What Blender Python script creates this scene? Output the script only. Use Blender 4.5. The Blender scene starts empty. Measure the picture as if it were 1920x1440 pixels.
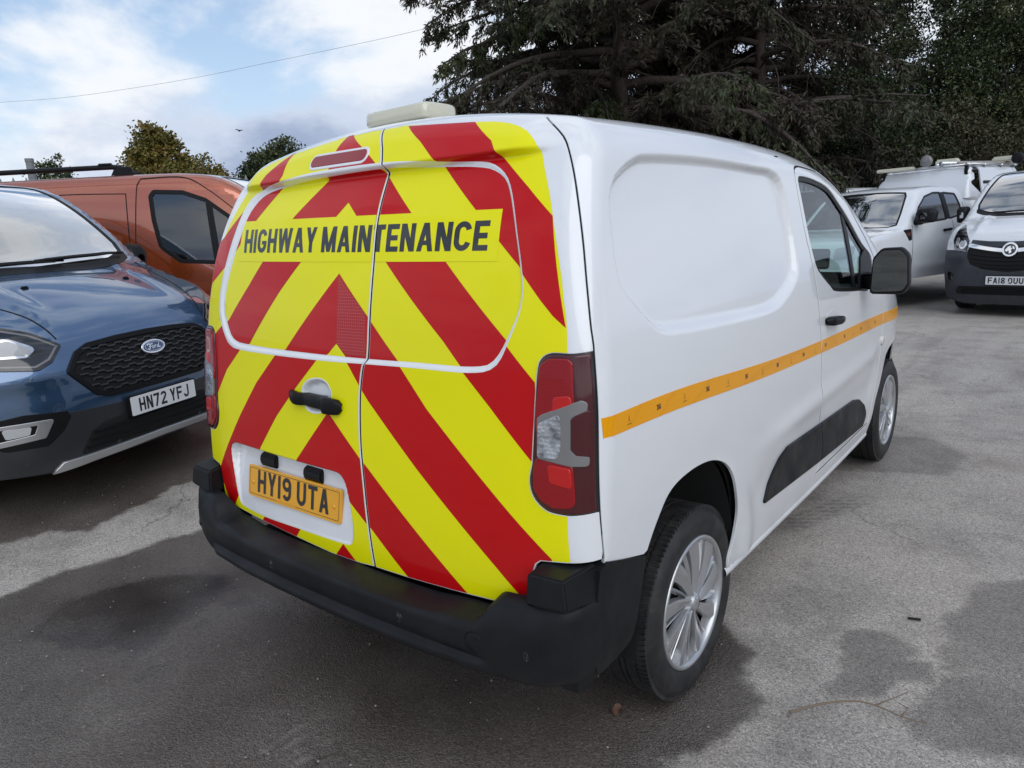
import bpy, bmesh, math, random
import numpy as np
from mathutils import Matrix, Vector
from mathutils.geometry import delaunay_2d_cdt

scene = bpy.context.scene
COL = scene.collection
rad = math.radians

# ---------------------------------------------------------------- camera
cam = bpy.data.cameras.new('camera')
cam.sensor_width = 36.0
cam.lens = 1339.1 / 1920 * 36
cam.clip_end = 3000
cam_ob = bpy.data.objects.new('camera', cam)
COL.objects.link(cam_ob)
def cam_axes(yaw, pitch, roll):
    cy, sy, cp, sp = math.cos(yaw), math.sin(yaw), math.cos(pitch), math.sin(pitch)
    f = Vector((sy * cp, cy * cp, -sp)); r = Vector((cy, -sy, 0)); u = r.cross(f)
    return r * math.cos(roll) + u * math.sin(roll), u * math.cos(roll) - r * math.sin(roll), f
_r, _u, _f = cam_axes(-.6832, .2114, -.0527)
cam_ob.matrix_world = Matrix(((_r.x, _u.x, -_f.x, 1.772), (_r.y, _u.y, -_f.y, -1.258), (_r.z, _u.z, -_f.z, 1.5198), (0, 0, 0, 1)))
scene.camera = cam_ob

# ---------------------------------------------------------------- sky and sun
SUN_EL, SUN_AZ = rad(38), rad(118)       # azimuth from +Y towards +X: behind and to the right of the camera
world = bpy.data.worlds.new('World')
scene.world = world
world.use_nodes = True
def build_sky():
    nt = world.node_tree; N = nt.nodes; L = nt.links
    N.clear()
    def nd(t, **k):
        n = N.new(t)
        for a, b in k.items(): setattr(n, a, b)
        return n
    out = nd('ShaderNodeOutputWorld'); bg = nd('ShaderNodeBackground'); bg.inputs['Strength'].default_value = .12
    sky = nd('ShaderNodeTexSky', sky_type='NISHITA', sun_disc=False, sun_elevation=SUN_EL, sun_rotation=SUN_AZ)
    sky.air_density = 1.0; sky.dust_density = 1.2; sky.ozone_density = 1.0
    geo = nd('ShaderNodeTexCoord')
    def vmath(op, a, b=None):
        n = nd('ShaderNodeVectorMath', operation=op); L.new(a, n.inputs[0])
        if b is not None: n.inputs[1].default_value = b
        return n.outputs[0]
    def math_(op, a, b=None, c=None):
        n = nd('ShaderNodeMath', operation=op)
        for i, v in enumerate((a, b, c)):
            if v is None: continue
            if isinstance(v, (int, float)): n.inputs[i].default_value = v
            else: L.new(v, n.inputs[i])
        return n.outputs[0]
    def ramp(a, stops):
        n = nd('ShaderNodeValToRGB'); L.new(a, n.inputs[0]); e = n.color_ramp.elements
        while len(e) < len(stops): e.new(.5)
        for q, (p, c) in zip(e, stops): q.position = p; q.color = (*c, 1)
        n.color_ramp.interpolation = 'EASE'
        return n.outputs[0]
    def noise(v, scale, detail, rough, w=0., dist=0.):
        n = nd('ShaderNodeTexNoise', noise_dimensions='4D'); L.new(v, n.inputs['Vector'])
        for k, x in (('Scale', scale), ('Detail', detail), ('Roughness', rough), ('W', w), ('Distortion', dist)): n.inputs[k].default_value = x
        return n.outputs[0]
    d = vmath('NORMALIZE', geo.outputs['Generated'])
    turn = nd('ShaderNodeVectorRotate', rotation_type='Z_AXIS'); turn.inputs['Angle'].default_value = rad(SKY['turn']); L.new(d, turn.inputs['Vector'])
    flat = vmath('MULTIPLY', turn.outputs[0], (1.0, 1.0, 1.9))
    big = noise(flat, SKY['big'][0], 2.0, .5, SKY['big'][1])
    cum = noise(flat, SKY['cum'][0], 9.0, .56, SKY['cum'][1], .25)
    det = noise(flat, 5.5, 7.0, .6, 3.0)
    # heavy blue-grey cloud sheet where the broad noise is high, broken white cumulus elsewhere
    heavy = ramp(big, [(SKY['h0'], (0, 0, 0)), (SKY['h1'], (1, 1, 1))])
    m = math_('ADD', cum, math_('MULTIPLY', heavy, .30))
    cover = ramp(m, [(SKY['c0'], (0, 0, 0)), (SKY['c1'], (1, 1, 1))])
    dense = math_('ADD', math_('MULTIPLY', heavy, .85), math_('MULTIPLY', math_('SUBTRACT', det, .5), 1.7))
    tone = ramp(dense, [(.05, SKY['white']), (.45, SKY['mid']), (.95, SKY['dark'])])
    mix = nd('ShaderNodeMix', data_type='RGBA'); L.new(cover, mix.inputs['Factor'])
    tint = nd('ShaderNodeMix', data_type='RGBA', blend_type='MULTIPLY'); tint.inputs['Factor'].default_value = 1
    L.new(sky.outputs[0], tint.inputs['A']); tint.inputs['B'].default_value = (*SKY['blue'], 1)
    # thin haze of the clear part, whiter towards the horizon
    sep = nd('ShaderNodeSeparateXYZ'); L.new(d, sep.inputs[0])
    hz = nd('ShaderNodeMix', data_type='RGBA'); L.new(ramp(sep.outputs['Z'], [(0., (.75,) * 3), (.5, (.12,) * 3)]), hz.inputs['Factor'])
    L.new(tint.outputs['Result'], hz.inputs['A']); hz.inputs['B'].default_value = (*SKY['haze'], 1)
    L.new(hz.outputs['Result'], mix.inputs['A']); L.new(tone, mix.inputs['B'])
    L.new(mix.outputs['Result'], bg.inputs['Color']); L.new(bg.outputs[0], out.inputs[0])
SKY = dict(turn=-4., big=(1.3, 2.0), cum=(3.6, 15.0), h0=.36, h1=.56, c0=.44, c1=.60, white=(5.7, 5.9, 6.2), mid=(3.9, 4.4, 5.3), dark=(2.2, 2.7, 3.8), blue=(.60, .76, .86), haze=(4.2, 4.9, 5.8))
build_sky()
sun = bpy.data.lights.new('sun', 'SUN')
sun.energy = 1.0; sun.angle = rad(60); sun.color = (1, .98, .96)
sun_ob = bpy.data.objects.new('sun', sun)
COL.objects.link(sun_ob)
_d = Vector((math.sin(SUN_AZ) * math.cos(SUN_EL), math.cos(SUN_AZ) * math.cos(SUN_EL), math.sin(SUN_EL)))
sun_ob.rotation_euler = _d.to_track_quat('Z', 'Y').to_euler()
sun_ob.location = (4, -4, 12)
vs = scene.view_settings
vs.view_transform = 'Standard'; vs.look = 'None'; vs.gamma = 1; vs.use_curve_mapping = False
vs.exposure = 0.45
scene.render.resolution_x, scene.render.resolution_y = 1024, 768
# ---------------------------------------------------------------- surface maths
def spline(xs, ys):
    """natural cubic spline through the points, linear beyond the ends"""
    xs = np.array(xs, float); ys = np.array(ys, float); n = len(xs)
    h = np.diff(xs); A = np.eye(n); r = np.zeros(n)
    for i in range(1, n - 1):
        A[i, i - 1] = h[i - 1]; A[i, i] = 2 * (h[i - 1] + h[i]); A[i, i + 1] = h[i]
        r[i] = 6 * ((ys[i + 1] - ys[i]) / h[i] - (ys[i] - ys[i - 1]) / h[i - 1])
    M = np.linalg.solve(A, r)
    d0 = (ys[1] - ys[0]) / h[0] - h[0] * (2 * M[0] + M[1]) / 6
    d1 = (ys[-1] - ys[-2]) / h[-1] + h[-1] * (M[-2] + 2 * M[-1]) / 6
    def f(x):
        x = np.asarray(x, float); xc = np.clip(x, xs[0], xs[-1])
        i = np.clip(np.searchsorted(xs, xc) - 1, 0, n - 2)
        a = (xs[i + 1] - xc) / h[i]; b = 1 - a
        v = a * ys[i] + b * ys[i + 1] + ((a**3 - a) * M[i] + (b**3 - b) * M[i + 1]) * h[i]**2 / 6
        return v + np.minimum(x - xs[0], 0) * d0 + np.maximum(x - xs[-1], 0) * d1
    return f
def smax(a, b, r):
    return np.minimum(np.maximum(a, b), -r) + np.hypot(np.maximum(a + r, 0), np.maximum(b + r, 0))
def sstep(t):
    t = np.clip(t, 0, 1); return t * t * t * (t * (6 * t - 15) + 10)
def poly_sdf(P, poly):
    """signed distance of 2D points to a closed polygon, negative inside"""
    P = np.asarray(P, float); V = np.asarray(poly, float); d = np.full(len(P), 1e9); ins = np.zeros(len(P), bool)
    for a, b in zip(V, np.roll(V, -1, 0)):
        e = b - a; w = P - a
        t = np.clip((w @ e) / max(e @ e, 1e-12), 0, 1)
        d = np.minimum(d, ((w - t[:, None] * e)**2).sum(1))
        c = (a[1] <= P[:, 1]) != (b[1] <= P[:, 1])
        with np.errstate(all='ignore'):
            xi = a[0] + (P[:, 1] - a[1]) * e[0] / (e[1] if abs(e[1]) > 1e-12 else 1e-12)
        ins ^= c & (P[:, 0] < xi)
    return np.where(ins, -1, 1) * np.sqrt(d)
def inside(P, poly):
    P = np.asarray(P, float); V = np.asarray(poly, float); ins = np.zeros(len(P), bool)
    for a, b in zip(V, np.roll(V, -1, 0)):
        c = (a[1] <= P[:, 1]) != (b[1] <= P[:, 1])
        dy = b[1] - a[1]; xi = a[0] + (P[:, 1] - a[1]) * (b[0] - a[0]) / (dy if abs(dy) > 1e-12 else 1e-12)
        ins ^= c & (P[:, 0] < xi)
    return ins
def smooth_loop(pts, n=120, closed=True):
    """Catmull-Rom through the points, resampled evenly"""
    p = np.array(pts, float); k = len(p); out = []
    rng_ = range(k) if closed else range(k - 1)
    for i in rng_:
        if closed: a, b, c, d = p[(i - 1) % k], p[i], p[(i + 1) % k], p[(i + 2) % k]
        else: a, b, c, d = p[max(i - 1, 0)], p[i], p[i + 1], p[min(i + 2, k - 1)]
        for t in np.linspace(0, 1, 12, endpoint=False):
            out.append(.5 * (2 * b + (c - a) * t + (2 * a - 5 * b + 4 * c - d) * t * t + (3 * b - a - 3 * c + d) * t**3))
    if not closed: out.append(p[-1])
    return resample(np.array(out), n, closed)
def resample(p, n, closed=True):
    p = np.array(p, float); q = np.vstack([p, p[:1]]) if closed else p
    s = np.concatenate([[0], np.cumsum(np.linalg.norm(np.diff(q, axis=0), axis=1))])
    t = np.linspace(0, s[-1], n + 1)[:-1] if closed else np.linspace(0, s[-1], n)
    return np.stack([np.interp(t, s, q[:, k]) for k in range(q.shape[1])], 1)
def densify(p, step, closed=True):
    p = np.array(p, float); out = []; k = len(p)
    for i in range(k if closed else k - 1):
        a, b = p[i], p[(i + 1) % k]; m = max(1, int(np.ceil(np.linalg.norm(b - a) / step)))
        for j in range(m): out.append(a + (b - a) * j / m)
    if not closed: out.append(p[-1])
    return np.array(out)
def round_poly(pts, r, n=6):
    """polygon with its corners rounded; r a number or one per corner"""
    p = np.array(pts, float); k = len(p); out = []
    rs = r if hasattr(r, '__len__') else [r] * k
    for i in range(k):
        a, b, c = p[i - 1], p[i], p[(i + 1) % k]
        u = a - b; v = c - b; lu = np.linalg.norm(u); lv = np.linalg.norm(v); u = u / lu; v = v / lv
        ang = np.arccos(np.clip(u @ v, -1, 1)); d = min(rs[i] / max(np.tan(ang / 2), 1e-3), lu * .49, lv * .49)
        if rs[i] <= 0 or d < 1e-5: out.append(b); continue
        s, e = b + u * d, b + v * d
        for t in np.linspace(0, 1, n + 1): out.append((1 - t)**2 * s + 2 * t * (1 - t) * b + t * t * e)
    return np.array(out)

class Body:
    """a closed shape given by F(points) < 0 inside; panels are laid on F = 0"""
    def __init__(s, F, bx=1.4, y0=-1., y1=6., zt=3., ax=(0., 1.0)):
        s.F = F; s.bx = bx; s.y0 = y0; s.y1 = y1; s.zt = zt; s.ax = ax
    def rays(s, Q, proj):
        Q = np.asarray(Q, float); n = len(Q); O = np.zeros((n, 3)); D = np.zeros((n, 3))
        if proj == 'rear': O[:, 0] = Q[:, 0]; O[:, 2] = Q[:, 1]; O[:, 1] = s.y0; D[:, 1] = 1; L = s.y1 * .5 - s.y0
        elif proj == 'front': O[:, 0] = Q[:, 0]; O[:, 2] = Q[:, 1]; O[:, 1] = s.y1; D[:, 1] = -1; L = (s.y1 - s.y0) * .6
        elif proj == 'side': O[:, 1] = Q[:, 0]; O[:, 2] = Q[:, 1]; O[:, 0] = s.bx; D[:, 0] = -1; L = s.bx
        elif proj == 'top': O[:, 0] = Q[:, 0]; O[:, 1] = Q[:, 1]; O[:, 2] = s.zt; D[:, 2] = -1; L = s.zt - .3
        elif proj == 'polar':      # (y, angle): rays from the long axis outwards
            O[:, 0] = s.ax[0] + 2.6 * np.cos(Q[:, 1]); O[:, 1] = Q[:, 0]; O[:, 2] = s.ax[1] + 2.6 * np.sin(Q[:, 1])
            D[:, 0] = -np.cos(Q[:, 1]); D[:, 2] = -np.sin(Q[:, 1]); L = 2.6
        return O, D, L
    def march(s, O, D, L, n=26):
        """first crossing from outside to inside along each ray (coarse walk, then regula falsi)"""
        N = len(O); lo = np.zeros(N); hi = np.full(N, float(L)); found = np.zeros(N, bool); prev = np.zeros(N)
        fp = s.F(O); flo = fp.copy(); fhi = np.full(N, -1.)
        for t in np.linspace(0, L, n)[1:]:
            f = s.F(O + D * t); new = ~found & (f < 0)
            lo[new] = prev[new]; flo[new] = fp[new]; hi[new] = t; fhi[new] = f[new]; found |= new; prev[:] = t; fp = f
            if found.all(): break
        flo = np.maximum(flo, 1e-9)
        for _ in range(11):
            m = (lo * -fhi + hi * flo) / (flo - fhi); f = s.F(O + D * m[:, None]); ins = f < 0
            hi2 = np.where(ins, m, hi); lo2 = np.where(ins, lo, m)
            flo = np.where(ins, flo * np.where(_ % 2 == 1, .5, 1.), np.maximum(f, 1e-12)); fhi = np.where(ins, np.minimum(f, -1e-12), fhi * .5); hi, lo = hi2, lo2
        return O + D * hi[:, None], found
    def hit(s, Q, proj): return s.march(*s.rays(Q, proj))[0]
    def normal(s, P, e=1.5e-3):
        g = np.stack([s.F(P + np.eye(3)[k] * e) - s.F(P - np.eye(3)[k] * e) for k in range(3)], 1)
        return g / np.maximum(np.linalg.norm(g, axis=1, keepdims=True), 1e-9)
    def to_polar(s, P): return np.stack([P[:, 1], np.arctan2(P[:, 2] - s.ax[1], P[:, 0] - s.ax[0])], 1)
    def to(s, P, proj):
        P = np.asarray(P)
        if proj in ('rear', 'front'): return P[:, [0, 2]]
        if proj == 'side': return P[:, [1, 2]]
        if proj == 'top': return P[:, [0, 1]]
        return s.to_polar(P)
# ---------------------------------------------------------------- shape of the white van
_w = spline([.25, .40, .55, .70, .85, 1.0, 1.12, 1.25, 1.40, 1.55, 1.70, 1.90], [.872, .892, .905, .913, .918, .918, .912, .898, .874, .845, .812, .764])
_pl = spline([0., .3, .8, 1.6, 2.5, 3.0, 3.35, 3.65, 3.95, 4.25, 4.5], [-.020, -.011, -.002, 0, 0, -.004, -.016, -.050, -.115, -.215, -.33])
_zr = spline([0., .5, 1.1, 1.7, 2.15, 2.45, 2.7, 3.0, 3.3, 3.55, 3.8, 4.1, 4.4], [1.853, 1.872, 1.878, 1.864, 1.824, 1.750, 1.635, 1.47, 1.30, 1.175, 1.10, 1.04, .95])
_yr = spline([.4, .55, .75, .95, 1.10, 1.22, 1.36, 1.50, 1.62, 1.72, 1.82], [.030, .018, .022, .040, .058, .072, .098, .138, .190, .248, .310])
_yf = spline([.15, .3, .5, .7, .9, 1.1], [4.32, 4.385, 4.40, 4.39, 4.33, 4.20])
class Field:
    """signed distance to a polygon, sampled on a grid"""
    def __init__(s, poly, pad=.08, res=.005):
        p = np.asarray(poly); s.lo = p.min(0) - pad; hi = p.max(0) + pad; s.res = res; s.n = np.ceil((hi - s.lo) / res).astype(int) + 1
        G = np.stack(np.meshgrid(*[s.lo[k] + np.arange(s.n[k]) * res for k in (0, 1)], indexing='ij'), -1).reshape(-1, 2)
        s.v = poly_sdf(G, p).reshape(s.n); s.pad = pad
    def __call__(s, a, b):
        u = (a - s.lo[0]) / s.res; v = (b - s.lo[1]) / s.res; ok = (u >= 0) & (v >= 0) & (u < s.n[0] - 1) & (v < s.n[1] - 1)
        u = np.clip(u, 0, s.n[0] - 1.001); v = np.clip(v, 0, s.n[1] - 1.001); i = u.astype(int); j = v.astype(int); f = u - i; g = v - j; d = s.v
        r = (d[i, j] * (1 - f) + d[i + 1, j] * f) * (1 - g) + (d[i, j + 1] * (1 - f) + d[i + 1, j + 1] * f) * g
        return np.where(ok, r, s.pad)
RECESS = WELL = HREC = PRESS = None
def van_F(P):
    x = np.abs(P[:, 0]); y = P[:, 1]; z = P[:, 2]
    w = _w(z) + _pl(y)
    if RECESS is not None:
        w = w - .025 * sstep((-RECESS(y, z) + .004) / .042) * (x > .6)
    # swage above the rubbing strip and wheel-arch lip
    sw = np.exp(-((z - (.735 + .035 * (y - 1.6))) / .045)**2) * sstep((y - .95) / .7) * sstep((3.02 - y) / .25)
    w = w + .010 * sw - .012 * np.exp(-((z - (.57 + .02 * (y - 1.6))) / .085)**2) * sstep((y - 1.0) / .4) * sstep((3.02 - y) / .2)
    for yc in (.726, 3.511):
        rr = np.hypot(y - yc, z - .315)
        w = w + .010 * np.exp(-((rr - .40) / .055)**2) * (z > .1)
    side = x - w
    rear = _yr(z) + .060 * x**2 + .35 * np.maximum(x - .64, 0)**2 - y
    hb = sstep((z - 1.700) / .030) * sstep((.74 - x) / .16)
    rear = rear - .034 * hb
    if WELL is not None:
        rear = rear + .034 * sstep((-WELL(P[:, 0], z) + .004) / .016) * np.clip((z - .575) / .19, 0, 1) * (y < .3)
        rear = rear + .018 * sstep((-HREC(P[:, 0], z)) / .022) * (y < .3)
        rear = rear + .006 * sstep((-PRESS(P[:, 0], z) + .006) / .014) * (y < .4)
    roof = z - (_zr(y) - .138 * x**2)
    front = y - (_yf(z) - .16 * x**2 - .35 * np.maximum(x - .55, 0)**2)
    f = smax(side, roof * .95, .095)
    f = smax(f, front * .9, .10)
    return smax(f, rear * .95, .070)
VAN = Body(van_F)
# outlines on the van, metres: across/up for the rear, along/up for the flank
VD = {
    'gapline': [[0.6319, 1.8035], [0.6804, 1.7678], [0.7212, 1.7298], [0.7579, 1.668], [0.7894, 1.5899], [0.8188, 1.4892], [0.8421, 1.3777], [0.8597, 1.2785], [0.8681, 1.2284], [0.8822, 1.0763], [0.8913, 0.8319], [0.8935, 0.7683], [0.8946, 0.7124]],
    'split': [[0.0355, 1.85], [0.0849, 1.7923], [0.1085, 1.7506], [0.1221, 1.7144], [0.1303, 1.6194], [0.139, 1.5437], [0.1522, 1.4388], [0.1558, 1.2887], [0.1525, 1.1816], [0.1359, 1.1494], [0.1231, 1.0619], [0.1249, 0.927], [0.1388, 0.7829], [0.1582, 0.545]],
    'doorbot': [[0.1647, 0.5414], [0.3037, 0.549], [0.5219, 0.5589], [0.701, 0.5694], [0.7266, 0.5758], [0.7382, 0.5907], [0.741, 0.6759], [0.7483, 0.696], [0.7604, 0.7061], [0.8405, 0.7151], [0.8737, 0.7155], [0.8936, 0.7163]],
    'doorbotL': [[0.1579, 0.5432], [-0.0354, 0.5358], [-0.2581, 0.5317], [-0.476, 0.5309], [-0.6789, 0.5422], [-0.7057, 0.5941], [-0.7224, 0.6522], [-0.7646, 0.6787]],
    'yel_right': [[0.0398, 1.8476], [0.4227, 1.8143], [0.5162, 1.8022], [0.5757, 1.7858], [0.6195, 1.7651], [0.6559, 1.7297], [0.6857, 1.6744], [0.7207, 1.6085], [0.7461, 1.5471], [0.7815, 1.4403], [0.8021, 1.3554], [0.8206, 1.2312], [0.8327, 0.8328], [0.8399, 0.7173]],
    'R1': [[0.1577, 1.8367], [0.251, 1.7809], [0.3355, 1.7171], [0.3493, 1.7], [0.5024, 1.5775], [0.6729, 1.4294], [0.6908, 1.4079], [0.7384, 1.3555], [0.7788, 1.3143], [0.8132, 1.2872], [0.7451, 1.549], [0.6594, 1.6219], [0.5564, 1.7027], [0.5185, 1.7521], [0.4235, 1.8142]],
    'L1': [[-0.4157, 1.8092], [-0.4001, 1.7409], [-0.4155, 1.7158], [-0.5354, 1.602], [-0.6758, 1.4506], [-0.7425, 1.4125], [-0.8012, 1.3824]],
    'L1b': [],
    'C0': [[-0.124, 1.8543], [0.0071, 1.7867], [0.0938, 1.7327], [0.1134, 1.7048], [0.2632, 1.5877], [0.4308, 1.4478], [0.5353, 1.3539], [0.6482, 1.2535], [0.6571, 1.2369], [0.7388, 1.1547], [0.7543, 0.9677], [0.734, 0.9593], [0.6068, 1.0828], [0.5217, 1.162], [0.5054, 1.1797], [0.4459, 1.2399], [0.3162, 1.3513], [0.1985, 1.4544], [0.023, 1.5956], [-0.0224, 1.629], [-0.0531, 1.5991], [-0.1967, 1.4602], [-0.3107, 1.3576], [-0.4872, 1.1828], [-0.5451, 1.1595], [-0.6511, 1.0792], [-0.7662, 0.9497], [-0.7879, 1.0498], [-0.7896, 1.1562], [-0.7464, 1.2013], [-0.6863, 1.2343], [-0.639, 1.2576], [-0.5077, 1.3795], [-0.4323, 1.4587], [-0.2933, 1.6019], [-0.144, 1.7219], [-0.1367, 1.7377], [-0.1343, 1.7982]],
    'C2': [[0.0028, 1.42], [0.1448, 1.2997], [0.1607, 1.285], [0.2764, 1.1791], [0.2966, 1.1581], [0.3929, 1.0559], [0.5587, 0.914], [0.7929, 0.7156], [0.7924, 0.6787], [0.7371, 0.5852], [0.7258, 0.5764], [0.627, 0.6625], [0.3581, 0.8834], [0.1583, 1.0561], [0.1209, 1.0948], [0.0492, 1.1788], [0.0088, 1.2122], [-0.0312, 1.1791], [-0.0849, 1.1557], [-0.1998, 1.0577], [-0.3121, 0.9533], [-0.4281, 0.8228], [-0.6217, 0.6072], [-0.678, 0.5446], [-0.7634, 0.6832], [-0.5615, 0.9204], [-0.4392, 1.0524], [-0.315, 1.156], [-0.2584, 1.1792]],
    'C3': [[-0.0271, 1.0009], [0.1214, 0.878], [0.1563, 0.8544], [0.5257, 0.5592], [0.3034, 0.5472], [0.1633, 0.6661], [0.1452, 0.6756], [0.068, 0.7333], [-0.0509, 0.7733], [-0.2121, 0.5795], [-0.2587, 0.5296], [-0.485, 0.5265], [-0.4367, 0.5747], [-0.2048, 0.8202]],
    'C4': [[0.0177, 0.5853], [-0.03, 0.5354], [0.0732, 0.5387]],
    'banner': [[-0.6208, 1.5999], [0.5909, 1.5744], [0.6015, 1.4454], [-0.597, 1.4621]],
    'textbox': [[-0.5889, 1.57], [0.5609, 1.5477], [0.565, 1.4724], [-0.5698, 1.491]],
    'press_o': [[0.1317, 1.7337], [-0.181, 1.7368], [-0.357, 1.7266], [-0.5215, 1.7116], [-0.612, 1.685], [-0.6432, 1.6345], [-0.6621, 1.5569], [-0.6848, 1.4638], [-0.7097, 1.3691], [-0.7128, 1.2925], [-0.6911, 1.2455], [-0.652, 1.1921], [-0.62, 1.1694], [-0.5607, 1.1584], [-0.3682, 1.1557], [-0.0657, 1.157], [0.1523, 1.1615], [0.3527, 1.1643], [0.5047, 1.1636], [0.5834, 1.1697], [0.6167, 1.1828], [0.6375, 1.2028], [0.6569, 1.2408], [0.685, 1.3092], [0.6928, 1.3554], [0.6891, 1.3999], [0.6695, 1.4702], [0.6305, 1.5746], [0.5984, 1.6358], [0.566, 1.6692], [0.522, 1.6937], [0.474, 1.7039], [0.3872, 1.7125]],
    'press_i': [[0.1277, 1.7176], [-0.1877, 1.716], [-0.3544, 1.7094], [-0.483, 1.6961], [-0.5545, 1.6755], [-0.6003, 1.6248], [-0.6185, 1.5518], [-0.644, 1.4579], [-0.6712, 1.3604], [-0.6712, 1.2942], [-0.6513, 1.2495], [-0.6184, 1.2037], [-0.5867, 1.1887], [-0.5478, 1.1818], [-0.3673, 1.1764], [-0.0653, 1.1752], [0.1525, 1.1762], [0.3527, 1.1789], [0.5045, 1.1789], [0.5797, 1.1845], [0.6047, 1.1942], [0.6241, 1.2114], [0.6455, 1.2442], [0.6771, 1.3116], [0.6859, 1.3553], [0.6818, 1.3974], [0.6617, 1.4705], [0.623, 1.5725], [0.5918, 1.631], [0.5633, 1.6587], [0.5212, 1.6787], [0.4766, 1.6883], [0.383, 1.6983]],
    'plate_well': [[-0.6215, 0.8133], [-0.5591, 0.8176], [-0.2124, 0.8172], [-0.0154, 0.8174], [0.0229, 0.8122], [0.0455, 0.7908], [0.064, 0.7308], [0.0734, 0.6545], [0.0705, 0.6135], [0.0605, 0.5996], [0.031, 0.5868], [-0.2316, 0.5796], [-0.4373, 0.5725], [-0.5783, 0.5794], [-0.6123, 0.5968], [-0.6394, 0.7214], [-0.6486, 0.7745], [-0.6404, 0.8021]],
    'plate': [[-0.5046, 0.7584], [0.0333, 0.7632], [0.0146, 0.6519], [-0.5343, 0.6349]],
    'lamp': [[0.8686, 1.232], [0.8326, 1.2286], [0.7803, 1.2287], [0.7542, 1.215], [0.7438, 1.1875], [0.7392, 1.1011], [0.7361, 0.9764], [0.735, 0.9508], [0.7291, 0.915], [0.7342, 0.8831], [0.7508, 0.8568], [0.7814, 0.8367], [0.8246, 0.8318], [0.8586, 0.8334], [0.892, 0.8371], [0.883, 1.0761]],
    'lamp_clear': [[0.7541, 1.0681], [0.7652, 1.0768], [0.8551, 1.1148], [0.8642, 1.1091], [0.864, 1.0914], [0.8397, 1.0793], [0.8351, 1.0715], [0.8377, 0.9981], [0.8478, 0.9848], [0.8725, 0.9809], [0.8719, 0.9613], [0.8402, 0.9606], [0.7629, 0.9713], [0.7569, 0.9786]],
    'lamp_dark': [[0.8388, 1.0716], [0.8456, 1.0794], [0.8686, 1.0935], [0.8754, 0.9841], [0.8511, 0.9882], [0.8414, 0.9996]],
    'handle': [[-0.2302, 1.0564], [-0.1817, 1.0647], [-0.068, 1.0624], [0.0117, 1.0702], [0.0397, 1.0648], [0.0447, 1.0524], [0.0268, 1.0343], [-0.0147, 1.0282], [-0.1242, 1.0296], [-0.2034, 1.0297], [-0.2275, 1.0393]],
    'hrec': [[-0.0865, 1.1006], [-0.0457, 1.0976], [-0.0195, 1.0786], [-0.0093, 1.0534], [-0.0227, 1.0224], [-0.0469, 1.0014], [-0.0909, 0.9895], [-0.1333, 0.9946], [-0.1532, 1.0162], [-0.1646, 1.0373], [-0.1611, 1.065], [-0.1317, 1.0898]],
    'brake3': [[-0.2234, 1.7935], [0.0071, 1.7867], [0.0336, 1.7774], [0.0415, 1.7638], [0.0358, 1.747], [-0.2036, 1.749], [-0.2394, 1.7626], [-0.251, 1.7792]],
    'patch': [[0.0037, 1.4138], [0.1409, 1.3019], [0.1432, 1.181], [0.0517, 1.1813], [0.0113, 1.2155], [0.0085, 1.2837]],
    'badge': [[-0.8294, 0.7282], [-0.7818, 0.7406], [-0.7632, 0.7213], [-0.77, 0.6945], [-0.815, 0.6864]],
    'recess': [[0.341, 1.6177], [0.3795, 1.6513], [0.484, 1.6956], [0.5902, 1.7121], [0.9589, 1.717], [1.3731, 1.7039], [1.5204, 1.6955], [1.6119, 1.6462], [1.6439, 1.4801], [1.6375, 1.3308], [1.6057, 1.2839], [1.4859, 1.2283], [1.2842, 1.1885], [0.8341, 1.2015], [0.5495, 1.2174], [0.4641, 1.2309], [0.3952, 1.2726], [0.3109, 1.3524], [0.2909, 1.4132], [0.303, 1.5178], [0.319, 1.5863]],
    'win': [[1.8012, 1.6623], [1.8558, 1.6786], [2.0317, 1.6674], [2.2062, 1.6359], [2.3376, 1.5675], [2.4523, 1.5], [2.6331, 1.3773], [2.8105, 1.2827], [2.7165, 1.1386], [2.4995, 1.1461], [2.1139, 1.1811], [2.023, 1.2129], [1.909, 1.27], [1.8528, 1.316], [1.8134, 1.4305], [1.8003, 1.5946]],
    'bgap': [[1.836, 1.3106], [1.8415, 1.1349], [1.8717, 0.9965], [1.8959, 0.8075], [1.9137, 0.6843], [1.9812, 0.6056], [2.0224, 0.4569], [1.975, 0.3937], [1.9505, 0.3365]],
    'strip_t': [[0.155, 1.0686], [0.4632, 1.0672], [1.0244, 1.0362], [1.8715, 1.0011], [2.3829, 0.9932], [3.0898, 0.9746], [3.4845, 0.9554]],
    'strip_b': [[0.1495, 1.0197], [0.4583, 1.0134], [1.0229, 0.9825], [1.8757, 0.948], [2.3915, 0.933], [3.1058, 0.9133], [3.5376, 0.8846]],
    'arch_r': [[0.3488, 0.6411], [0.4064, 0.7187], [0.4831, 0.7845], [0.6047, 0.8066], [0.74, 0.7989], [0.8469, 0.7627], [0.9113, 0.7104], [0.951, 0.6336], [0.993, 0.5365], [0.992, 0.4419], [0.9566, 0.3478]],
    'arch_f': [[2.9576, 0.3122], [3.0239, 0.3856], [3.0477, 0.4821], [3.101, 0.5612], [3.16, 0.6554], [3.2085, 0.7152], [3.3161, 0.7476], [3.4968, 0.7478]],
    'rub': [[1.2643, 0.4784], [1.3096, 0.5236], [1.4186, 0.6036], [1.5021, 0.6273], [1.9812, 0.6056], [2.5418, 0.5856], [2.694, 0.548], [2.8138, 0.4563], [2.7601, 0.4065], [2.0459, 0.436]],
    'bumperside': [[0.1487, 0.6998], [0.209, 0.6828], [0.3488, 0.6411]],
    'indicator': [[3.0258, 0.8206]],
    'dhandle': [[1.9262, 1.0752], [2.1487, 1.0584]],
}
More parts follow.
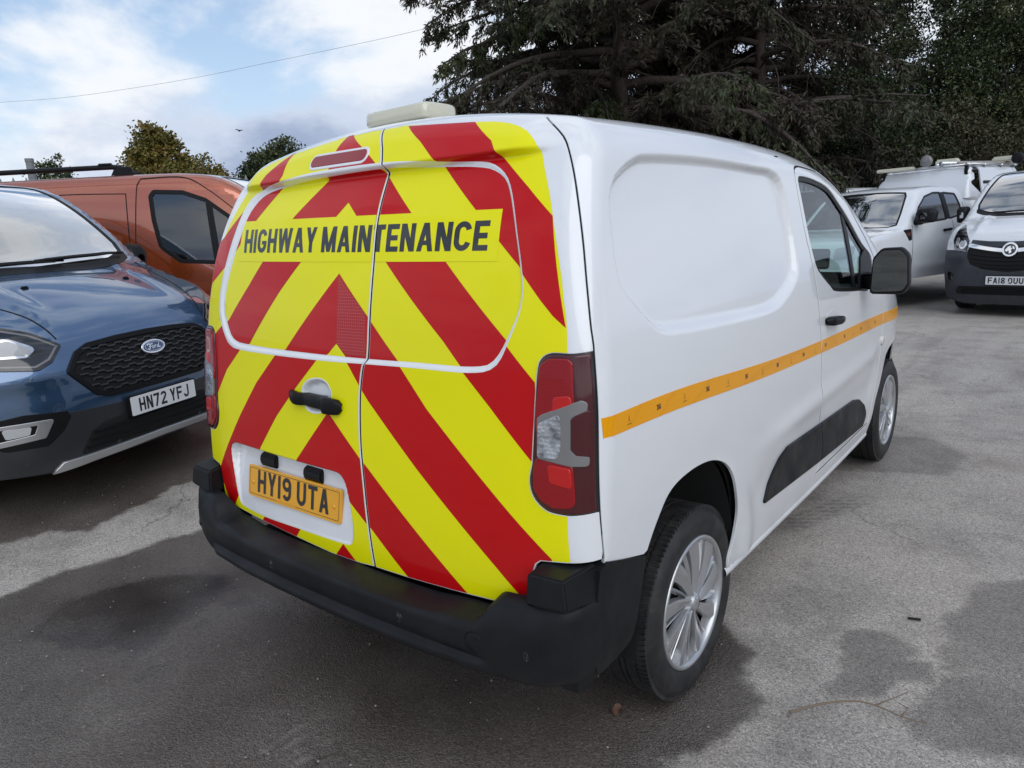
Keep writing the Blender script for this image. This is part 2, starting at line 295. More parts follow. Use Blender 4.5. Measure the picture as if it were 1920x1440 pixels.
GROUND = {
    'wet_main': [[-1.903, 0.496], [-1.964, 0.297], [-1.95, 0.046], [-2.01, -0.129], [-2.011, -0.291], [-1.991, -0.427], [-1.903, -0.739], [-0.784, -0.98], [0.084, -0.415], [0.936, 0.233], [0.999, 0.437], [1.033, 0.519], [1.065, 0.623], [1.092, 0.711], [1.087, 0.788], [0.993, 0.886], [0.953, 1.042], [0.835, 1.114], [0.634, 1.236], [0.269, 1.458], [-1.099, 1.901], [-1.885, 1.111]],
    'wet_blue': [[-2.592, -0.252], [-2.559, -0.036], [-2.37, 0.082], [-2.514, 0.433], [-2.632, 0.719], [-2.543, 0.996], [-2.651, 1.651], [-4.286, 1.792], [-4.512, 0.307], [-4.8, -0.267], [-2.739, -0.665]],
    'wet_b': [[1.146, 1.265], [1.181, 1.335], [1.271, 1.43], [1.351, 1.431], [1.423, 1.373], [1.403, 1.297], [1.471, 1.295], [1.497, 1.195], [1.378, 1.149], [1.37, 1.064], [1.366, 0.989], [1.285, 0.943], [1.223, 0.998], [1.202, 1.162]],
    'wet_c': [[1.545, 2.018], [1.607, 2.107], [1.782, 2.192], [1.847, 1.019], [1.638, 0.883], [1.503, 0.866], [1.454, 0.96], [1.457, 1.104], [1.511, 1.239], [1.606, 1.339], [1.522, 1.268], [1.493, 1.331], [1.477, 1.474], [1.498, 1.683], [1.516, 1.853]],
    'wet_d': [[0.809, 4.031], [0.981, 4.125], [1.17, 4.005], [1.276, 3.771], [1.277, 3.472], [1.193, 3.316], [1.003, 3.281], [0.831, 3.215], [0.658, 3.148], [0.517, 3.431]],
    'wet_e': [[0.078, 8.508], [0.185, 8.868], [0.636, 8.835], [0.839, 8.232], [0.483, 7.903], [0.152, 8.101]],
    'mud': [[-1.53, -0.466], [-1.693, -0.289], [-1.664, -0.096], [-1.553, 0.099], [-1.287, 0.302], [-1.14, 0.243], [-1.081, 0.058], [-1.051, -0.075], [-0.945, -0.213], [-0.942, -0.296], [-1.129, -0.336], [-1.258, -0.423]],
    'mud2': [[-1.055, 0.129], [-1.036, 0.208], [-0.935, 0.263], [-0.902, 0.203], [-0.972, 0.119]],
    'pud1': [[-0.824, -0.367], [-0.838, -0.319], [-0.835, -0.265], [-0.793, -0.22], [-0.752, -0.261], [-0.743, -0.308], [-0.757, -0.355]],
    'pud2': [[-0.968, -0.058], [-0.994, -0.008], [-0.993, 0.043], [-0.949, 0.043], [-0.929, -0.013], [-0.94, -0.059]],
    'pud3': [[-1.615, -0.303], [-1.57, -0.29], [-1.46, -0.28], [-1.453, -0.312], [-1.52, -0.325]],
    'pud4': [[-1.006, -0.701], [-1.05, -0.665], [-1.106, -0.601], [-1.094, -0.574], [-1.047, -0.62], [-1.0, -0.676]],
    'pud5': [[-0.547, -0.462], [-0.522, -0.413], [-0.495, -0.417], [-0.517, -0.464]],
    'track': [[0.672, 2.11], [0.764, 2.363], [0.888, 2.696], [0.995, 3.006]],
    'track2': [[0.559, 5.707], [0.795, 6.063], [1.13, 6.369], [1.435, 6.558]],
    'track3': [[0.456, 6.511], [0.539, 6.849], [0.491, 7.085], [0.339, 7.157]],
    'track4': [[0.108, 8.127], [0.433, 7.195], [0.52, 6.967]],
    'scuff': [[-0.028, -0.345], [-0.023, -0.275], [-0.019, -0.202]],
    'twig': [[1.167, 0.768], [1.24, 0.849], [1.319, 0.909], [1.375, 0.933], [1.449, 0.933], [1.516, 0.944]],
    'leaf': [[0.723, 0.471]],
    'stick': [[1.374, 1.569]],
    'corner': [[-0.685, -0.807], [1.757, 0.906], [-2.897, -0.163], [1.39, 6.643]],
    'cig': [[0.003, 2.77]],
}
RECESS = Field(smooth_loop(VD['recess'], 90)); WELL = Field(smooth_loop(VD['plate_well'], 90)); HREC = Field(smooth_loop(VD['hrec'], 60)); PRESS = Field((smooth_loop(VD['press_o'], 150) + smooth_loop(VD['press_i'], 150)) / 2)
# ---------------------------------------------------------------- shape of the two mid-size vans on the left (nose at y = 0, facing -y)
_tw = spline([.15, .35, .6, .85, 1.05, 1.25, 1.45, 1.65, 1.85, 2.05], [.90, .945, .972, .985, .985, .972, .945, .910, .868, .815])
_tf = spline([.15, .28, .42, .55, .66, .78, .90, 1.02, 1.15], [.10, .045, .012, .002, .0, .016, .042, .080, .16])
_tz = spline([-.2, 0, .12, .28, .45, .62, .76, .86, 1.05, 1.30, 1.50, 1.68, 1.95, 2.6, 4.0, 5.0], [.84, .985, 1.075, 1.165, 1.235, 1.288, 1.325, 1.378, 1.555, 1.775, 1.895, 1.940, 1.957, 1.962, 1.957, 1.95])
def transit_F(P):
    x = np.abs(P[:, 0]); y = P[:, 1]; z = P[:, 2]
    side = x - _tw(z) + .012 * np.exp(-((z - .80) / .05)**2) * (y > 1)
    ff = _tf(z) + .10 * x**2 + .85 * np.maximum(x - .52, 0)**2
    ff = ff - .020 * np.exp(-((z - .80) / .06)**2) * sstep((x - .45) / .25)          # brow over the fog lamps
    front = ff - y
    crease = .018 * np.exp(-((x - .50 - .12 * y) / .07)**2) * sstep((1.0 - y) / .3) * sstep((y - .05) / .3)
    bow = .15 - .105 * sstep((y - .55) / .35)
    top = z - (_tz(y - bow * x**2) - .030 * x**2 * (1 - .6 * np.exp(-((y - 1.2) / .35)**2)) + crease)
    back = y - (4.95 - .05 * x**2)
    f = smax(side, top * .85, .07)
    f = smax(f, back, .05)
    return smax(f, front * .95, .06)
TRANSIT = Body(transit_F, y0=-.8, y1=6.5)
# ---------------------------------------------------------------- shape of the white pickup (nose at y = 0, facing -y)
_kw = spline([.25, .45, .70, .95, 1.12, 1.25, 1.45, 1.65, 1.85], [.89, .915, .932, .932, .918, .898, .848, .785, .70])
_kz = spline([-.2, 0, .1, .3, .7, 1.10, 1.24, 1.40, 1.65, 1.85, 2.0, 2.3, 2.8, 3.15, 3.25, 3.32, 3.45, 3.7, 4.3, 5.5], [.85, 1.02, 1.08, 1.125, 1.175, 1.205, 1.24, 1.36, 1.60, 1.755, 1.80, 1.83, 1.83, 1.80, 1.62, 1.20, 1.03, 1.02, 1.02, 1.02])
def pickup_F(P):
    x = np.abs(P[:, 0]); y = P[:, 1]; z = P[:, 2]
    fl = sum(.028 * np.exp(-((np.hypot(y - yc, z - .38) - .46) / .09)**2) for yc in (.92, 4.14))
    side = x - _kw(z) - fl - .012 * np.exp(-((z - .62) / .07)**2) * sstep((y - 1.4) / .4) * sstep((3.3 - y) / .3)
    front = .10 * x**2 + .5 * np.maximum(x - .55, 0)**2 + .12 * np.maximum(z - .85, 0) - y
    top = z - (_kz(y - .13 * x**2 * (y < 2.4)) - .035 * x**2)
    return smax(smax(side, top * .8, .06), front, .07)
PICKUP = Body(pickup_F, y0=-.8, y1=6.5, ax=(0., .70))
# ---------------------------------------------------------------- objects
def finish(ob, parent=None, label=None, cat=None, group=None, kind=None):
    COL.objects.link(ob)
    if parent is not None: ob.parent = parent
    if label: ob['label'] = label
    if cat: ob['category'] = cat
    if group: ob['group'] = group
    if kind: ob['kind'] = kind
    return ob
def empty(name, loc=(0, 0, 0), rz=0., **k):
    o = bpy.data.objects.new(name, None); o.location = loc; o.rotation_euler = (0, 0, rz); o.empty_display_size = .2
    return finish(o, **k)
def mesh_ob(name, V, Fc, mat, parent=None, normals=None, smooth=True, mats=None, fmat=None, **k):
    me = bpy.data.meshes.new(name)
    me.from_pydata([tuple(map(float, v)) for v in V], [], [tuple(map(int, f)) for f in Fc])
    for m in (mats or [mat]): me.materials.append(m)
    if fmat is not None: me.polygons.foreach_set('material_index', np.asarray(fmat, np.int32))
    me.polygons.foreach_set('use_smooth', np.full(len(me.polygons), smooth))
    me.update()
    if normals is not None: me.normals_split_custom_set_from_vertices([tuple(map(float, n)) for n in normals])
    return finish(bpy.data.objects.new(name, me), parent, **k)
def bm_ob(name, bm, mat, parent=None, smooth=None, bevel=0, segs=2, auto=35, **k):
    if bevel: bmesh.ops.bevel(bm, geom=[e for e in bm.edges if len(e.link_faces) == 2 and e.calc_face_angle(0) > rad(25)], offset=bevel, segments=segs, affect='EDGES', clamp_overlap=True)
    bmesh.ops.recalc_face_normals(bm, faces=bm.faces)
    me = bpy.data.meshes.new(name); bm.to_mesh(me); bm.free()
    me.materials.append(mat)
    if smooth or (smooth is None and bevel): me.polygons.foreach_set('use_smooth', np.ones(len(me.polygons), bool)); me.set_sharp_from_angle(angle=rad(auto))
    return finish(bpy.data.objects.new(name, me), parent, **k)
def box(bm, c, s, rot=None):
    M = Matrix.Translation(c) @ (rot.to_4x4() if rot is not None else Matrix()) @ Matrix.Diagonal((*s, 1))
    return bmesh.ops.create_cube(bm, size=1, matrix=M)['verts']
def hull(bm, pts):
    vs = [bm.verts.new(p) for p in pts]
    r = bmesh.ops.convex_hull(bm, input=vs)
    bmesh.ops.delete(bm, geom=[v for v in vs if v.is_valid and not v.link_faces], context='VERTS')
def tube(pts, r, seg=8, cap=True):
    """swept tube: vertices and faces; r a number or one per point"""
    P = np.array(pts, float); n = len(P); rs = np.full(n, r) if np.isscalar(r) else np.array(r, float)
    T = np.gradient(P, axis=0); T /= np.maximum(np.linalg.norm(T, axis=1, keepdims=True), 1e-9)
    up = np.array([0, 0, 1.]) if abs(T[0][2]) < .9 else np.array([1., 0, 0])
    V = []; Fc = []
    a = np.cross(T[0], up); a /= np.linalg.norm(a)
    for i in range(n):
        a = a - T[i] * (a @ T[i]); a /= np.linalg.norm(a); b = np.cross(T[i], a)
        for j in range(seg):
            t = 2 * np.pi * j / seg; V.append(P[i] + rs[i] * (a * np.cos(t) + b * np.sin(t)))
    for i in range(n - 1):
        for j in range(seg):
            k = (j + 1) % seg; Fc.append((i * seg + j, i * seg + k, (i + 1) * seg + k, (i + 1) * seg + j))
    if cap: Fc.append(tuple(range(seg))[::-1]); Fc.append(tuple((n - 1) * seg + j for j in range(seg)))
    return V, Fc
def tube_ob(name, pts, r, mat, parent=None, seg=8, **k):
    V, Fc = tube(pts, r, seg); return mesh_ob(name, V, Fc, mat, parent, **k)
def lathe(prof, seg=64, axis='x'):
    """profile (r, a) turned about the axis; returns V, F"""
    V = []; Fc = []; n = len(prof)
    for j in range(seg):
        t = 2 * np.pi * j / seg
        for r, a in prof: V.append((a, r * np.cos(t), r * np.sin(t)))
    for j in range(seg):
        k = (j + 1) % seg
        for i in range(n - 1): Fc.append((j * n + i, j * n + i + 1, k * n + i + 1, k * n + i))
    return V, Fc
def loft_ob(name, secs, mat, parent=None, closed=False, flip=False, **k):
    """rows of equally many points joined by quads"""
    S = np.array(secs, float); m, n = S.shape[:2]; V = S.reshape(-1, 3); Fc = []
    for i in range(m - 1):
        for j in range(n if closed else n - 1):
            q = (j + 1) % n; f = (i * n + j, i * n + q, (i + 1) * n + q, (i + 1) * n + j)
            Fc.append(f[::-1] if flip else f)
    return mesh_ob(name, V, Fc, mat, parent, **k)

# ---------------------------------------------------------------- panels laid on a curved body
def tessellate(loops, step, keep, sx=1., extra=None):
    """triangles between the loops with a regular grid of points in them"""
    loops = [np.asarray(l, float) for l in loops]
    pts = []; edges = []
    for l in loops:
        b = len(pts); m = len(l); pts += [tuple(p) for p in l]; edges += [(b + i, b + (i + 1) % m) for i in range(m)]
    A = np.vstack(loops); lo, hi = A.min(0), A.max(0)
    st = np.array([step, step * sx])
    gx = np.arange(np.ceil(lo[0] / st[0]), hi[0] / st[0]) * st[0]; gy = np.arange(np.ceil(lo[1] / st[1]), hi[1] / st[1]) * st[1]   # one common grid for all panels
    if len(gx) and len(gy):
        G = np.stack(np.meshgrid(gx, gy, indexing='ij'), -1).reshape(-1, 2)
        bad = set()
        for l in loops:                                      # no grid point close to an outline
            S = densify(l, min(st) * .25) / st; K = np.round(S); near = np.abs(S - K).max(1) < .42
            bad.update(map(tuple, K[near].astype(int)))
        if bad:
            bb = np.array(sorted(bad)); code = lambda K: (K[:, 0] + 100000) * 1000000 + K[:, 1] + 100000
            G = G[~np.isin(code(np.round(G / st).astype(np.int64)), code(bb.astype(np.int64)))]
        G = G[keep(G)] if len(G) else G
        if extra is not None:                                # finer points where the surface bends sharply
            G = np.vstack([G, extra[keep(extra)]])
        pts += [tuple(p) for p in G]
    V, E, Fc, *_ = delaunay_2d_cdt([Vector(p) for p in pts], edges, [], 0, 1e-6)
    V = np.array([tuple(v) for v in V]); Fc = np.array([f for f in Fc if len(f) == 3])
    if not len(Fc): return V[:0], Fc.reshape(0, 3)
    C = V[Fc].mean(1); ok = keep(C)
    a, b, c = V[Fc[:, 0]], V[Fc[:, 1]], V[Fc[:, 2]]
    area = (b[:, 0] - a[:, 0]) * (c[:, 1] - a[:, 1]) - (b[:, 1] - a[:, 1]) * (c[:, 0] - a[:, 0])
    ok &= np.abs(area) > 1e-10
    Fc = Fc[ok]; area = area[ok]
    Fc = np.where((area > 0)[:, None], Fc, Fc[:, ::-1])
    used = np.unique(Fc); mp = -np.ones(len(V), int); mp[used] = np.arange(len(used))
    return V[used], mp[Fc]
PCACHE = {}
def panel_geo(body, loops, proj, step=.02, keep=None, off=0., rim=.012, rr=.002, push=None, extra=None):
    loops = [np.asarray(l, float) for l in loops]
    if keep is None:
        def keep(C):
            k = inside(C, loops[0])
            for l in loops[1:]: k &= ~inside(C, l)
            return k
    sx = 1.
    Q, Fc = tessellate([densify(l, step) for l in loops], step, keep, sx, extra)
    if not len(Fc): return None
    P = body.hit(Q, proj); Nn = body.normal(P)
    if push is not None: P = P + Nn * push(Q)[:, None]
    # make faces follow the normal
    a, b, c = P[Fc[:, 0]], P[Fc[:, 1]], P[Fc[:, 2]]
    if (np.einsum('ij,ij->i', np.cross(b - a, c - a), Nn[Fc[:, 0]])).mean() < 0: Fc = Fc[:, ::-1]
    V = P + Nn * off; N2 = Nn; F2 = [tuple(f) for f in Fc]
    if rim > 0:
        ed = {}
        for f in Fc:
            for i in range(3):
                e = (f[i], f[(i + 1) % 3]); ed[e] = 1
        bd = [e for e in ed if (e[1], e[0]) not in ed]
        bv = sorted({v for e in bd for v in e}); ix = {v: i for i, v in enumerate(bv)}; T = np.zeros((len(bv), 3))
        for a_, b_ in bd:
            t = np.cross(V[b_] - V[a_], Nn[a_]); l = np.linalg.norm(t)
            if l > 1e-9: t = t / l; T[ix[a_]] += t; T[ix[b_]] += t
        T /= np.maximum(np.linalg.norm(T, axis=1, keepdims=True), 1e-9)
        B = V[bv]; NB = Nn[bv]; base = len(V)
        rings = [(B + T * rr * .7 - NB * rr * .3, (NB + T)), (B + T * rr - NB * rr, T), (B + T * rr - NB * rim, T)]
        V = np.vstack([V] + [r[0] for r in rings]); N2 = np.vstack([N2] + [r[1] / np.maximum(np.linalg.norm(r[1], axis=1, keepdims=True), 1e-9) for r in rings])
        m = len(bv)
        for a_, b_ in bd:
            i, j = ix[a_], ix[b_]; prev = (a_, b_)
            for k in range(3):
                q = (base + k * m + i, base + k * m + j); F2.append((prev[0], q[0], q[1], prev[1])); prev = q
    return V, F2, N2
def panel(body, name, mat, loops, proj, parent=None, mirror=False, both=False, **k):
    tags = {q: k.pop(q) for q in ('label', 'cat', 'group', 'kind') if q in k}
    geo = panel_geo(body, loops, proj, **k)
    if geo is None: return None
    V, F2, N2 = geo
    obs = []
    for mm in ((False, True) if both else (mirror,)):
        if mm: obs.append(mesh_ob(name, V * (-1, 1, 1), [f[::-1] for f in F2], mat, parent, normals=N2 * (-1, 1, 1), **tags))
        else: obs.append(mesh_ob(name, V, F2, mat, parent, normals=N2, **tags))
    return obs if both else obs[0]

# ---------------------------------------------------------------- lettering drawn as strokes
def stroke(pts, t):
    P = np.array(pts, float); n = len(P); L = []; R = []
    for i in range(n):
        d0 = P[i] - P[i - 1] if i else P[1] - P[0]; d1 = P[i + 1] - P[i] if i < n - 1 else P[-1] - P[-2]
        d0 = d0 / np.linalg.norm(d0); d1 = d1 / np.linalg.norm(d1); n0 = np.array([-d0[1], d0[0]]); n1 = np.array([-d1[1], d1[0]])
        m = n0 + n1; m /= max(np.linalg.norm(m), 1e-6); k = t / 2 / max(m @ n0, .4)
        L.append(P[i] + m * k); R.append(P[i] - m * k)
    return np.array(L + R[::-1])
def arc(cx, cy, rx, ry, a0, a1, n=14):
    t = np.radians(np.linspace(a0, a1, n)); return [(cx + rx * math.cos(a), cy + ry * math.sin(a)) for a in t]
def diag(x0, y0, x1, y1, t):
    h = t / 2 * math.hypot(x1 - x0, y1 - y0) / abs(y1 - y0); return np.array([(x0 - h, y0), (x0 + h, y0), (x1 + h, y1), (x1 - h, y1)])
def rect(x0, y0, x1, y1): return np.array([(x0, y0), (x1, y0), (x1, y1), (x0, y1)])
def glyph(ch, w, t):
    h = t / 2; c = w / 2; rx, ry = (w - t) / 2, min((w - t) / 2 * 1.15, .42 - h)
    V = lambda x: rect(x - h, 0, x + h, 1)
    if ch == 'H': return [V(h), V(w - h), rect(h, .5 - h, w - h, .5 + h)]
    if ch in 'I1': return [V(c)]
    if ch == 'T': return [V(c), rect(0, 1 - t, w, 1)]
    if ch == 'E': return [V(h), rect(h, 0, w, t), rect(h, 1 - t, w, 1), rect(h, .5 - h, w * .92, .5 + h)]
    if ch == 'F': return [V(h), rect(h, 1 - t, w, 1), rect(h, .52 - h, w * .9, .52 + h)]
    if ch == 'Y': return [rect(c - h, 0, c + h, .45), diag(c, .40, h * 1.15, 1, t), diag(c, .40, w - h * 1.15, 1, t)]
    if ch == 'A': return [diag(h * 1.1, 0, c - h * .1, 1, t), diag(w - h * 1.1, 0, c + h * .1, 1, t), rect(w * .22, .22, w * .78, .22 + t * .85)]
    if ch == 'V': return [diag(h, 1, c, 0, t), diag(w - h, 1, c, 0, t)]
    if ch == 'N': return [V(h), V(w - h), diag(h * 1.2, 1, w - h * 1.2, 0, t)]
    if ch == 'M': return [V(h), V(w - h), diag(h * 1.2, 1, c, .02, t * .95), diag(w - h * 1.2, 1, c, .02, t * .95)]
    if ch == 'W': return [diag(h, 1, w * .27, 0, t), diag(w * .27, 0, c, 1, t * .9), diag(c, 1, w * .73, 0, t * .9), diag(w * .73, 0, w - h, 1, t)]
    if ch == 'U': return [stroke([(h, 1)] + arc(c, h + ry, rx, ry, 180, 360) + [(w - h, 1)], t)]
    if ch == 'J': return [stroke([(h, .30)] + arc(c, h + ry * .9, rx, ry * .9, 180, 360)[1:] + [(w - h, 1)], t)]
    if ch in 'O0': return [stroke([(h, h + ry)] + arc(c, h + ry, rx, ry, 180, 360) + [(w - h, 1 - h - ry)], t), stroke([(w - h, h + ry)] + arc(c, 1 - h - ry, rx, ry, 0, 180) + [(h, h + ry)], t)]
    if ch == 'C': return [stroke(arc(c, 1 - h - ry, rx, ry, 12, 180) + arc(c, h + ry, rx, ry, 180, 348), t)]
    if ch == 'G': return [stroke(arc(c, 1 - h - ry, rx, ry, 15, 180) + arc(c, h + ry, rx, ry, 180, 360), t), rect(w - t, h + ry * .8, w, .5), rect(c, .5 - t * .8, w, .5)]
    if ch == '9': return [stroke(arc(c, .70, rx, .30 - h, 0, 360, 24), t), stroke([(w - h, .72), (w - h, h + ry)] + arc(c, h + ry, rx, ry, 0, -150)[1:], t)]
    if ch == '8': return [stroke(arc(c, .74, rx * .92, .26 - h, 0, 360, 24), t), stroke(arc(c, .27, rx, .27 - h, 0, 360, 24), t)]
    if ch == '2': return [stroke(arc(c, .72, rx, .28 - h, 170, -35, 16) + [(h * 1.3, t * .9)], t), rect(0, 0, w, t)]
    if ch == '7': return [rect(0, 1 - t, w, 1), diag(w - h * 1.15, 1 - h, w * .34, 0, t)]
    if ch == '5': return [rect(h * .6, 1 - t, w * .95, 1), rect(h * .6, .5, h * .6 + t, 1), stroke([(h, .56)] + arc(c, .31, rx, .31 - h, 110, -150, 18), t)]
    if ch == '3': return [stroke(arc(c, .74, rx, .26 - h, 150, -90, 14), t), stroke(arc(c, .27, rx, .27 - h, 90, -150, 14), t)]
    return []
def text_polys(txt, widths, t, gap, space=.3):
    """list of (polygons) in a box 0..1 x 0..1"""
    out = []; x = 0.
    for ch in txt:
        if ch == ' ': x += space - gap; continue
        w = widths.get(ch, widths['*']); out.append([p + (x, 0) for p in glyph(ch, w, t)]); x += w + gap
    W = x - gap
    return [[p / (W, 1) for p in g] for g in out], W
def bilin(p, quad):
    tl, tr, br, bl = [np.array(q, float) for q in quad]; u = p[:, :1]; v = p[:, 1:]
    return (bl * (1 - u) + br * u) * (1 - v) + (tl * (1 - u) + tr * u) * v
def flat_text(name, txt, mat, parent, origin, ux, uz, height, nrm, widths, t=.177, gap=.14, space=.42, off=.001, total=None, thick=.0006):
    """raised flat lettering on a plane: origin = centre, ux right, uz up"""
    gl, W = text_polys(txt, widths, t, gap, space); o = np.array(origin); ux = np.array(ux); uz = np.array(uz); nr = np.array(nrm)
    w = total or W * height; V = []; Fc = []
    for g in gl:
        loops = [densify(p * (w, height), .02) for p in g]
        keep = lambda C, L=loops: np.any([inside(C, l) for l in L], axis=0)
        Q, F = tessellate(loops, 10., keep)
        b = len(V); P = o + np.outer(Q[:, 0] - w / 2, ux) + np.outer(Q[:, 1] - height / 2, uz) + nr * off
        V += list(P); nrm_ok = np.cross(ux, uz) @ nr > 0
        Fc += [tuple(int(i) + b for i in (f if nrm_ok else f[::-1])) for f in F]
    return mesh_ob(name, V, Fc, mat, parent, smooth=False)
PLATE_W = {'*': .633, '1': .20, 'I': .20}
# ---------------------------------------------------------------- materials
def mat(name, col=(.5, .5, .5), rough=.5, metal=0., coat=0., coat_r=.03, spec=.5, emit=None, trans=0., alpha=1., ior=1.5):
    m = bpy.data.materials.new(name); m.use_nodes = True
    b = m.node_tree.nodes['Principled BSDF']; i = b.inputs
    i['Base Color'].default_value = (*col, 1); i['Roughness'].default_value = rough; i['Metallic'].default_value = metal
    i['Coat Weight'].default_value = coat; i['Coat Roughness'].default_value = coat_r; i['Specular IOR Level'].default_value = spec
    i['Transmission Weight'].default_value = trans; i['IOR'].default_value = ior; i['Alpha'].default_value = alpha
    return m
class NT:
    """short-hand for building node trees"""
    def __init__(s, m): s.m = m; s.t = m.node_tree; s.b = s.t.nodes['Principled BSDF']; s.L = s.t.links
    def nd(s, t, ins={}, **k):
        n = s.t.nodes.new(t)
        for a, b in k.items(): setattr(n, a, b)
        for a, v in ins.items(): s.put(n.inputs[a], v)
        return n
    def put(s, sock, v):
        if isinstance(v, bpy.types.NodeSocket): s.L.new(v, sock)
        elif isinstance(v, bpy.types.Node): s.L.new(v.outputs[0], sock)
        else: sock.default_value = v if not (isinstance(v, tuple) and len(v) == 3 and sock.type == 'RGBA') else (*v, 1)
    def obj(s): return s.nd('ShaderNodeTexCoord').outputs['Object']
    def pos(s): return s.nd('ShaderNodeNewGeometry').outputs['Position']
    def map(s, v, sc=(1, 1, 1), loc=(0, 0, 0), rot=(0, 0, 0)): return s.nd('ShaderNodeMapping', {'Vector': v, 'Scale': sc, 'Location': loc, 'Rotation': rot}).outputs[0]
    def noise(s, v, scale, detail=4., rough=.55, w=None, out=0):
        n = s.nd('ShaderNodeTexNoise', {'Vector': v, 'Scale': scale, 'Detail': detail, 'Roughness': rough}); return n.outputs[out]
    def voro(s, v, scale, feature='F1', out=0, rnd=1.):
        n = s.nd('ShaderNodeTexVoronoi', {'Vector': v, 'Scale': scale, 'Randomness': rnd}, feature=feature); return n.outputs[out]
    def ramp(s, f, stops, interp='LINEAR'):
        n = s.nd('ShaderNodeValToRGB', {'Fac': f}); e = n.color_ramp.elements
        while len(e) < len(stops): e.new(.5)
        for q, (p, c) in zip(e, stops): q.position = p; q.color = (*(c if isinstance(c, tuple) else (c,) * 3), 1)
        n.color_ramp.interpolation = interp
        return n.outputs[0]
    def math(s, op, a, b=None, c=None, clamp=False):
        n = s.nd('ShaderNodeMath', operation=op, use_clamp=clamp)
        for i, v in enumerate((a, b, c)):
            if v is not None: s.put(n.inputs[i], v)
        return n.outputs[0]
    def mix(s, f, a, b, blend='MIX'):
        n = s.nd('ShaderNodeMix', {'Factor': f}, data_type='RGBA', blend_type=blend); s.put(n.inputs['A'], a); s.put(n.inputs['B'], b); return n.outputs['Result']
    def bump(s, h, strength=.3, dist=.01, normal=None):
        n = s.nd('ShaderNodeBump', {'Height': h, 'Strength': strength, 'Distance': dist})
        if normal is not None: s.L.new(normal, n.inputs['Normal'])
        return n.outputs[0]
    def attr(s, name): return s.nd('ShaderNodeAttribute', attribute_name=name).outputs['Fac']
    def set(s, k, v): s.put(s.b.inputs[k], v)
def paint(name, col, metallic=False, flake=0., dirt=.0, rough=.32):
    m = mat(name, col, rough, .0, coat=1., coat_r=.025)
    m.node_tree.nodes['Principled BSDF'].inputs['Coat IOR'].default_value = 2.0 if metallic else 1.6
    n = NT(m); p = n.obj()
    if metallic:
        n.set('Metallic', .75); n.set('Roughness', .26)
        fl = n.voro(p, 1400.)
        n.set('Normal', n.bump(fl, .04, .001))
        n.set('Coat Normal', n.bump(n.noise(p, 2.2, 1.), .06, .01))
    else:
        # very slight orange peel, film of road dirt low down on the flanks
        n.set('Coat Normal', n.bump(n.noise(p, 260., 1.), .010, .001))
    if dirt:
        z = n.nd('ShaderNodeSeparateXYZ', {'Vector': p}).outputs['Z']
        low = n.ramp(z, [(.28, 1.), (.60, .25), (.95, .05)]); g = n.ramp(n.noise(p, 7., 6., .65), [(.40, .0), (.72, 1.)])
        f = n.math('MULTIPLY', n.math('MULTIPLY', low, g), dirt, clamp=True)
        n.set('Base Color', n.mix(f, (*col, 1), (.20, .185, .165, 1))); n.set('Coat Weight', n.math('SUBTRACT', 1., f))
    return m
def glass(name, tint=(.75, .88, .84), refl=1.0, dark=1.0, rough=.0):
    """thin window glass: part mirror, the rest a tinted clear pane"""
    m = bpy.data.materials.new(name); m.use_nodes = True; t = m.node_tree; t.nodes.clear()
    o = t.nodes.new('ShaderNodeOutputMaterial'); mx = t.nodes.new('ShaderNodeMixShader'); tr = t.nodes.new('ShaderNodeBsdfTransparent'); gl = t.nodes.new('ShaderNodeBsdfGlossy')
    fr = t.nodes.new('ShaderNodeFresnel'); ge = t.nodes.new('ShaderNodeNewGeometry'); io = t.nodes.new('ShaderNodeMath'); io.operation = 'MULTIPLY_ADD'
    io.inputs[1].default_value = 1 / 1.52 - 1.52; io.inputs[2].default_value = 1.52      # a thin pane reflects alike from both sides
    t.links.new(ge.outputs['Backfacing'], io.inputs[0]); t.links.new(io.outputs[0], fr.inputs[0])
    mu = t.nodes.new('ShaderNodeMath'); mu.operation = 'MULTIPLY_ADD'; mu.inputs[1].default_value = 1.75 * refl; mu.inputs[2].default_value = .01; mu.use_clamp = True
    t.links.new(fr.outputs[0], mu.inputs[0]); t.links.new(mu.outputs[0], mx.inputs[0])
    tr.inputs[0].default_value = (*[c * dark for c in tint], 1); gl.inputs['Roughness'].default_value = rough; gl.inputs['Color'].default_value = (1, 1, 1, 1)
    t.links.new(tr.outputs[0], mx.inputs[1]); t.links.new(gl.outputs[0], mx.inputs[2]); t.links.new(mx.outputs[0], o.inputs[0])
    return m
def plastic(name, col, rough=.5, grain=900., amt=.12, wear=True):
    m = mat(name, col, rough, spec=.20); n = NT(m); p = n.obj()
    n.set('Normal', n.bump(n.noise(p, grain, 2.), amt, .0008))
    if wear:
        f = n.ramp(n.noise(p, 5.5, 6., .62), [(.35, .0), (.75, 1.)])
        n.set('Base Color', n.mix(f, (*col, 1), (*[min(c * 1.45 + .005, 1) for c in col], 1))); n.set('Roughness', n.ramp(n.noise(p, 9., 4.), [(.3, rough - .08), (.7, rough + .12)]))
    return m
M = {}
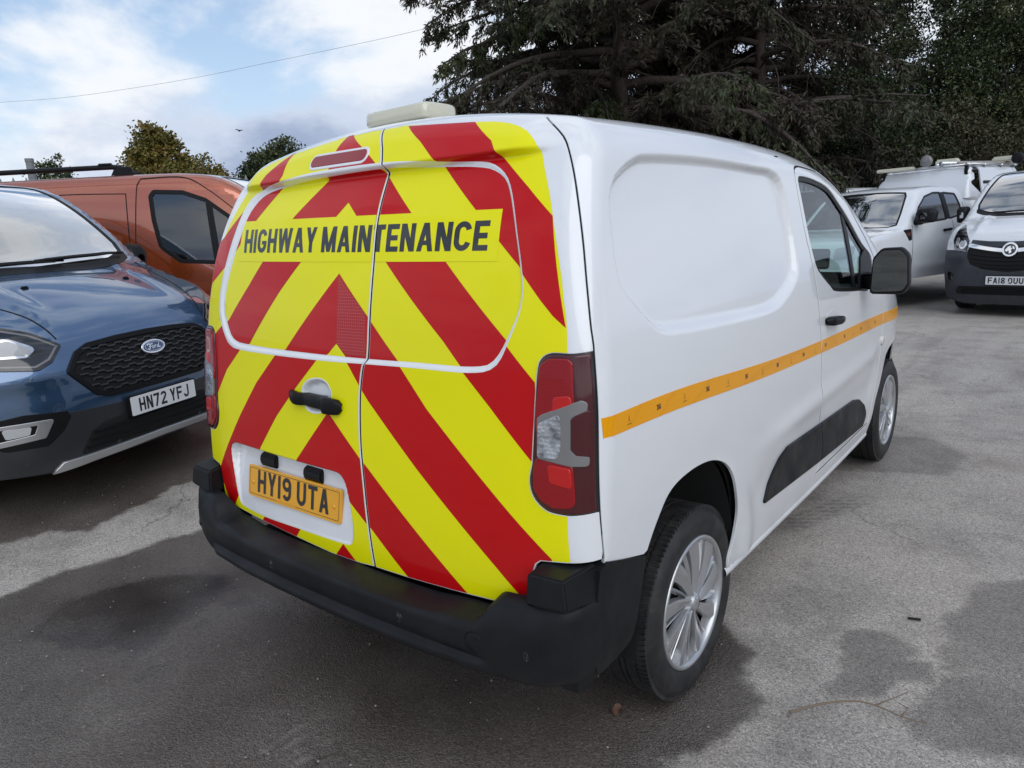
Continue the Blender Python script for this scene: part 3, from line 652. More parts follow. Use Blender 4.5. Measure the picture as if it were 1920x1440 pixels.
def make_mats():
    M['white'] = paint('white_paint', (.80, .815, .83), dirt=.30)
    M['white_far'] = paint('white_paint_far', (.74, .76, .78), dirt=.2)
    M['blue'] = paint('blue_metallic_paint', (.058, .132, .255), metallic=True)
    M['orange'] = paint('orange_metallic_paint', (.46, .095, .024), metallic=True)
    M['grey_paint'] = mat('dark_grey_satin_paint', (.022, .024, .028), .38, coat=.25)
    # self-adhesive sheet; the red one is prismatic with a fine cell pattern
    def film(name, col, cell, depth, hue=None):
        m = mat(name, col, .40, coat=.42, coat_r=.04, spec=.10); n = NT(m); p = n.map(n.obj(), (1, 0, 1))
        if cell:
            v = n.nd('ShaderNodeTexVoronoi', {'Vector': p, 'Scale': cell, 'Randomness': .12}, feature='DISTANCE_TO_EDGE').outputs[0]
            e = n.ramp(v, [(.02, 1.), (.12, 0.)])
            n.set('Base Color', n.mix(n.math('MULTIPLY', e, .45), (*col, 1), (*(hue or col), 1)))
            n.set('Normal', n.bump(e, .10, .0008))
        n.set('Coat Normal', n.bump(n.noise(n.obj(), 3.2, 2.), .05, .02))
        return m
    M['yellow'] = film('yellow_fluorescent_film', (.86, .82, .000), 0, 0)
    M['red'] = film('red_prismatic_film', (.52, .001, .003), 150., .4, (.60, .010, .012))
    M['red_pale'] = film('red_prismatic_film_pale', (.42, .012, .018), 110., .4, (.66, .20, .19))
    M['amber'] = film('amber_tape', (.86, .36, .002), 240., .3, (.74, .29, .002))
    M['ink'] = mat('black_ink', (.012, .013, .016), .28, coat=.5)
    M['black_plastic'] = plastic('black_bumper_plastic', (.0070, .0075, .0088), .42)
    M['black_trim'] = plastic('black_trim', (.008, .008, .009), .42, wear=False)
    M['gloss_black'] = mat('gloss_black', (.006, .006, .007), .12, coat=.6)
    M['dark_fill'] = mat('rubber_seal', (.012, .012, .012), .6)
    M['void'] = mat('unlit_cavity', (.006, .006, .006), .9)
    M['plate_y'] = mat('yellow_number_plate', (.86, .40, .015), .25, coat=.6)
    M['plate_w'] = mat('white_number_plate', (.74, .75, .76), .25, coat=.6)
    M['chrome'] = mat('chrome', (.82, .83, .85), .08, 1.)
    M['silver'] = mat('silver_plastic_paint', (.50, .51, .52), .30, .75, coat=.5)
    M['alu'] = mat('dull_aluminium', (.55, .56, .57), .38, 1.)
    M['glass'] = glass('window_glass', refl=.5)
    M['glass_dark'] = glass('dark_window_glass', dark=.30, refl=1.6)
    M['glass_cab'] = glass('cab_windscreen_glass', (.74, .90, .87), refl=.5)
    M['glass_screen'] = glass('windscreen_glass', (.70, .86, .84), refl=3.6)
    M['mirror'] = mat('mirror_glass', (.15, .165, .165), .015, 1.)
    def lens(name, col, lo):
        m = mat(name, col, .14, coat=.5, coat_r=.01, spec=.3); n = NT(m); p = n.obj()
        w = n.nd('ShaderNodeTexWave', {'Vector': p, 'Scale': 60., 'Distortion': .2}, bands_direction='Z').outputs[1]
        n.set('Base Color', n.mix(n.math('MULTIPLY', w, .35), (*col, 1), (*lo, 1))); n.set('Normal', n.bump(w, .12, .002)); n.set('Coat Normal', n.nd('ShaderNodeNewGeometry').outputs['Normal'])
        return m
    M['lens_red'] = lens('red_lamp_lens', (.30, .003, .006), (.17, .002, .004))
    M['lens_bright'] = lens('bright_red_lamp_lens', (.55, .010, .008), (.34, .005, .006))
    M['lens_dark'] = mat('smoked_red_lens', (.060, .002, .005), .06, coat=.5, coat_r=.01)
    m = mat('clear_faceted_lens', (.42, .43, .44), .12, .55, coat=1., coat_r=.01); n = NT(m); p = n.obj()
    f = n.voro(p, 95., rnd=.5); n.set('Normal', n.bump(f, .55, .004)); n.set('Base Color', n.ramp(n.noise(p, 30., 3.), [(.35, (.16, .165, .17)), (.6, (.55, .56, .57))])); n.set('Coat Normal', n.nd('ShaderNodeNewGeometry').outputs['Normal']); M['lens_facet'] = m
    M['lens_clear'] = lens('clear_ribbed_lens', (.52, .53, .53), (.16, .17, .18))
    M['lens_frame'] = mat('pale_lamp_frame', (.19, .182, .178), .22, coat=.5)
    M['lens_outer'] = glass('clear_lamp_cover', (.97, .97, .97), refl=.45)
    M['lens_tint'] = glass('red_lamp_cover', (.86, .50, .53), refl=1.0)
    M['beacon'] = mat('yellowed_clear_lens', (.62, .60, .46), .14, coat=1., coat_r=.02)
    M['indicator'] = mat('clear_indicator_lens', (.70, .68, .64), .12, coat=1.)
    # tyre rubber
    m = mat('tyre_rubber', (.017, .017, .018), .62); n = NT(m); p = n.obj()
    n.set('Base Color', n.mix(n.ramp(n.noise(p, 16., 6., .65), [(.42, 0.), (.75, 1.)]), (.012, .012, .013, 1), (.040, .038, .035, 1))); n.set('Normal', n.bump(n.noise(p, 240., 3.), .25, .001)); M['tyre'] = m
    M['brake'] = mat('rusty_steel', (.09, .07, .06), .6, .7)
    M['interior'] = plastic('dark_interior_plastic', (.030, .032, .034), .6, wear=False)
    M['fabric'] = plastic('grey_seat_fabric', (.060, .062, .066), .85, 400., .3, wear=False)
make_mats()
# ---------------------------------------------------------------- the yard
def vnoise(P, scale, seed=0, oct=4):
    """value noise, a few octaves, -1..1"""
    P = np.asarray(P, float) * scale; out = np.zeros(len(P)); amp = 1.; tot = 0.
    for o in range(oct):
        i = np.floor(P).astype(np.int64); f = P - i; f = f * f * (3 - 2 * f)
        def h(a, b):
            n = (a * 374761393 + b * 668265263 + (seed + o) * 974634777) & 0x7fffffff
            n = ((n ^ (n >> 13)) * 1274126177) & 0x7fffffff; return ((n ^ (n >> 16)) & 0xffff) / 32767.5 - 1
        x, y = i[:, 0], i[:, 1]
        v = (h(x, y) * (1 - f[:, 0]) + h(x + 1, y) * f[:, 0]) * (1 - f[:, 1]) + (h(x, y + 1) * (1 - f[:, 0]) + h(x + 1, y + 1) * f[:, 0]) * f[:, 1]
        out += v * amp; tot += amp; amp *= .5; P = P * 2.03 + 17.3
    return out / tot
def rise(P):
    """the yard climbs gently to the left and towards the back"""
    P = np.atleast_2d(P); return .15 * sstep((-P[:, 0] - 1.3) / 3.2) * (1 - .3 * sstep((P[:, 1] - 6) / 6)) + .05 * sstep((P[:, 1] - 5) / 4) * sstep((P[:, 0] + 3) / 1.5)
def build_ground():
    def axis(a, b, st, far):
        mid = list(np.arange(a, b, st)); lo = []; hi = []; s = st; x = a
        while x > -far: s *= 1.25; x -= s; lo.append(x)
        s = st; x = mid[-1]
        while x < far: s *= 1.25; x += s; hi.append(x)
        return np.array(lo[::-1] + mid + hi)
    X = axis(-3.4, 2.3, .022, 900); Y = axis(-1.1, 4.2, .022, 900)
    P = np.stack(np.meshgrid(X, Y, indexing='ij'), -1).reshape(-1, 2)
    nx, ny = len(X), len(Y)
    near = (np.abs(P[:, 0]) < 12) & (P[:, 1] > -4) & (P[:, 1] < 16); Q = P[near]
    warp = np.stack([vnoise(Q, 5.5, 3, 5), vnoise(Q, 5.5, 9, 5)], 1) * .055 + np.stack([vnoise(Q, 30., 5, 3), vnoise(Q, 30., 7, 3)], 1) * .026
    W = np.zeros(len(Q)); MUD = np.zeros(len(Q)); PU = np.zeros(len(Q)); TR = np.zeros(len(Q))
    def fill(name, soft=.035, warped=1.): return sstep(.5 - poly_sdf(Q + warp * warped, GROUND[name]) / (2 * soft))
    for k in ('wet_main', 'wet_blue', 'wet_b', 'wet_c', 'wet_d', 'wet_e'): W = np.maximum(W, fill(k, .022 if k == 'wet_b' else .03) * {'wet_b': .62, 'wet_c': .55, 'wet_d': .42, 'wet_e': .40, 'wet_blue': .95}.get(k, 1.))
    MUD = np.maximum(fill('mud', .05), fill('mud2', .03, .4))
    for k in ('pud1', 'pud2', 'pud3', 'pud4', 'pud5'): PU = np.maximum(PU, fill(k, .018, .25))
    # damp the sheet evenly with a broad noise so that it is never one tone
    W = np.clip(W * (.86 + .25 * vnoise(Q, 1.7, 21, 4)) + .0, 0, 1)
    def along(name):
        L = np.array(GROUND[name]); d = np.full(len(Q), 9.); s = np.zeros(len(Q)); acc = 0.; side = np.zeros(len(Q))
        for a, b in zip(L[:-1], L[1:]):
            e = b - a; l = np.linalg.norm(e); t = np.clip((Q - a) @ e / l**2, 0, 1); v = Q - a - t[:, None] * e; dd = np.linalg.norm(v, axis=1)
            n = v @ np.array([-e[1], e[0]]) / l; m = dd < d; d[m] = dd[m]; side[m] = n[m]; s[m] = acc + t[m] * l; acc += l
        return d, side, s, acc
    d, sd, s, T = along('track')
    TR += .9 * sstep((.085 - d) / .02) * (.45 + .55 * (np.sin(sd * 2 * np.pi / .042) > -.2)) * (.6 + .4 * np.sin(s * 190)) * sstep(s / .12) * sstep((T - s) / .5)
    for k, w, a in (('track2', .12, .35), ('track3', .05, .4), ('track4', .05, .35)):
        d, sd, s, T = along(k); TR += a * sstep((w - d) / .05) * (.6 + .4 * vnoise(Q, 14., 4, 2))
    d, sd, s, T = along('scuff')
    SC = sstep((.10 - d) / .02) * (np.sin(sd * 2 * np.pi / .045) > .2) * sstep(s / .05) * np.clip(vnoise(Q, 16., 8, 4) * 2.2 + .25, 0, 1)
    att = {n: np.zeros(len(P), np.float32) for n in ('wet', 'mud', 'puddle', 'track')}
    att['wet'][near] = W * (1 - .30 * SC); att['mud'][near] = MUD; att['puddle'][near] = PU * .30; att['track'][near] = np.clip(TR, 0, 1)
    z = vnoise(P, .9, 2, 3) * .004; z = np.where(np.abs(P).max(1) < 20, z, 0)
    z = z + rise(P)
    V = np.column_stack([P, z - .004])
    a = np.arange(nx * ny).reshape(nx, ny); Fc = np.stack([a[:-1, :-1], a[1:, :-1], a[1:, 1:], a[:-1, 1:]], -1).reshape(-1, 4)
    me = bpy.data.meshes.new('ground'); me.from_pydata(V.tolist(), [], Fc.tolist())
    for k, v in att.items(): me.attributes.new(k, 'FLOAT', 'POINT').data.foreach_set('value', v)
    me.polygons.foreach_set('use_smooth', np.ones(len(Fc), bool))
    m = mat('asphalt', (.2, .2, .2), .9); n = NT(m); p = n.pos()
    wet, mud, pud, trk = n.attr('wet'), n.attr('mud'), n.attr('puddle'), n.attr('track')
    ag = n.voro(p, 190., out=1); agd = n.voro(p, 190.)              # stones of the surface course
    ag2 = n.voro(p, 330., out=1)
    stone = n.nd('ShaderNodeSeparateColor', {'Color': ag}).outputs[0]; stone2 = n.nd('ShaderNodeSeparateColor', {'Color': ag2}).outputs[1]
    val = n.ramp(n.math('MULTIPLY_ADD', stone, .6, n.math('MULTIPLY', stone2, .4)), [(.08, (.200, .184, .164)), (.45, (.390, .361, .326)), (.80, (.520, .484, .440)), (1., (.76, .72, .67))])
    broad = n.ramp(n.noise(p, .55, 6., .6), [(.30, (.80, .79, .80)), (.70, (1.16, 1.14, 1.10))])
    stain = n.ramp(n.noise(p, 2.3, 7., .68), [(.34, .72), (.52, 1.), (.75, 1.08)])
    dry = n.mix(1., n.mix(1., val, broad, 'MULTIPLY'), stain, 'MULTIPLY')
    # old oil spots and fine cracks
    sp_ = n.voro(n.map(p, (1, 1, 0), (3.3, 1.7, 0)), 1.25); spr = n.nd('ShaderNodeSeparateColor', {'Color': n.voro(n.map(p, (1, 1, 0), (3.3, 1.7, 0)), 1.25, out=1)}).outputs[0]
    wob = n.math('MULTIPLY_ADD', n.noise(p, 14., 4.), .10, sp_)
    spot = n.math('MULTIPLY', n.ramp(wob, [(.085, 1.), (.125, 0.)]), n.ramp(spr, [(.45, 0.), (.55, 1.)]))
    dry = n.mix(n.math('MULTIPLY', spot, .55), dry, (.055, .050, .046, 1))
    ck = n.nd('ShaderNodeTexVoronoi', {'Vector': n.nd('ShaderNodeVectorMath', {0: p, 1: n.nd('ShaderNodeVectorMath', {0: n.noise(p, 2.5, 5., .6, out=1), 'Scale': .5}, operation='SCALE').outputs[0]}, operation='ADD').outputs[0], 'Scale': .62}, feature='DISTANCE_TO_EDGE').outputs[0]
    crack = n.math('MULTIPLY', n.ramp(ck, [(.0012, 1.), (.0045, 0.)]), n.ramp(n.noise(p, .45, 3.), [(.50, 0.), (.60, .8)]))
    dry = n.mix(crack, dry, (.045, .042, .040, 1))
    rust = n.ramp(n.noise(n.map(p, (1, 1, 1), (7, 3, 0)), 1.1, 5., .6), [(.56, 0.), (.72, 1.)])
    dry = n.mix(n.math('MULTIPLY', rust, .28), dry, (.235, .165, .130, 1))
    dry = n.mix(n.math('MULTIPLY', trk, .62), dry, (.040, .037, .035, 1))
    wcol = n.mix(1., val, (.150, .124, .104, 1), "MULTIPLY")
    wcol = n.mix(n.math('MULTIPLY', mud, .88), wcol, (.016, .010, .007, 1))
    col = n.mix(wet, dry, wcol); col = n.mix(pud, col, (.022, .020, .020, 1))
    n.set('Base Color', col)
    rwet = n.ramp(n.noise(p, 3.1, 6., .6), [(.30, .12), (.70, .30)])
    r = n.math('MULTIPLY_ADD', n.math('SUBTRACT', rwet, .88), wet, .88)
    r = n.math('MULTIPLY_ADD', n.math('SUBTRACT', .03, r), pud, r)
    r = n.math('MULTIPLY_ADD', n.math('SUBTRACT', .08, r), n.math('MULTIPLY', mud, .8), r)
    n.set('Roughness', r); n.set('Specular IOR Level', n.math('MULTIPLY_ADD', n.math('MAXIMUM', wet, pud), .50, .42))
    coarse = n.noise(p, 88., 2., .5)
    relief = n.math('MULTIPLY_ADD', coarse, 1.0, n.math('MULTIPLY', n.math('SUBTRACT', .5, agd), .7))
    st = n.math('MULTIPLY', n.math('SUBTRACT', 1., n.math('MULTIPLY', mud, .80)), n.math('SUBTRACT', 1., pud))
    nb = n.nd('ShaderNodeBump', {'Height': relief, 'Distance': .006}); n.put(nb.inputs['Strength'], n.math('MULTIPLY', st, n.math('MULTIPLY_ADD', wet, .38, .40)))
    n.set('Normal', nb)
    me.materials.append(m)
    finish(bpy.data.objects.new('ground', me), kind='structure')
build_ground()
# ---------------------------------------------------------------- the white maintenance van
RB = lambda k: np.array(VD[k], float)
SPLIT = RB('split')
def build_van():
    global RECESS_F
    van = empty('delivery_van', (0, .0, 0), label='white panel van with red and yellow chevron rear doors reading HIGHWAY MAINTENANCE', cat='van')
    B = VAN
    # ---- outlines
    gap = smooth_loop(RB('gapline'), 60, False)
    gap3 = B.hit(gap, 'rear')
    # the roof edge of the doors: from the split over to the gap line
    topx = np.linspace(-gap[0, 0], gap[0, 0], 41)
    zt = np.interp(np.abs(topx), [0, .2, .4, .53, gap[0, 0]], [1.8465, 1.8420, 1.8290, 1.8145, gap[0, 1]])
    top = np.stack([topx, zt], 1)
    topR = top[20:]
    # ---- rear doors
    low = np.array([[.165, .541], [.30, .548], [.52, .557], [.70, .567], [.725, .574], [.737, .592], [.7405, .674], [.748, .696], [.762, .707], [.84, .714], [.874, .7145], [.893, .7145]])
    lowL = low * (-1, 1)
    g2 = .0055
    sp = smooth_loop(SPLIT, 60, False)
    spR = sp + (g2, 0); spL = sp - (g2, 0)
    right = np.vstack([spR[::-1], top[top[:, 0] > sp[0, 0] + .02], gap[1:-1], low[::-1][:-1]])
    left = np.vstack([spL, [[.09, .5395], [-.05, .537]], lowL[1:], (gap * (-1, 1))[::-1][1:-1], top[top[:, 0] < sp[0, 0] - .02]])
    doors = {}
    # finer points along the pressed edges of the doors
    gx, gz = np.meshgrid(np.arange(-.80, .80, .0052), np.arange(.54, 1.76, .0052), indexing='ij'); FP = np.stack([gx.ravel(), gz.ravel()], 1)
    fw, fh, fp = WELL(FP[:, 0], FP[:, 1]), HREC(FP[:, 0], FP[:, 1]), PRESS(FP[:, 0], FP[:, 1])
    FP = FP[((fw < .008) & (fw > -.022)) | ((fh < .006) & (fh > -.028)) | ((fp < .010) & (fp > -.012)) | (FP[:, 1] > 1.692)]; FP = FP + np.random.default_rng(2).normal(0, .0003, FP.shape)
    gapfull = np.vstack([gap, [[.3, .55], [.3, 1.79]]])
    # lamps cut out of the door corners
    lampR = smooth_loop(RB('lamp')[:15], 90, False)
    lampR = np.vstack([lampR, gap[(gap[:, 1] > .84) & (gap[:, 1] < 1.225)][::-1] + (.02, 0)])
    lampL = lampR * (-1, 1)
    for nm, out, lamp in (('right', right, lampR), ('left', left, lampL)):
        k = lambda C, o=out, l=lamp: inside(C, o) & ~inside(C, l)
        doors[nm] = panel(B, 'rear_door', M['white'], [densify(out, .015), lamp], 'rear', van, step=.011, keep=k, rim=.010, rr=.0025, extra=FP)
    # ---- chevron film
    yr = smooth_loop(RB('yel_right'), 70, False)
    half = np.vstack([[[0, 1.8425], [.2, 1.8375]], yr[2:]])
    yel = np.vstack([half[half[:, 1] > .5], [[.84, .5], [-.84, .5]], (half * (-1, 1))[::-1]])
    press_o, press_i = smooth_loop(RB('press_o'), 150), smooth_loop(RB('press_i'), 150)
    well = smooth_loop(RB('plate_well'), 90); hrec = smooth_loop(RB('hrec'), 60); br3 = RB('brake3')
    clipR, clipL = right + 0., left + 0.
    def shrink(o, d):     # keep film a few millimetres off the panel edges
        return lambda C: poly_sdf(C, o) < -d
    def film(nm, mt, poly, off, door, step=.011, cut=()):
        out = {'right': right, 'left': left}[door]; lamp = {'right': lampR, 'left': lampL}[door]
        pd = densify(poly, .03)
        def k(C):
            v = inside(C, pd) & inside(C, trimmed[door]) & ~inside(C, lamp)
            for c_ in cut: v &= ~inside(C, c_)
            return v & ~(inside(C, press_o) & ~inside(C, press_i))
        # inner copies of the door edge keep the film trimmed to it
        loops = [pd, trimmed[door], lamp, press_o, press_i] + list(cut)
        return panel(B, nm, mt, loops, 'rear', doors[door], step=step, keep=k, off=off, rim=0, extra=FP)
    def inset(o, d):
        o = densify(o, .012); a = np.roll(o, 1, 0); b = np.roll(o, -1, 0); t = b - a; t /= np.maximum(np.linalg.norm(t, axis=1, keepdims=True), 1e-9)
        n = np.stack([-t[:, 1], t[:, 0]], 1); area = .5 * np.sum(o[:, 0] * np.roll(o[:, 1], -1) - np.roll(o[:, 0], -1) * o[:, 1])
        return o + n * (d if area > 0 else -d)
    trimmed = {'right': inset(right, .0014), 'left': inset(left, .0014)}
    film('yellow_film', M['yellow'], yel, .0006, 'right', cut=(hrec,)); film('yellow_film', M['yellow'], yel, .0006, 'left', cut=(hrec, well, br3))
    R1 = RB('R1'); L1 = RB('L1')
    left1 = np.vstack([[[-.412, 1.8235]], L1[1:], [[-.93, 1.30], [-.93, 1.45]], (R1[10:] * (-1, 1))])
    stripes = [R1, left1, RB('C0'), RB('C2'), RB('C3'), RB('C4')]
    for i, s_ in enumerate(stripes):
        if i != 1: film('red_chevron', M['red'], s_, .0011, 'right')
        if i != 0: film('red_chevron', M['red'], s_, .0011, 'left', cut=(well, br3, hrec))
    ban = RB('banner')
    film('yellow_banner', M['yellow'], ban, .0016, 'right'); film('yellow_banner', M['yellow'], ban, .0016, 'left')
    # patch of a second roll of red film, its cells plainly visible
    pp = RB('patch'); film('red_film_patch', M['red_pale'], pp, .0016, 'left')
    # bare painted edge of the pressed panel
    def ring(door):
        out = {'right': right, 'left': left}[door]
        k = lambda C: inside(C, press_o) & ~inside(C, press_i) & inside(C, trimmed[door])
        panel(B, 'pressed_edge', M['white'], [press_o, press_i, trimmed[door]], 'rear', doors[door], step=.011, keep=k, off=.0006, rim=0, extra=FP)
    ring('right'); ring('left')
    # lettering
    gl, W = text_polys('HIGHWAY MAINTENANCE', {'*': .60, 'I': .205, 'W': .88, 'M': .76, 'A': .66, 'Y': .62, 'T': .53, 'E': .52, 'G': .62, 'C': .61}, .190, .085, .30)
    tb = RB('textbox')
    letters = [[bilin(densify(p, .05), tb) for p in g] for g in gl]
    for ch, g in zip('HIGHWAYMAINTENANCE', letters):
        for door in ('left', 'right'):
            pts = np.vstack(g); sx = np.interp(pts[:, 1], sp[::-1, 1], sp[::-1, 0])
            if door == 'left' and (pts[:, 0] > sx - .004).all() or door == 'right' and (pts[:, 0] < sx + .004).all(): continue
            out = {'right': right, 'left': left}[door]
            k = lambda C, g=g: np.any([inside(C, p) for p in g], axis=0) & inside(C, trimmed[door])
            panel(B, 'letter', M['ink'], list(g) + [trimmed[door]], 'rear', doors[door], step=.03, keep=k, off=.0021, rim=0)
    # ---- rear lamps
    for sgn in (1, -1):
        lamp = empty('rear_lamp', parent=van)
        def lp(nm, mt, poly, off, rim=.02, rr=.004, step=.012, keep=None, loops=None):
            return panel(B, nm, mt, loops or [densify(poly, .012)], 'rear', lamp, mirror=sgn < 0, step=step, keep=keep, off=off, rim=rim, rr=rr)
        ln = lampR
        k = lambda C: inside(C, ln) & (poly_sdf(C, gapfull) < -.001)
        lp('lamp_housing', M['gloss_black'], None, -.001, loops=[ln, gapfull], keep=k)
        k2 = lambda C: (poly_sdf(C, ln) < -.011) & (poly_sdf(C, gapfull) < -.006)
        lin = inset(ln, .011)
        lp('dark_red_lens', M['lens_dark'], None, .006, loops=[lin, inset(gapfull, .006)], keep=k2, rr=.006)
        up = np.array([[.757, 1.195], [.775, 1.210], [.822, 1.212], [.832, 1.205], [.842, 1.062], [.752, 1.032], [.747, 1.06]])
        dn = np.array([[.752, .975], [.842, .962], [.850, .858], [.80, .853], [.768, .868], [.750, .892], [.748, .93]])
        lp('red_lens', M['lens_red'], round_poly(up, .012), .0105, .006); lp('red_lens', M['lens_red'], round_poly(dn, .02), .0105, .006)
        lp('bright_reflector', M['lens_bright'], round_poly([[.795, 1.12], [.832, 1.125], [.838, 1.075], [.790, 1.058]], .008), .0125, .003)
        lp('bright_reflector', M['lens_bright'], round_poly([[.785, .955], [.838, .950], [.842, .905], [.790, .915]], .008), .0125, .003)
        cl = round_poly(RB('lamp_clear'), .006)
        lp('clear_lens_frame', M['lens_frame'], round_poly(RB('lamp_clear'), .006), .013, .008, .003)
        lp('clear_lens', M['lens_facet'], round_poly(np.array([[.757, 1.055], [.806, 1.080], [.812, 1.068], [.814, .995], [.806, .975], [.758, .970]]), .01), .0145, .003, .002)
        lp('smoked_insert', M['lens_dark'], round_poly(RB('lamp_dark'), .004), .0150, .003, .002)
    # ---- door furniture
    hd = empty('door_handle', parent=van)
    panel(B, 'handle_recess', M['white'], [hrec], 'rear', hd, step=.01, off=.0012, rim=.004, rr=.003)
    hp = RB('handle'); c0 = B.hit(hp.mean(0)[None], 'rear')[0]
    x0, x1 = hp[:, 0].min(), hp[:, 0].max()
    zc = np.interp; secs = []
    for i, t in enumerate(np.linspace(0, 1, 22)):
        x = x0 + (x1 - x0) * t; zz = np.interp(t, [0, .3, .7, 1], [hp[0, 1] - .018, hp[0, 1] - .026, hp[0, 1] - .030, hp[0, 1] - .033])
        hh = np.interp(t, [0, .04, .12, .6, .75, .95, 1], [.005, .016, .019, .021, .026, .024, .008]); sec = []
        s0 = B.hit(np.array([[x, zz]]), 'rear')[0][1]
        dpt = np.interp(t, [0, .08, .2, .5, .8, .95, 1], [.006, .022, .036, .042, .036, .026, .008])
        for a in np.linspace(0, 2 * np.pi, 16, endpoint=False):
            ca, sa = math.cos(a), math.sin(a); q = lambda v: np.sign(v) * abs(v)**.6
            sec.append((x, s0 - dpt * .5 - q(ca) * dpt * .5 + .002, zz + q(sa) * hh))
        secs.append(sec)
    loft_ob('grip', secs, M['black_trim'], hd, closed=True)
    V, F2 = lathe([(.0001, -.002), (.009, -.002), (.009, .001), (.0105, .001), (.0105, -.003)], 24); lk = mesh_ob('lock_cylinder', [(v[1], v[0], v[2]) for v in V], F2, M['alu'], hd)
    lk.location = (x1 - .024, c0[1] - .040, hp[0, 1] - .030)
    b3 = empty('high_level_brake_lamp', parent=van)
    def pill(r): 
        e0, e1 = np.array([-.226, 1.768]), np.array([.016, 1.766])
        return np.array([(e1[0] + r * math.cos(a), e1[1] + r * math.sin(a)) for a in np.linspace(-math.pi / 2, math.pi / 2, 14)] + [(e0[0] + r * math.cos(a), e0[1] + r * math.sin(a)) for a in np.linspace(math.pi / 2, 1.5 * math.pi, 14)])
    panel(B, 'lamp_surround', M['white'], [pill(.0235)], 'rear', b3, step=.008, off=.003, rim=.004, rr=.003)
    panel(B, 'red_lens', M['lens_red'], [pill(.0160)], 'rear', b3, step=.008, off=.0048, rim=.004, rr=.002)
    # ---- number plate in its well
    pl = empty('number_plate', parent=van)
    pc = np.array([-.2554, .0341 - .003, .6987]); tilt = .168; ux = np.array([1., 0, 0]); uz = np.array([0, math.sin(tilt), math.cos(tilt)]); nr = np.array([0, -math.cos(tilt), math.sin(tilt)])
    def plate_panel(nm, mt, w, h, off, thick, r=.012):
        bm = bmesh.new(); o = round_poly(rect(-w / 2, -h / 2, w / 2, h / 2), r); vs_ = [bm.verts.new(pc + ux * p[0] + uz * p[1] + nr * off) for p in o]; bk = [bm.verts.new(pc + ux * p[0] + uz * p[1] + nr * (off - thick)) for p in o]
        bm.faces.new(vs_)
        for i in range(len(o)): j = (i + 1) % len(o); bm.faces.new((vs_[i], bk[i], bk[j], vs_[j]))
        return bm_ob(nm, bm, mt, pl)
    plate_panel('plate_blank', M['plate_y'], .52, .111, .0, .008)
    bm = bmesh.new(); o1 = round_poly(rect(-.252, -.047, .252, .047), .008); o2 = round_poly(rect(-.2505, -.0455, .2505, .0455), .007)
    for i in range(len(o1)):
        j = (i + 1) % len(o1)
        bm.faces.new([bm.verts.new(pc + ux * p[0] + uz * p[1] + nr * .0008) for p in (o1[i], o1[j], o2[j], o2[i])])
    bm_ob('printed_border', bm, M['ink'], pl)
    flat_text('registration', 'HY19 UTA', M['ink'], pl, pc + uz * .004, ux, uz, .079, nr, PLATE_W, total=.402, off=.0012)
    bm = bmesh.new(); box(bm, pc - uz * .0465 + ux * -.03 + nr * .0010, (.11, .0002, .006)); 
    bm_ob('border_break', bm, M['plate_y'], pl)
    for sx_ in (-.228, .228):
        bm = bmesh.new(); bmesh.ops.create_uvsphere(bm, u_segments=12, v_segments=8, radius=.0075); bmesh.ops.scale(bm, vec=(1, .45, 1), verts=bm.verts)
        o = bm_ob('screw_cap', bm, M['plate_y'], pl, smooth=True); o.location = pc + ux * sx_ - uz * .004 + nr * .001
    for u0 in (-.415, -.150):
        z0 = .772 if u0 < -.3 else .769; y0 = B.hit(np.array([[u0, .80]]), 'rear')[0][1]
        bm = bmesh.new(); pr = [(.030, .012), (.030, .030), (-.006, .034), (-.014, .024), (-.014, .006), (.0, -.004)]
        prof = [(y0 + .045, .026), (y0 + .004, .030), (y0 - .016, .020), (y0 - .020, -.004), (y0 - .010, -.022), (y0 + .050, -.006)]
        hull(bm, [(u0 + sx_ * .047, y, z0 + z) for sx_ in (-1, 1) for y, z in prof]); bm_ob('plate_lamp', bm, M['black_trim'], pl, bevel=.004)
    # ---- flank: body shell, front door
    win = smooth_loop(RB('win'), 120)
    arR = smooth_loop(np.vstack([[[.335, .60]], RB('arch_r'), [[.952, .32]]]), 60, False); af = RB('arch_f')[:7]
    arF = smooth_loop(np.vstack([[[2.945, .30]], af[:7], [[3.511, .762]], [[7.022 - a, b] for a, b in af[::-1]], [[4.077, .30]]]), 60, False)
    sillz = .335
    bg = RB('bgap')
    door_rear = smooth_loop(np.array([[2.18, 1.705], [1.95, 1.716], [1.845, 1.715], [1.785, 1.69], [1.768, 1.62], [1.775, 1.45], [1.80, 1.36], [1.826, 1.25], [1.842, 1.135], [1.868, .997], [1.893, .808], [1.915, .70], [1.965, .606], [2.0, .50], [1.992, .42], [1.965, .375]]), 70, False)
    door_front = smooth_loop(np.array([[2.93, .375], [2.965, .48], [3.0, .60], [3.03, .75], [3.035, .95], [3.0, 1.10], [2.93, 1.21], [2.80, 1.335], [2.62, 1.462], [2.42, 1.60], [2.30, 1.67], [2.18, 1.705]]), 60, False)
    door_o = np.vstack([door_rear, door_front[:-1]])
    door_in = inset(door_o, .0058); door_out = inset(door_o, -.0058)
    kd = lambda C: inside(C, door_in) & ~inside(C, win)
    for d_ in panel(B, 'front_door', M['white'], [door_in, win], 'side', van, both=True, step=.014, keep=kd, rim=.010, rr=.0025): doors.setdefault('front', []).append(d_)
    # body shell in (y, angle) coordinates
    pol = lambda Q: B.to_polar(B.hit(densify(Q, .02), 'side'))
    gp = B.hit(densify(gap, .02, False), 'rear'); nrm_g = B.normal(gp)
    tg = np.gradient(gp, axis=0); tg /= np.linalg.norm(tg, axis=1, keepdims=True); cr = np.cross(tg, nrm_g); cr *= np.sign(cr[:, 1:2]); gp = gp + cr * .0088
    tp = B.hit(densify(topR, .03, False), 'rear'); tp[:, 1] += .004; tp[:, 2] += .0015
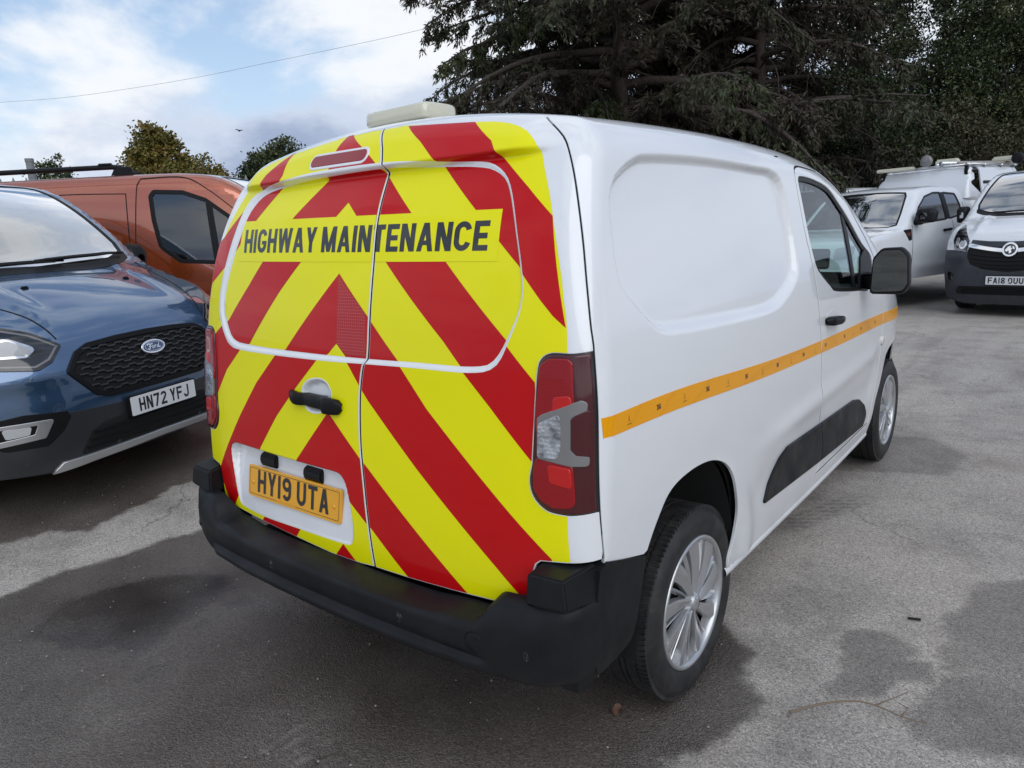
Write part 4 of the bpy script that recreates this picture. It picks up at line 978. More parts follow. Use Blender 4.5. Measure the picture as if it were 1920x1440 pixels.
    edge = np.vstack([B.to_polar(tp[:-1]), B.to_polar(gp)])
    YF = 4.03
    bottom = np.array([[.145, .700], [.21, .683], [.338, .648]])
    def poly_side(Q): return B.to_polar(B.hit(np.array(Q), 'side'))
    lowline = np.vstack([bottom, arR[3:-3], [[.965, sillz], [1.5, sillz - .012], [2.2, sillz - .022], [2.94, sillz - .020]], arF, [[YF, .31]]])
    lowp = poly_side(densify(lowline, .02, False))
    th = np.linspace(lowp[-1, 1], np.pi / 2, 60); frontp = np.stack([np.full(60, YF), th], 1)
    outline = np.vstack([edge, lowp, frontp[1:]])
    scr_c = np.array([[0, 2.33], [.35, 2.345], [.60, 2.40], [.66, 2.44], [.70, 2.52], [.735, 2.75], [.765, 3.05], [.775, 3.30], [.74, 3.40], [.4, 3.50], [0, 3.52]])
    scr = B.to_polar(B.hit(densify(scr_c, .03, False), 'top'))
    scr_loop = np.vstack([scr, [[3.52, np.pi / 2 + .02], [2.33, np.pi / 2 + .02]]])
    door_p = pol(door_out)
    ks = lambda C: inside(C, outline) & ~inside(C, door_p) & ~inside(C, scr_loop)
    yy, zz = np.meshgrid(np.arange(.22, 1.75, .007), np.arange(1.10, 1.80, .007), indexing='ij'); R_ = np.stack([yy.ravel(), zz.ravel()], 1); dd = RECESS(R_[:, 0], R_[:, 1])
    ext = B.to_polar(B.hit(R_[(dd < .012) & (dd > -.062)] + np.random.default_rng(1).normal(0, .0004, ((((dd < .012) & (dd > -.062)).sum()), 2)), 'side'))
    panel(B, 'body_shell', M['white'], [outline, door_p, scr_loop], 'polar', van, both=True, step=.0165, keep=ks, rim=.010, rr=.002, extra=ext)
    # near-black strips in the shut lines, their shade put into the colour
    def dark_fill(line, proj, w=.0055, **k):
        q = densify(line, .02, False); t = np.gradient(q, axis=0); t /= np.linalg.norm(t, axis=1, keepdims=True); n_ = np.stack([-t[:, 1], t[:, 0]], 1) * w
        panel(B, 'door_joint_strip', M['void'], [np.vstack([q + n_, (q - n_)[::-1]])], proj, van, step=.05, off=-.0018, rim=0, **k)
    dark_fill(sp, 'rear'); dark_fill(gap[2:] + (.003, 0), 'rear', both=True); dark_fill(door_o[:-1], 'side', both=True)
    # nose, bonnet front
    fr = B.hit(frontp, 'polar')[:, [0, 2]]; nose = np.vstack([fr, (fr * (-1, 1))[::-1][1:]])
    panel(B, 'nose', M['white'], [densify(nose, .03)], 'front', van, step=.04, rim=.02)
    lowb = np.array([[-.80, .30], [.80, .30], [.82, .55], [.5, .60], [-.5, .60], [-.82, .55]])
    panel(B, 'front_bumper', M['black_plastic'], [round_poly(lowb, .06)], 'front', van, step=.05, off=.012, rim=.02)
    for sg in (1, -1): panel(B, 'headlamp', M['lens_clear'], [round_poly(np.array([[.45, .80], [.74, .84], [.76, .95], [.60, .93], [.45, .88]]), .03)], 'front', van, mirror=sg < 0, step=.05, off=.008, rim=.02)
    panel(B, 'grille', M['gloss_black'], [round_poly(np.array([[-.42, .66], [.42, .66], [.44, .84], [-.44, .84]]), .05)], 'front', van, step=.05, off=.008, rim=.02)
    scr_full = np.vstack([scr_c, (scr_c * (-1, 1))[::-1][1:-1]])
    panel(B, 'windscreen', M['glass_cab'], [scr_full], 'top', van, step=.05, off=-.004, rim=0)
    # ---- door glass and frame, both sides
    wi = inset(win, .020)
    for sg in (1, -1):
        dw = empty('door_window', parent=van)
        panel(B, 'window_seal', M['black_trim'], [win, wi], 'side', dw, mirror=sg < 0, step=.02, off=-.006, rim=.012, rr=.002)
        quarter = np.array([[2.56, 1.16], [2.60, 1.16], [2.52, 1.40], [2.46, 1.475], [2.43, 1.475]])
        panel(B, 'window_pane', M['glass'], [wi], 'side', dw, mirror=sg < 0, step=.05, off=-.012, rim=0)
        panel(B, 'quarter_divider', M['black_trim'], [densify(np.array([[2.44, 1.135], [2.485, 1.135], [2.44, 1.43], [2.415, 1.50], [2.37, 1.53]]), .05)], 'side', dw, mirror=sg < 0, step=.03, off=-.009, rim=.01, rr=.002)
        panel(B, 'mirror_sail', M['black_trim'], [round_poly(np.array([[2.53, 1.132], [2.76, 1.142], [2.83, 1.262], [2.70, 1.34], [2.60, 1.30], [2.55, 1.20]]), .01)], 'side', dw, mirror=sg < 0, step=.03, off=-.003, rim=.01, rr=.004)
    # ---- inner dark shell behind the gaps
    inn = lambda V: V
    gi = [B.to_polar(B.hit(densify(inset(win, -.012), .03), 'side'))]
    arRp, arFp = poly_side(arR), poly_side(arF)
    o2 = outline
    panel(B, 'inner_shell', M['void'], [o2, gi[0], scr_loop], 'polar', van, both=True, step=.045, keep=lambda C: inside(C, o2) & ~inside(C, gi[0]) & ~inside(C, scr_loop), off=-.034, rim=0)
    rear_all = np.vstack([gap * (.995, 1), [[.88, .60], [-.88, .60]], (gap * (-.995, 1))[::-1], top[1:-1][::1] * (.99, 1) - (0, .004)])
    panel(B, 'inner_rear', M['void'], [densify(rear_all, .05)], 'rear', van, step=.04, off=-.030, rim=0)
    # ---- stripe of amber tape
    st, sb = RB('strip_t'), RB('strip_b')
    ftop, fbot = spline(st[:, 0], st[:, 1]), spline(sb[:, 0], sb[:, 1])
    for a, b in ((.158, 1.866), (1.878, 3.028), (3.042, 3.62)):
        ys = np.linspace(a, b, 30); band = np.vstack([np.stack([ys, fbot(ys)], 1), np.stack([ys, ftop(ys)], 1)[::-1]])
        panel(B, 'amber_tape', M['amber'], [band], 'side', van, both=True, step=.03, off=.0012, rim=.0012, rr=.0003)
    # printed marks along the tape
    for i, y in enumerate(np.arange(.262, 3.0, .151)):
        zc_ = (ftop(y) + fbot(y)) / 2
        if i % 2:
            g = [p * (.024, .015) + (y - .012, zc_ - .007) for ch in text_polys('3G', {'*': .7}, .22, .12)[0] for p in ch]
        else:
            g = [rect(y - .010, zc_ - .0125, y + .010, zc_ - .0108), rect(y - .0006, zc_ - .003, y + .0010, zc_ + .010), rect(y - .003, zc_ - .004, y + .003, zc_ - .0025)]
        panel(B, 'tape_mark', M['ink'], g, 'side', van, step=.03, keep=lambda C, g=g: np.any([inside(C, p) for p in g], axis=0), off=.0022, rim=0)
    # ---- rubbing strips
    rub = RB('rub'); bgx = lambda z: np.interp(z, [.40, .45, .50, .606, .65], [1.985, 2.0, 2.0, 1.968, 1.94])
    for a in (0, 1):
        if a == 0: o = np.array([[1.268, .478], [1.31, .530], [1.42, .606], [1.50, .629], [1.957, .610], [1.985, .56], [1.992, .50], [1.985, .438]])
        else: o = np.array([[1.968, .609], [2.54, .588], [2.66, .565], [2.76, .515], [2.815, .456], [2.77, .404], [1.996, .438], [2.003, .50], [1.996, .56]])
        panel(B, 'rubbing_strip', M['black_plastic'], [round_poly(o, [.006, .02, .03, .03, .004, .0, .0, .004] if a == 0 else [.004, .05, .03, .03, .03, .02, .004, 0, 0])], 'side', van, both=True, step=.02, off=.010, rim=.016, rr=.006)
    # ---- door handle and side repeater
    for sg in (1, -1):
        dh = empty('door_handle', parent=van)
        rec = round_poly(np.array([[1.93, 1.095], [2.05, 1.115], [2.09, 1.07], [2.04, 1.01], [1.97, 1.02]]), .03)
        panel(B, 'handle_recess', M['white'], [rec], 'side', dh, mirror=sg < 0, step=.02, off=.001, rim=.003, rr=.002)
        secs = []
        for t in np.linspace(0, 1, 18):
            y = 1.915 + .20 * t; z = 1.074 - .012 * t; hh = np.interp(t, [0, .06, .2, .7, .94, 1], [.005, .017, .020, .018, .015, .004]); dp = np.interp(t, [0, .1, .5, .9, 1], [.012, .040, .052, .040, .012])
            xs = B.hit(np.array([[y, z]]), 'side')[0][0]; q = lambda v: np.sign(v) * abs(v)**.6
            secs.append([(sg * (xs + dp * .5 + q(math.cos(a)) * dp * .5 - .002), y, z + q(math.sin(a)) * hh) for a in np.linspace(0, 2 * np.pi, 14, endpoint=False)])
        loft_ob('grip', secs, M['black_trim'], dh, closed=True, flip=sg > 0)
        panel(B, 'side_repeater', M['indicator'], [np.array([(3.045 + .022 * math.cos(a), .822 + .020 * math.sin(a)) for a in np.linspace(0, 2 * np.pi, 20, endpoint=False)])], 'side', van, mirror=sg < 0, step=.01, off=.010, rim=.012, rr=.006)
    # ---- door mirrors
    for sg in (1, -1):
        mr = empty('door_mirror', parent=van)
        cx, cy, cz = 1.040, 2.50, 1.235
        def mp(lx, ly, lz): return (sg * (cx + lx), cy + ly, cz + lz)
        outl = round_poly(np.array([[-.115, -.105], [.085, -.105], [.115, -.06], [.105, .085], [.06, .120], [-.055, .118], [-.105, .07]]), [.02, .04, .03, .04, .03, .04, .03], 5) * (.74, .97)
        outl = resample(outl, 48); secs = []
        for t, s_ in ((-.012, .90), (-.012, .955), (-.006, .985), (.0, 1.), (.035, 1.), (.065, .95), (.09, .84), (.108, .62), (.114, .3)): secs.append([mp(p[0] * s_, t, p[1] * s_) for p in outl])
        loft_ob('mirror_shell', secs, M['black_plastic'], mr, closed=True, flip=sg < 0)
        bm = bmesh.new(); f = bm.faces.new([bm.verts.new(mp(p[0] * .90, -.004 - p[1] * .05 + p[0] * .12, p[1] * .90)) for p in outl]); bm.normal_update()
        if f.normal.y > 0: f.normal_flip()
        me = bpy.data.meshes.new('mirror_face'); bm.to_mesh(me); bm.free(); me.materials.append(M['mirror']); finish(bpy.data.objects.new('mirror_face', me), mr)
        bm = bmesh.new(); hull(bm, [(sg * x, y, z) for x, y, z in ((.885, 2.60, 1.150), (.885, 2.74, 1.150), (.885, 2.60, 1.215), (.885, 2.74, 1.225), (.965, 2.50, 1.150), (.965, 2.585, 1.150), (.965, 2.50, 1.228), (.965, 2.585, 1.232))])
        bm_ob('mirror_arm', bm, M['black_trim'], mr, bevel=.012)
    # ---- roof beacon bar
    rb = empty('roof_beacon_bar', (0, 0, 0), parent=van)
    bx0, bx1, by, bz = -.225, .070, .545, 1.912
    def capsule(nm, mt, x0, x1, z0, z1, d, y=by):
        secs = []
        for x, s_ in zip(*[np.concatenate([x0 + np.array([0, .006, .018]), np.linspace(x0 + .05, x1 - .05, 6), x1 - np.array([.018, .006, 0])]), [.72, .9, .98, 1, 1, 1, 1, 1, 1, .98, .9, .72]]):
            zc_, zh = (z0 + z1) / 2, (z1 - z0) / 2; lean = 0
            secs.append([(x, y + np.sign(math.cos(a)) * abs(math.cos(a))**.45 * d / 2 * s_, zc_ + np.sign(math.sin(a)) * abs(math.sin(a))**.45 * zh * s_) for a in np.linspace(0, 2 * np.pi, 28, endpoint=False)])
        o = loft_ob(nm, secs, mt, rb, closed=True)
        bm = bmesh.new(); bm.from_mesh(o.data); bmesh.ops.holes_fill(bm, edges=bm.edges); bmesh.ops.recalc_face_normals(bm, faces=bm.faces); bm.to_mesh(o.data); bm.free(); return o
    capsule('base', M['black_trim'], bx0 + .006, bx1 - .006, bz - .055, bz - .020, .145)
    capsule('lens', M['beacon'], bx0, bx1, bz - .028, bz + .030, .165)
    return van, doors
# ---------------------------------------------------------------- wheels, bumper, interior of the white van
def make_wheel(parent, loc, R=.3146, side=1, cover=True, width=.205, rim_r=.219, spokes=9, mt=None):
    """tyre, wheel cover and brake; the outer face looks along +x before mirroring"""
    w = empty('wheel', parent=parent); w.location = loc; w.rotation_euler = (0, 0, 0 if side > 0 else math.pi)
    h = width / 2
    prof = [(rim_r - .012, h - .020), (rim_r + .004, h - .004), (rim_r + .016, h + .001), (rim_r + .030, h + .004), (rim_r + .045, h + .0055), (R - .035, h + .003), (R - .022, h - .004), (R - .012, h - .014), (R - .004, h - .026), (R, h - .036)]
    g = [(R, h - .048), (R - .007, h - .050), (R - .007, h - .057), (R, h - .059), (R, .016), (R - .007, .014), (R - .007, .006), (R, .004)]
    full = prof + g; full = full + [(r, -a) for r, a in full[::-1]]
    V, F2 = lathe(full, 96)
    tyre = mesh_ob('tyre', V, [f[::-1] for f in F2], M['tyre'], w)
    tyre.data.set_sharp_from_angle(angle=rad(40))
    # tread sipes: short dark blocks standing on the shoulders
    bm = bmesh.new()
    for k in range(110):
        a = 2 * math.pi * k / 110
        for sgn in (1, -1):
            Mx = Matrix.Rotation(a, 4, 'X') @ Matrix.Translation((sgn * (h - .032), 0, R - .0052)) @ Matrix.Rotation(sgn * .22, 4, 'Z')
            bmesh.ops.create_cube(bm, size=1, matrix=Mx @ Matrix.Diagonal((.034, .0135, .0125, 1)))
            Mx = Matrix.Rotation(a + .03, 4, 'X') @ Matrix.Translation((sgn * .034, 0, R - .0022)) @ Matrix.Rotation(-sgn * .35, 4, 'Z')
            bmesh.ops.create_cube(bm, size=1, matrix=Mx @ Matrix.Diagonal((.032, .0135, .005, 1)))
    bm_ob('tread_blocks', bm, M['tyre'], w, kind='stuff')
    V, F2 = lathe([(.05, h - .075), (rim_r - .02, h - .075), (rim_r - .01, h - .02)], 48); mesh_ob('rim', V, F2, M['gloss_black'], w)
    V, F2 = lathe([(.0005, h - .055), (.125, h - .055), (.128, h - .070)], 40); mesh_ob('brake_drum', V, F2, M['brake'], w)
    if not cover: return w
    mt = mt or M['silver']
    cv = empty('wheel_cover', parent=w)
    x0 = h - .006
    V, F2 = lathe([(rim_r - .002, x0 - .012), (rim_r + .001, x0), (rim_r - .003, x0 + .006), (rim_r - .011, x0 + .005), (rim_r - .018, x0 - .006), (rim_r - .020, x0 - .016)], 96); mesh_ob('cover_rim', V, F2, mt, cv)
    V, F2 = lathe([(.0004, x0 + .010), (.022, x0 + .010), (.026, x0 + .008), (.030, x0 + .001), (.036, x0 - .002), (.052, x0 - .012)], 48); mesh_ob('cover_hub', V, F2, mt, cv)
    V, F2 = lathe([(.0004, x0 + .0128), (.017, x0 + .0122), (.020, x0 + .010)], 32); mesh_ob('hub_badge', V, F2, M['chrome'], cv)
    # ten broad blades with a slimmer one in each gap
    for k in range(spokes):
        a = 2 * math.pi * k / spokes
        for kind in (0, 1):
            secs = []
            for i, t in enumerate(np.linspace(0, 1, 10)):
                r = .026 + (rim_r - .040) * t
                c0 = a + (0, math.pi / spokes)[kind] + (.16, .10)[kind] * t * t
                wd = ((.0100 + .0240 * t), (.0030 + .0050 * t))[kind]
                da = wd / max(r, .03); z0_ = x0 + (.002 - .005 * t + .003 * math.sin(t * 3.1)) - (0, .010)[kind]
                row = []
                for u, dz in ((-1.02, -.022), (-.98, -.001), (-.70, .0015), (.40, -.004), (.90, -.0085), (.96, -.024)):
                    ang = c0 + u * da; row.append((z0_ + dz, r * math.cos(ang), r * math.sin(ang)))
                secs.append(row)
            loft_ob('cover_spoke', secs, mt, cv, flip=True).data.set_sharp_from_angle(angle=rad(30))
    # back disc, open to the dark between the blades
    V, F2 = lathe([(.03, x0 - .020), (.075, x0 - .026), (.085, x0 - .026), (.165, x0 - .024), (.172, x0 - .022), (rim_r - .018, x0 - .014)], 160)
    def vent(c):
        r = math.hypot(c[1], c[2]); t = (r - .026) / (rim_r - .040); a = (math.atan2(c[2], c[1]) - .16 * t * t) % (2 * math.pi / spokes) * spokes / (2 * math.pi)
        return .078 < r < .168 and (.20 < a < .43 or .57 < a < .80)
    mesh_ob('cover_back', V, [f for f in F2 if not vent(np.mean([V[i] for i in f], axis=0))], mt, cv)
    return w
def build_van_rest(van, doors):
    B = VAN
    for y in (.726, 3.511):
        make_wheel(van, (.868 - .095, y, .3146), side=1); make_wheel(van, (-.868 + .095, y, .3146), side=-1)
    # wheel wells
    for y, R_ in ((.68, .40), (3.511, .40)):
        for sg in (1, -1):
            secs = []
            for x in (.885, .60):
                secs.append([(sg * min(x, float(_w(.6) + _pl(y + R_ * math.cos(a) * (.86 if y < 1 else 1.3))) - .025), y + R_ * math.cos(a) * (.86 if y < 1 else 1.3), .30 + (R_ + (.12 if y < 1 else .06)) * math.sin(a)) for a in np.linspace(.02, math.pi - .02, 28)])
            o = loft_ob('wheel_well', secs, M['void'], van)
            bm = bmesh.new(); bm.from_mesh(o.data); vs_ = [v for v in bm.verts if abs(abs(v.co.x) - .60) < 1e-3]; bm.faces.new(vs_); bm.to_mesh(o.data); bm.free()
    # sills and floor
    for sg in (1, -1):
        secs = []
        for y in np.linspace(.955, 2.945, 24):
            w0 = _w(.33) + _pl(y) + .002; zz = .338 - .012 * min(1, (y - .955)) - .004
            secs.append([(sg * (w0 + a), y, zz + b) for a, b in ((-.03, .03), (-.012, .006), (-.006, .000), (-.002, -.008), (.000, -.018), (-.004, -.030), (-.020, -.038), (-.05, -.042), (-.12, -.03))])
        loft_ob('sill', secs, M['white'], van, flip=sg < 0)
    bm = bmesh.new(); box(bm, (0, 2.1, .335), (1.60, 3.9, .09)); bm_ob('floor_pan', bm, M['void'], van)
    bm = bmesh.new(); box(bm, (0, .726, .30), (1.45, .07, .07)); bm_ob('rear_axle', bm, M['void'], van, bevel=.02)
    # ---- rear bumper, swept round the back
    path = spline_path([(.904, .115), (.901, .085), (.886, .040), (.858, .006), (.815, -.022), (.75, -.045), (.66, -.060), (.55, -.070), (.40, -.080), (.20, -.087), (0, -.089)])
    # profile keys: distance along the half path (0 = flank seam, 1 = centre line): list of (outwards, up)
    mid = [(-.105, .5365), (-.060, .5335), (-.012, .5310), (-.005, .5285), (-.001, .523), (0., .512), (.001, .490), (-.001, .468), (-.005, .4555), (-.004, .4535), (.012, .4505), (.020, .440), (.016, .424), (.002, .4155), (-.05, .408), (-.14, .405)]
    wide = [(-.105, .549), (-.070, .545), (-.022, .5415), (-.012, .5385), (-.004, .531), (0., .516), (.002, .492), (.000, .468), (-.004, .4555), (-.004, .4535), (.010, .4505), (.016, .440), (.012, .424), (.000, .4155), (-.05, .408), (-.14, .402)]
    crn = [(-.075, .618), (-.060, .617), (-.045, .612), (-.028, .600), (-.012, .575), (-.001, .545), (.002, .510), (.001, .475), (-.003, .455), (-.004, .450), (-.006, .440), (-.010, .425), (-.018, .405), (-.040, .388), (-.08, .380), (-.15, .378)]
    flk = [(-.05, .622), (-.030, .621), (-.012, .617), (-.004, .607), (-.001, .585), (0., .555), (.001, .515), (.000, .475), (-.004, .455), (-.006, .448), (-.010, .436), (-.018, .420), (-.030, .402), (-.050, .390), (-.09, .384), (-.15, .38)]
    keys = [(0., flk), (.10, flk), (.20, crn), (.29, crn), (.40, wide), (.62, mid), (1., mid)]
    def prof(s_):
        for (a, p), (b, q) in zip(keys[:-1], keys[1:]):
            if s_ <= b: t = sstep((s_ - a) / (b - a)); return np.array(p) * (1 - t) + np.array(q) * t
        return np.array(mid)
    rows = []
    for s_ in np.concatenate([np.linspace(0, .42, 44, endpoint=False), np.linspace(.42, 1, 30)]):
        c, o = path(s_); rows.append([(c[0] + o[0] * n_, c[1] + o[1] * n_, z) for n_, z in prof(s_)])
    rows = rows + [[(-x, y, z) for x, y, z in r] for r in rows[::-1][1:]]
    bp = empty('rear_bumper', parent=van)
    loft_ob('bumper_skin', rows, M['black_plastic'], bp)
    # raised corner blocks and flank pieces
    for sg in (1, -1):
        def C_(p): return (sg * p[0], p[1], p[2])
        A = [(.748, .000, .606), (.752, .010, .690), (.866, .004, .700), (.879, -.004, .625), (.760, .085, .704), (.888, .135, .706), (.750, .085, .600), (.899, .135, .600)]
        bm = bmesh.new(); hull(bm, [C_(p) for p in A]); bm_ob('corner_block', bm, M['black_plastic'], bp, bevel=.008, segs=3)
        fl = round_poly(np.array([[.118, .690], [.150, .7025], [.21, .6835], [.347, .640], [.322, .56], [.290, .475], [.262, .425], [.20, .408], [.112, .404], [.100, .43], [.102, .50], [.105, .615]]), [.0, .004, .0, .006, .03, .03, .02, .03, .01, 0, 0, 0])
        Q, Fc = tessellate([densify(fl, .02)], .02, lambda C: inside(C, fl))
        X = .9035 - 1.1 * np.maximum(.46 - Q[:, 1], 0)**1.6 - .9 * np.maximum(.14 - Q[:, 0], 0)**1.5 + .0
        P = np.stack([sg * X, Q[:, 0], Q[:, 1]], 1); V2 = np.vstack([P, P - (sg * .03, 0, 0)]); n0 = len(P)
        ed = {(f[i], f[(i + 1) % 3]) for f in Fc for i in range(3)}; bd = [e for e in ed if (e[1], e[0]) not in ed]
        F3 = [tuple(f) for f in Fc] + [(a, a + n0, b + n0, b) for a, b in bd]
        if sg < 0: F3 = [f[::-1] for f in F3]
        o = mesh_ob('flank_piece', V2, F3, M['black_plastic'], bp); o.data.set_sharp_from_angle(angle=rad(40))
    # parking sensors and towing-eye cover
    for x, z in ((.784, .497), (.366, .492), (-.240, .490), (-.79, .497)):
        s_ = np.interp(abs(x), [0, .2, .4, .55, .66, .75, .815, .858], [0, .087, .080, .070, .060, .045, .022, -.006]); yb = -[.089, .080, .086, .035][[.784, .366, -.240, -.79].index(x)]
        nr = np.array([.62 if x > .7 else -.62 if x < -.7 else 0, -.78 if abs(x) > .7 else -1, 0]); yb = -.0345 if abs(x) > .7 else -.0815 if abs(x) > .3 else -.086
        V, F2 = lathe([(.0004, .0015), (.0085, .0015), (.0095, .000), (.0105, -.002), (.0125, -.001), (.0135, .0012), (.0145, .0005), (.0148, -.004)], 24)
        o = mesh_ob('parking_sensor', V, F2, M['gloss_black'], bp); o.location = (x, yb, z); o.rotation_euler = Vector(nr).to_track_quat('X', 'Z').to_euler()
    V, F2 = lathe([(.0004, .0014), (.026, .0012), (.0272, .0), (.0278, -.004), (.0292, -.004), (.0300, .0006), (.0305, -.003)], 36)
    o = mesh_ob('towing_eye_cover', V, F2, M['black_plastic'], bp); o.location = (.630, -.0640, .497); o.rotation_euler = Vector((.13, -1, 0)).to_track_quat('X', 'Z').to_euler()
    # ---- cab: bulkhead, seats, dashboard, wheel
    cab = empty('cab_interior', parent=van)
    bm = bmesh.new(); box(bm, (0, 1.66, 1.10), (1.56, .03, 1.30)); bm_ob('bulkhead', bm, M['interior'], cab)
    bm = bmesh.new(); hull(bm, [(sx * .80, y, z) for sx in (-1, 1) for y, z in ((2.78, .98), (2.72, .92), (2.74, .60), (3.45, .60), (3.45, 1.10), (2.95, 1.075))]); bm_ob('dashboard', bm, M['interior'], cab, bevel=.03)
    bm = bmesh.new(); hull(bm, [(x, y, z) for x in (-.55, -.20) for y, z in ((2.80, 1.05), (2.95, 1.12), (3.1, 1.10), (3.1, 1.03))]); bm_ob('instrument_binnacle', bm, M['interior'], cab, bevel=.02)
    for sx in (-.40, .40):
        bm = bmesh.new(); hull(bm, [(sx + a * .24, y, z) for a in (-1, 1) for y, z in ((1.80, .62), (1.82, .50), (2.32, .50), (2.36, .62), (2.3, .68), (1.85, .66))]); bm_ob('seat_cushion', bm, M['fabric'], cab, bevel=.03)
        bm = bmesh.new(); hull(bm, [(sx + a * .235, y, z) for a in (-1, 1) for y, z in ((1.90, .64), (1.80, .64), (1.70, 1.20), (1.76, 1.26), (1.82, 1.20))]); bm_ob('seat_back', bm, M['fabric'], cab, bevel=.03)
        bm = bmesh.new(); box(bm, (sx, 1.755, 1.36), (.26, .09, .17)); bm_ob('head_rest', bm, M['fabric'], cab, bevel=.03)
    t = np.linspace(0, 2 * np.pi, 40); sw = [(.38 - .76 + .19 * math.cos(a) + 0, 2.68 + .19 * math.sin(a) * .42, 1.02 + .19 * math.sin(a) * .9) for a in t]
    sw = [(-.38 + .19 * math.cos(a) + .76, 2.68 + .19 * math.sin(a) * .42, 1.02 + .19 * math.sin(a) * .9) for a in t]
    tube_ob('steering_wheel', sw, .015, M['interior'], cab, seg=8)
    bm = bmesh.new(); box(bm, (.38, 2.70, 1.01), (.30, .03, .06)); bm_ob('steering_wheel_hub', bm, M['interior'], cab, bevel=.012)
def spline_path(pts):
    """even parametrisation of a smooth plan curve: point and outward normal (to the rear and right)"""
    P = smooth_loop(np.array(pts), 400, False); T = np.gradient(P, axis=0); T /= np.linalg.norm(T, axis=1, keepdims=True)
    O = np.stack([T[:, 1] * -1, T[:, 0]], 1); O = np.where((O @ np.array([.5, -1.]))[:, None] > 0, O, -O)
    def f(s):
        i = s * 399; a = int(min(i, 398)); t = i - a; return P[a] * (1 - t) + P[a + 1] * t, O[a] * (1 - t) + O[a + 1] * t
    return f
van_ob, van_doors = build_van()
build_van_rest(van_ob, van_doors)
# ---------------------------------------------------------------- the blue and the orange van
def copy_tree(o, parent=None, swap={}):
    c = o.copy(); COL.objects.link(c); c.parent = parent
    for i, s in enumerate(c.material_slots):
        if s.material in swap: s.link = 'OBJECT'; s.material = swap[o.material_slots[i].material]
    for ch in [q for q in bpy.data.objects if q.parent is o]: copy_tree(ch, c, swap)
    return c
def flat_plate(parent, name, txt, pc, mt, frame=None, total=.402, tilt=0.):
    """520 x 111 mm plate facing -y in its vehicle"""
    pl = empty(name, parent=parent); pc = np.array(pc); ux = np.array([1., 0, 0]); uz = np.array([0, math.sin(tilt), math.cos(tilt)]); nr = np.array([0, -math.cos(tilt), math.sin(tilt)])
    bm = bmesh.new(); o = round_poly(rect(-.26, -.0555, .26, .0555), .01)
    a = [bm.verts.new(pc + ux * p[0] + uz * p[1]) for p in o]; b = [bm.verts.new(pc + ux * p[0] + uz * p[1] - nr * .02) for p in o]; bm.faces.new(a)
    for i in range(len(o)): j = (i + 1) % len(o); bm.faces.new((a[i], b[i], b[j], a[j]))
    bm_ob('plate_blank', bm, mt, pl)
    bm = bmesh.new(); o = round_poly(rect(-.268, -.063, .268, .0625), .01)
    a = [bm.verts.new(pc + ux * p[0] + uz * p[1] - nr * .002) for p in o]; b = [bm.verts.new(pc + ux * p[0] + uz * p[1] - nr * .03) for p in o]; bm.faces.new(a)
    for i in range(len(o)): j = (i + 1) % len(o); bm.faces.new((a[i], b[i], b[j], a[j]))
    bm_ob('plate_holder', bm, M['black_trim'], pl)
    flat_text('registration', txt, M['ink'], pl, pc, ux, uz, .079, nr, PLATE_W, total=total, off=.0012)
    return pl
def offset_poly(o, d):
    o = densify(o, .02); a = np.roll(o, 1, 0); b = np.roll(o, -1, 0); t = b - a; t /= np.maximum(np.linalg.norm(t, axis=1, keepdims=True), 1e-9)
    n = np.stack([-t[:, 1], t[:, 0]], 1); area = .5 * np.sum(o[:, 0] * np.roll(o[:, 1], -1) - np.roll(o[:, 0], -1) * o[:, 1])
    return o + n * (d if area > 0 else -d)
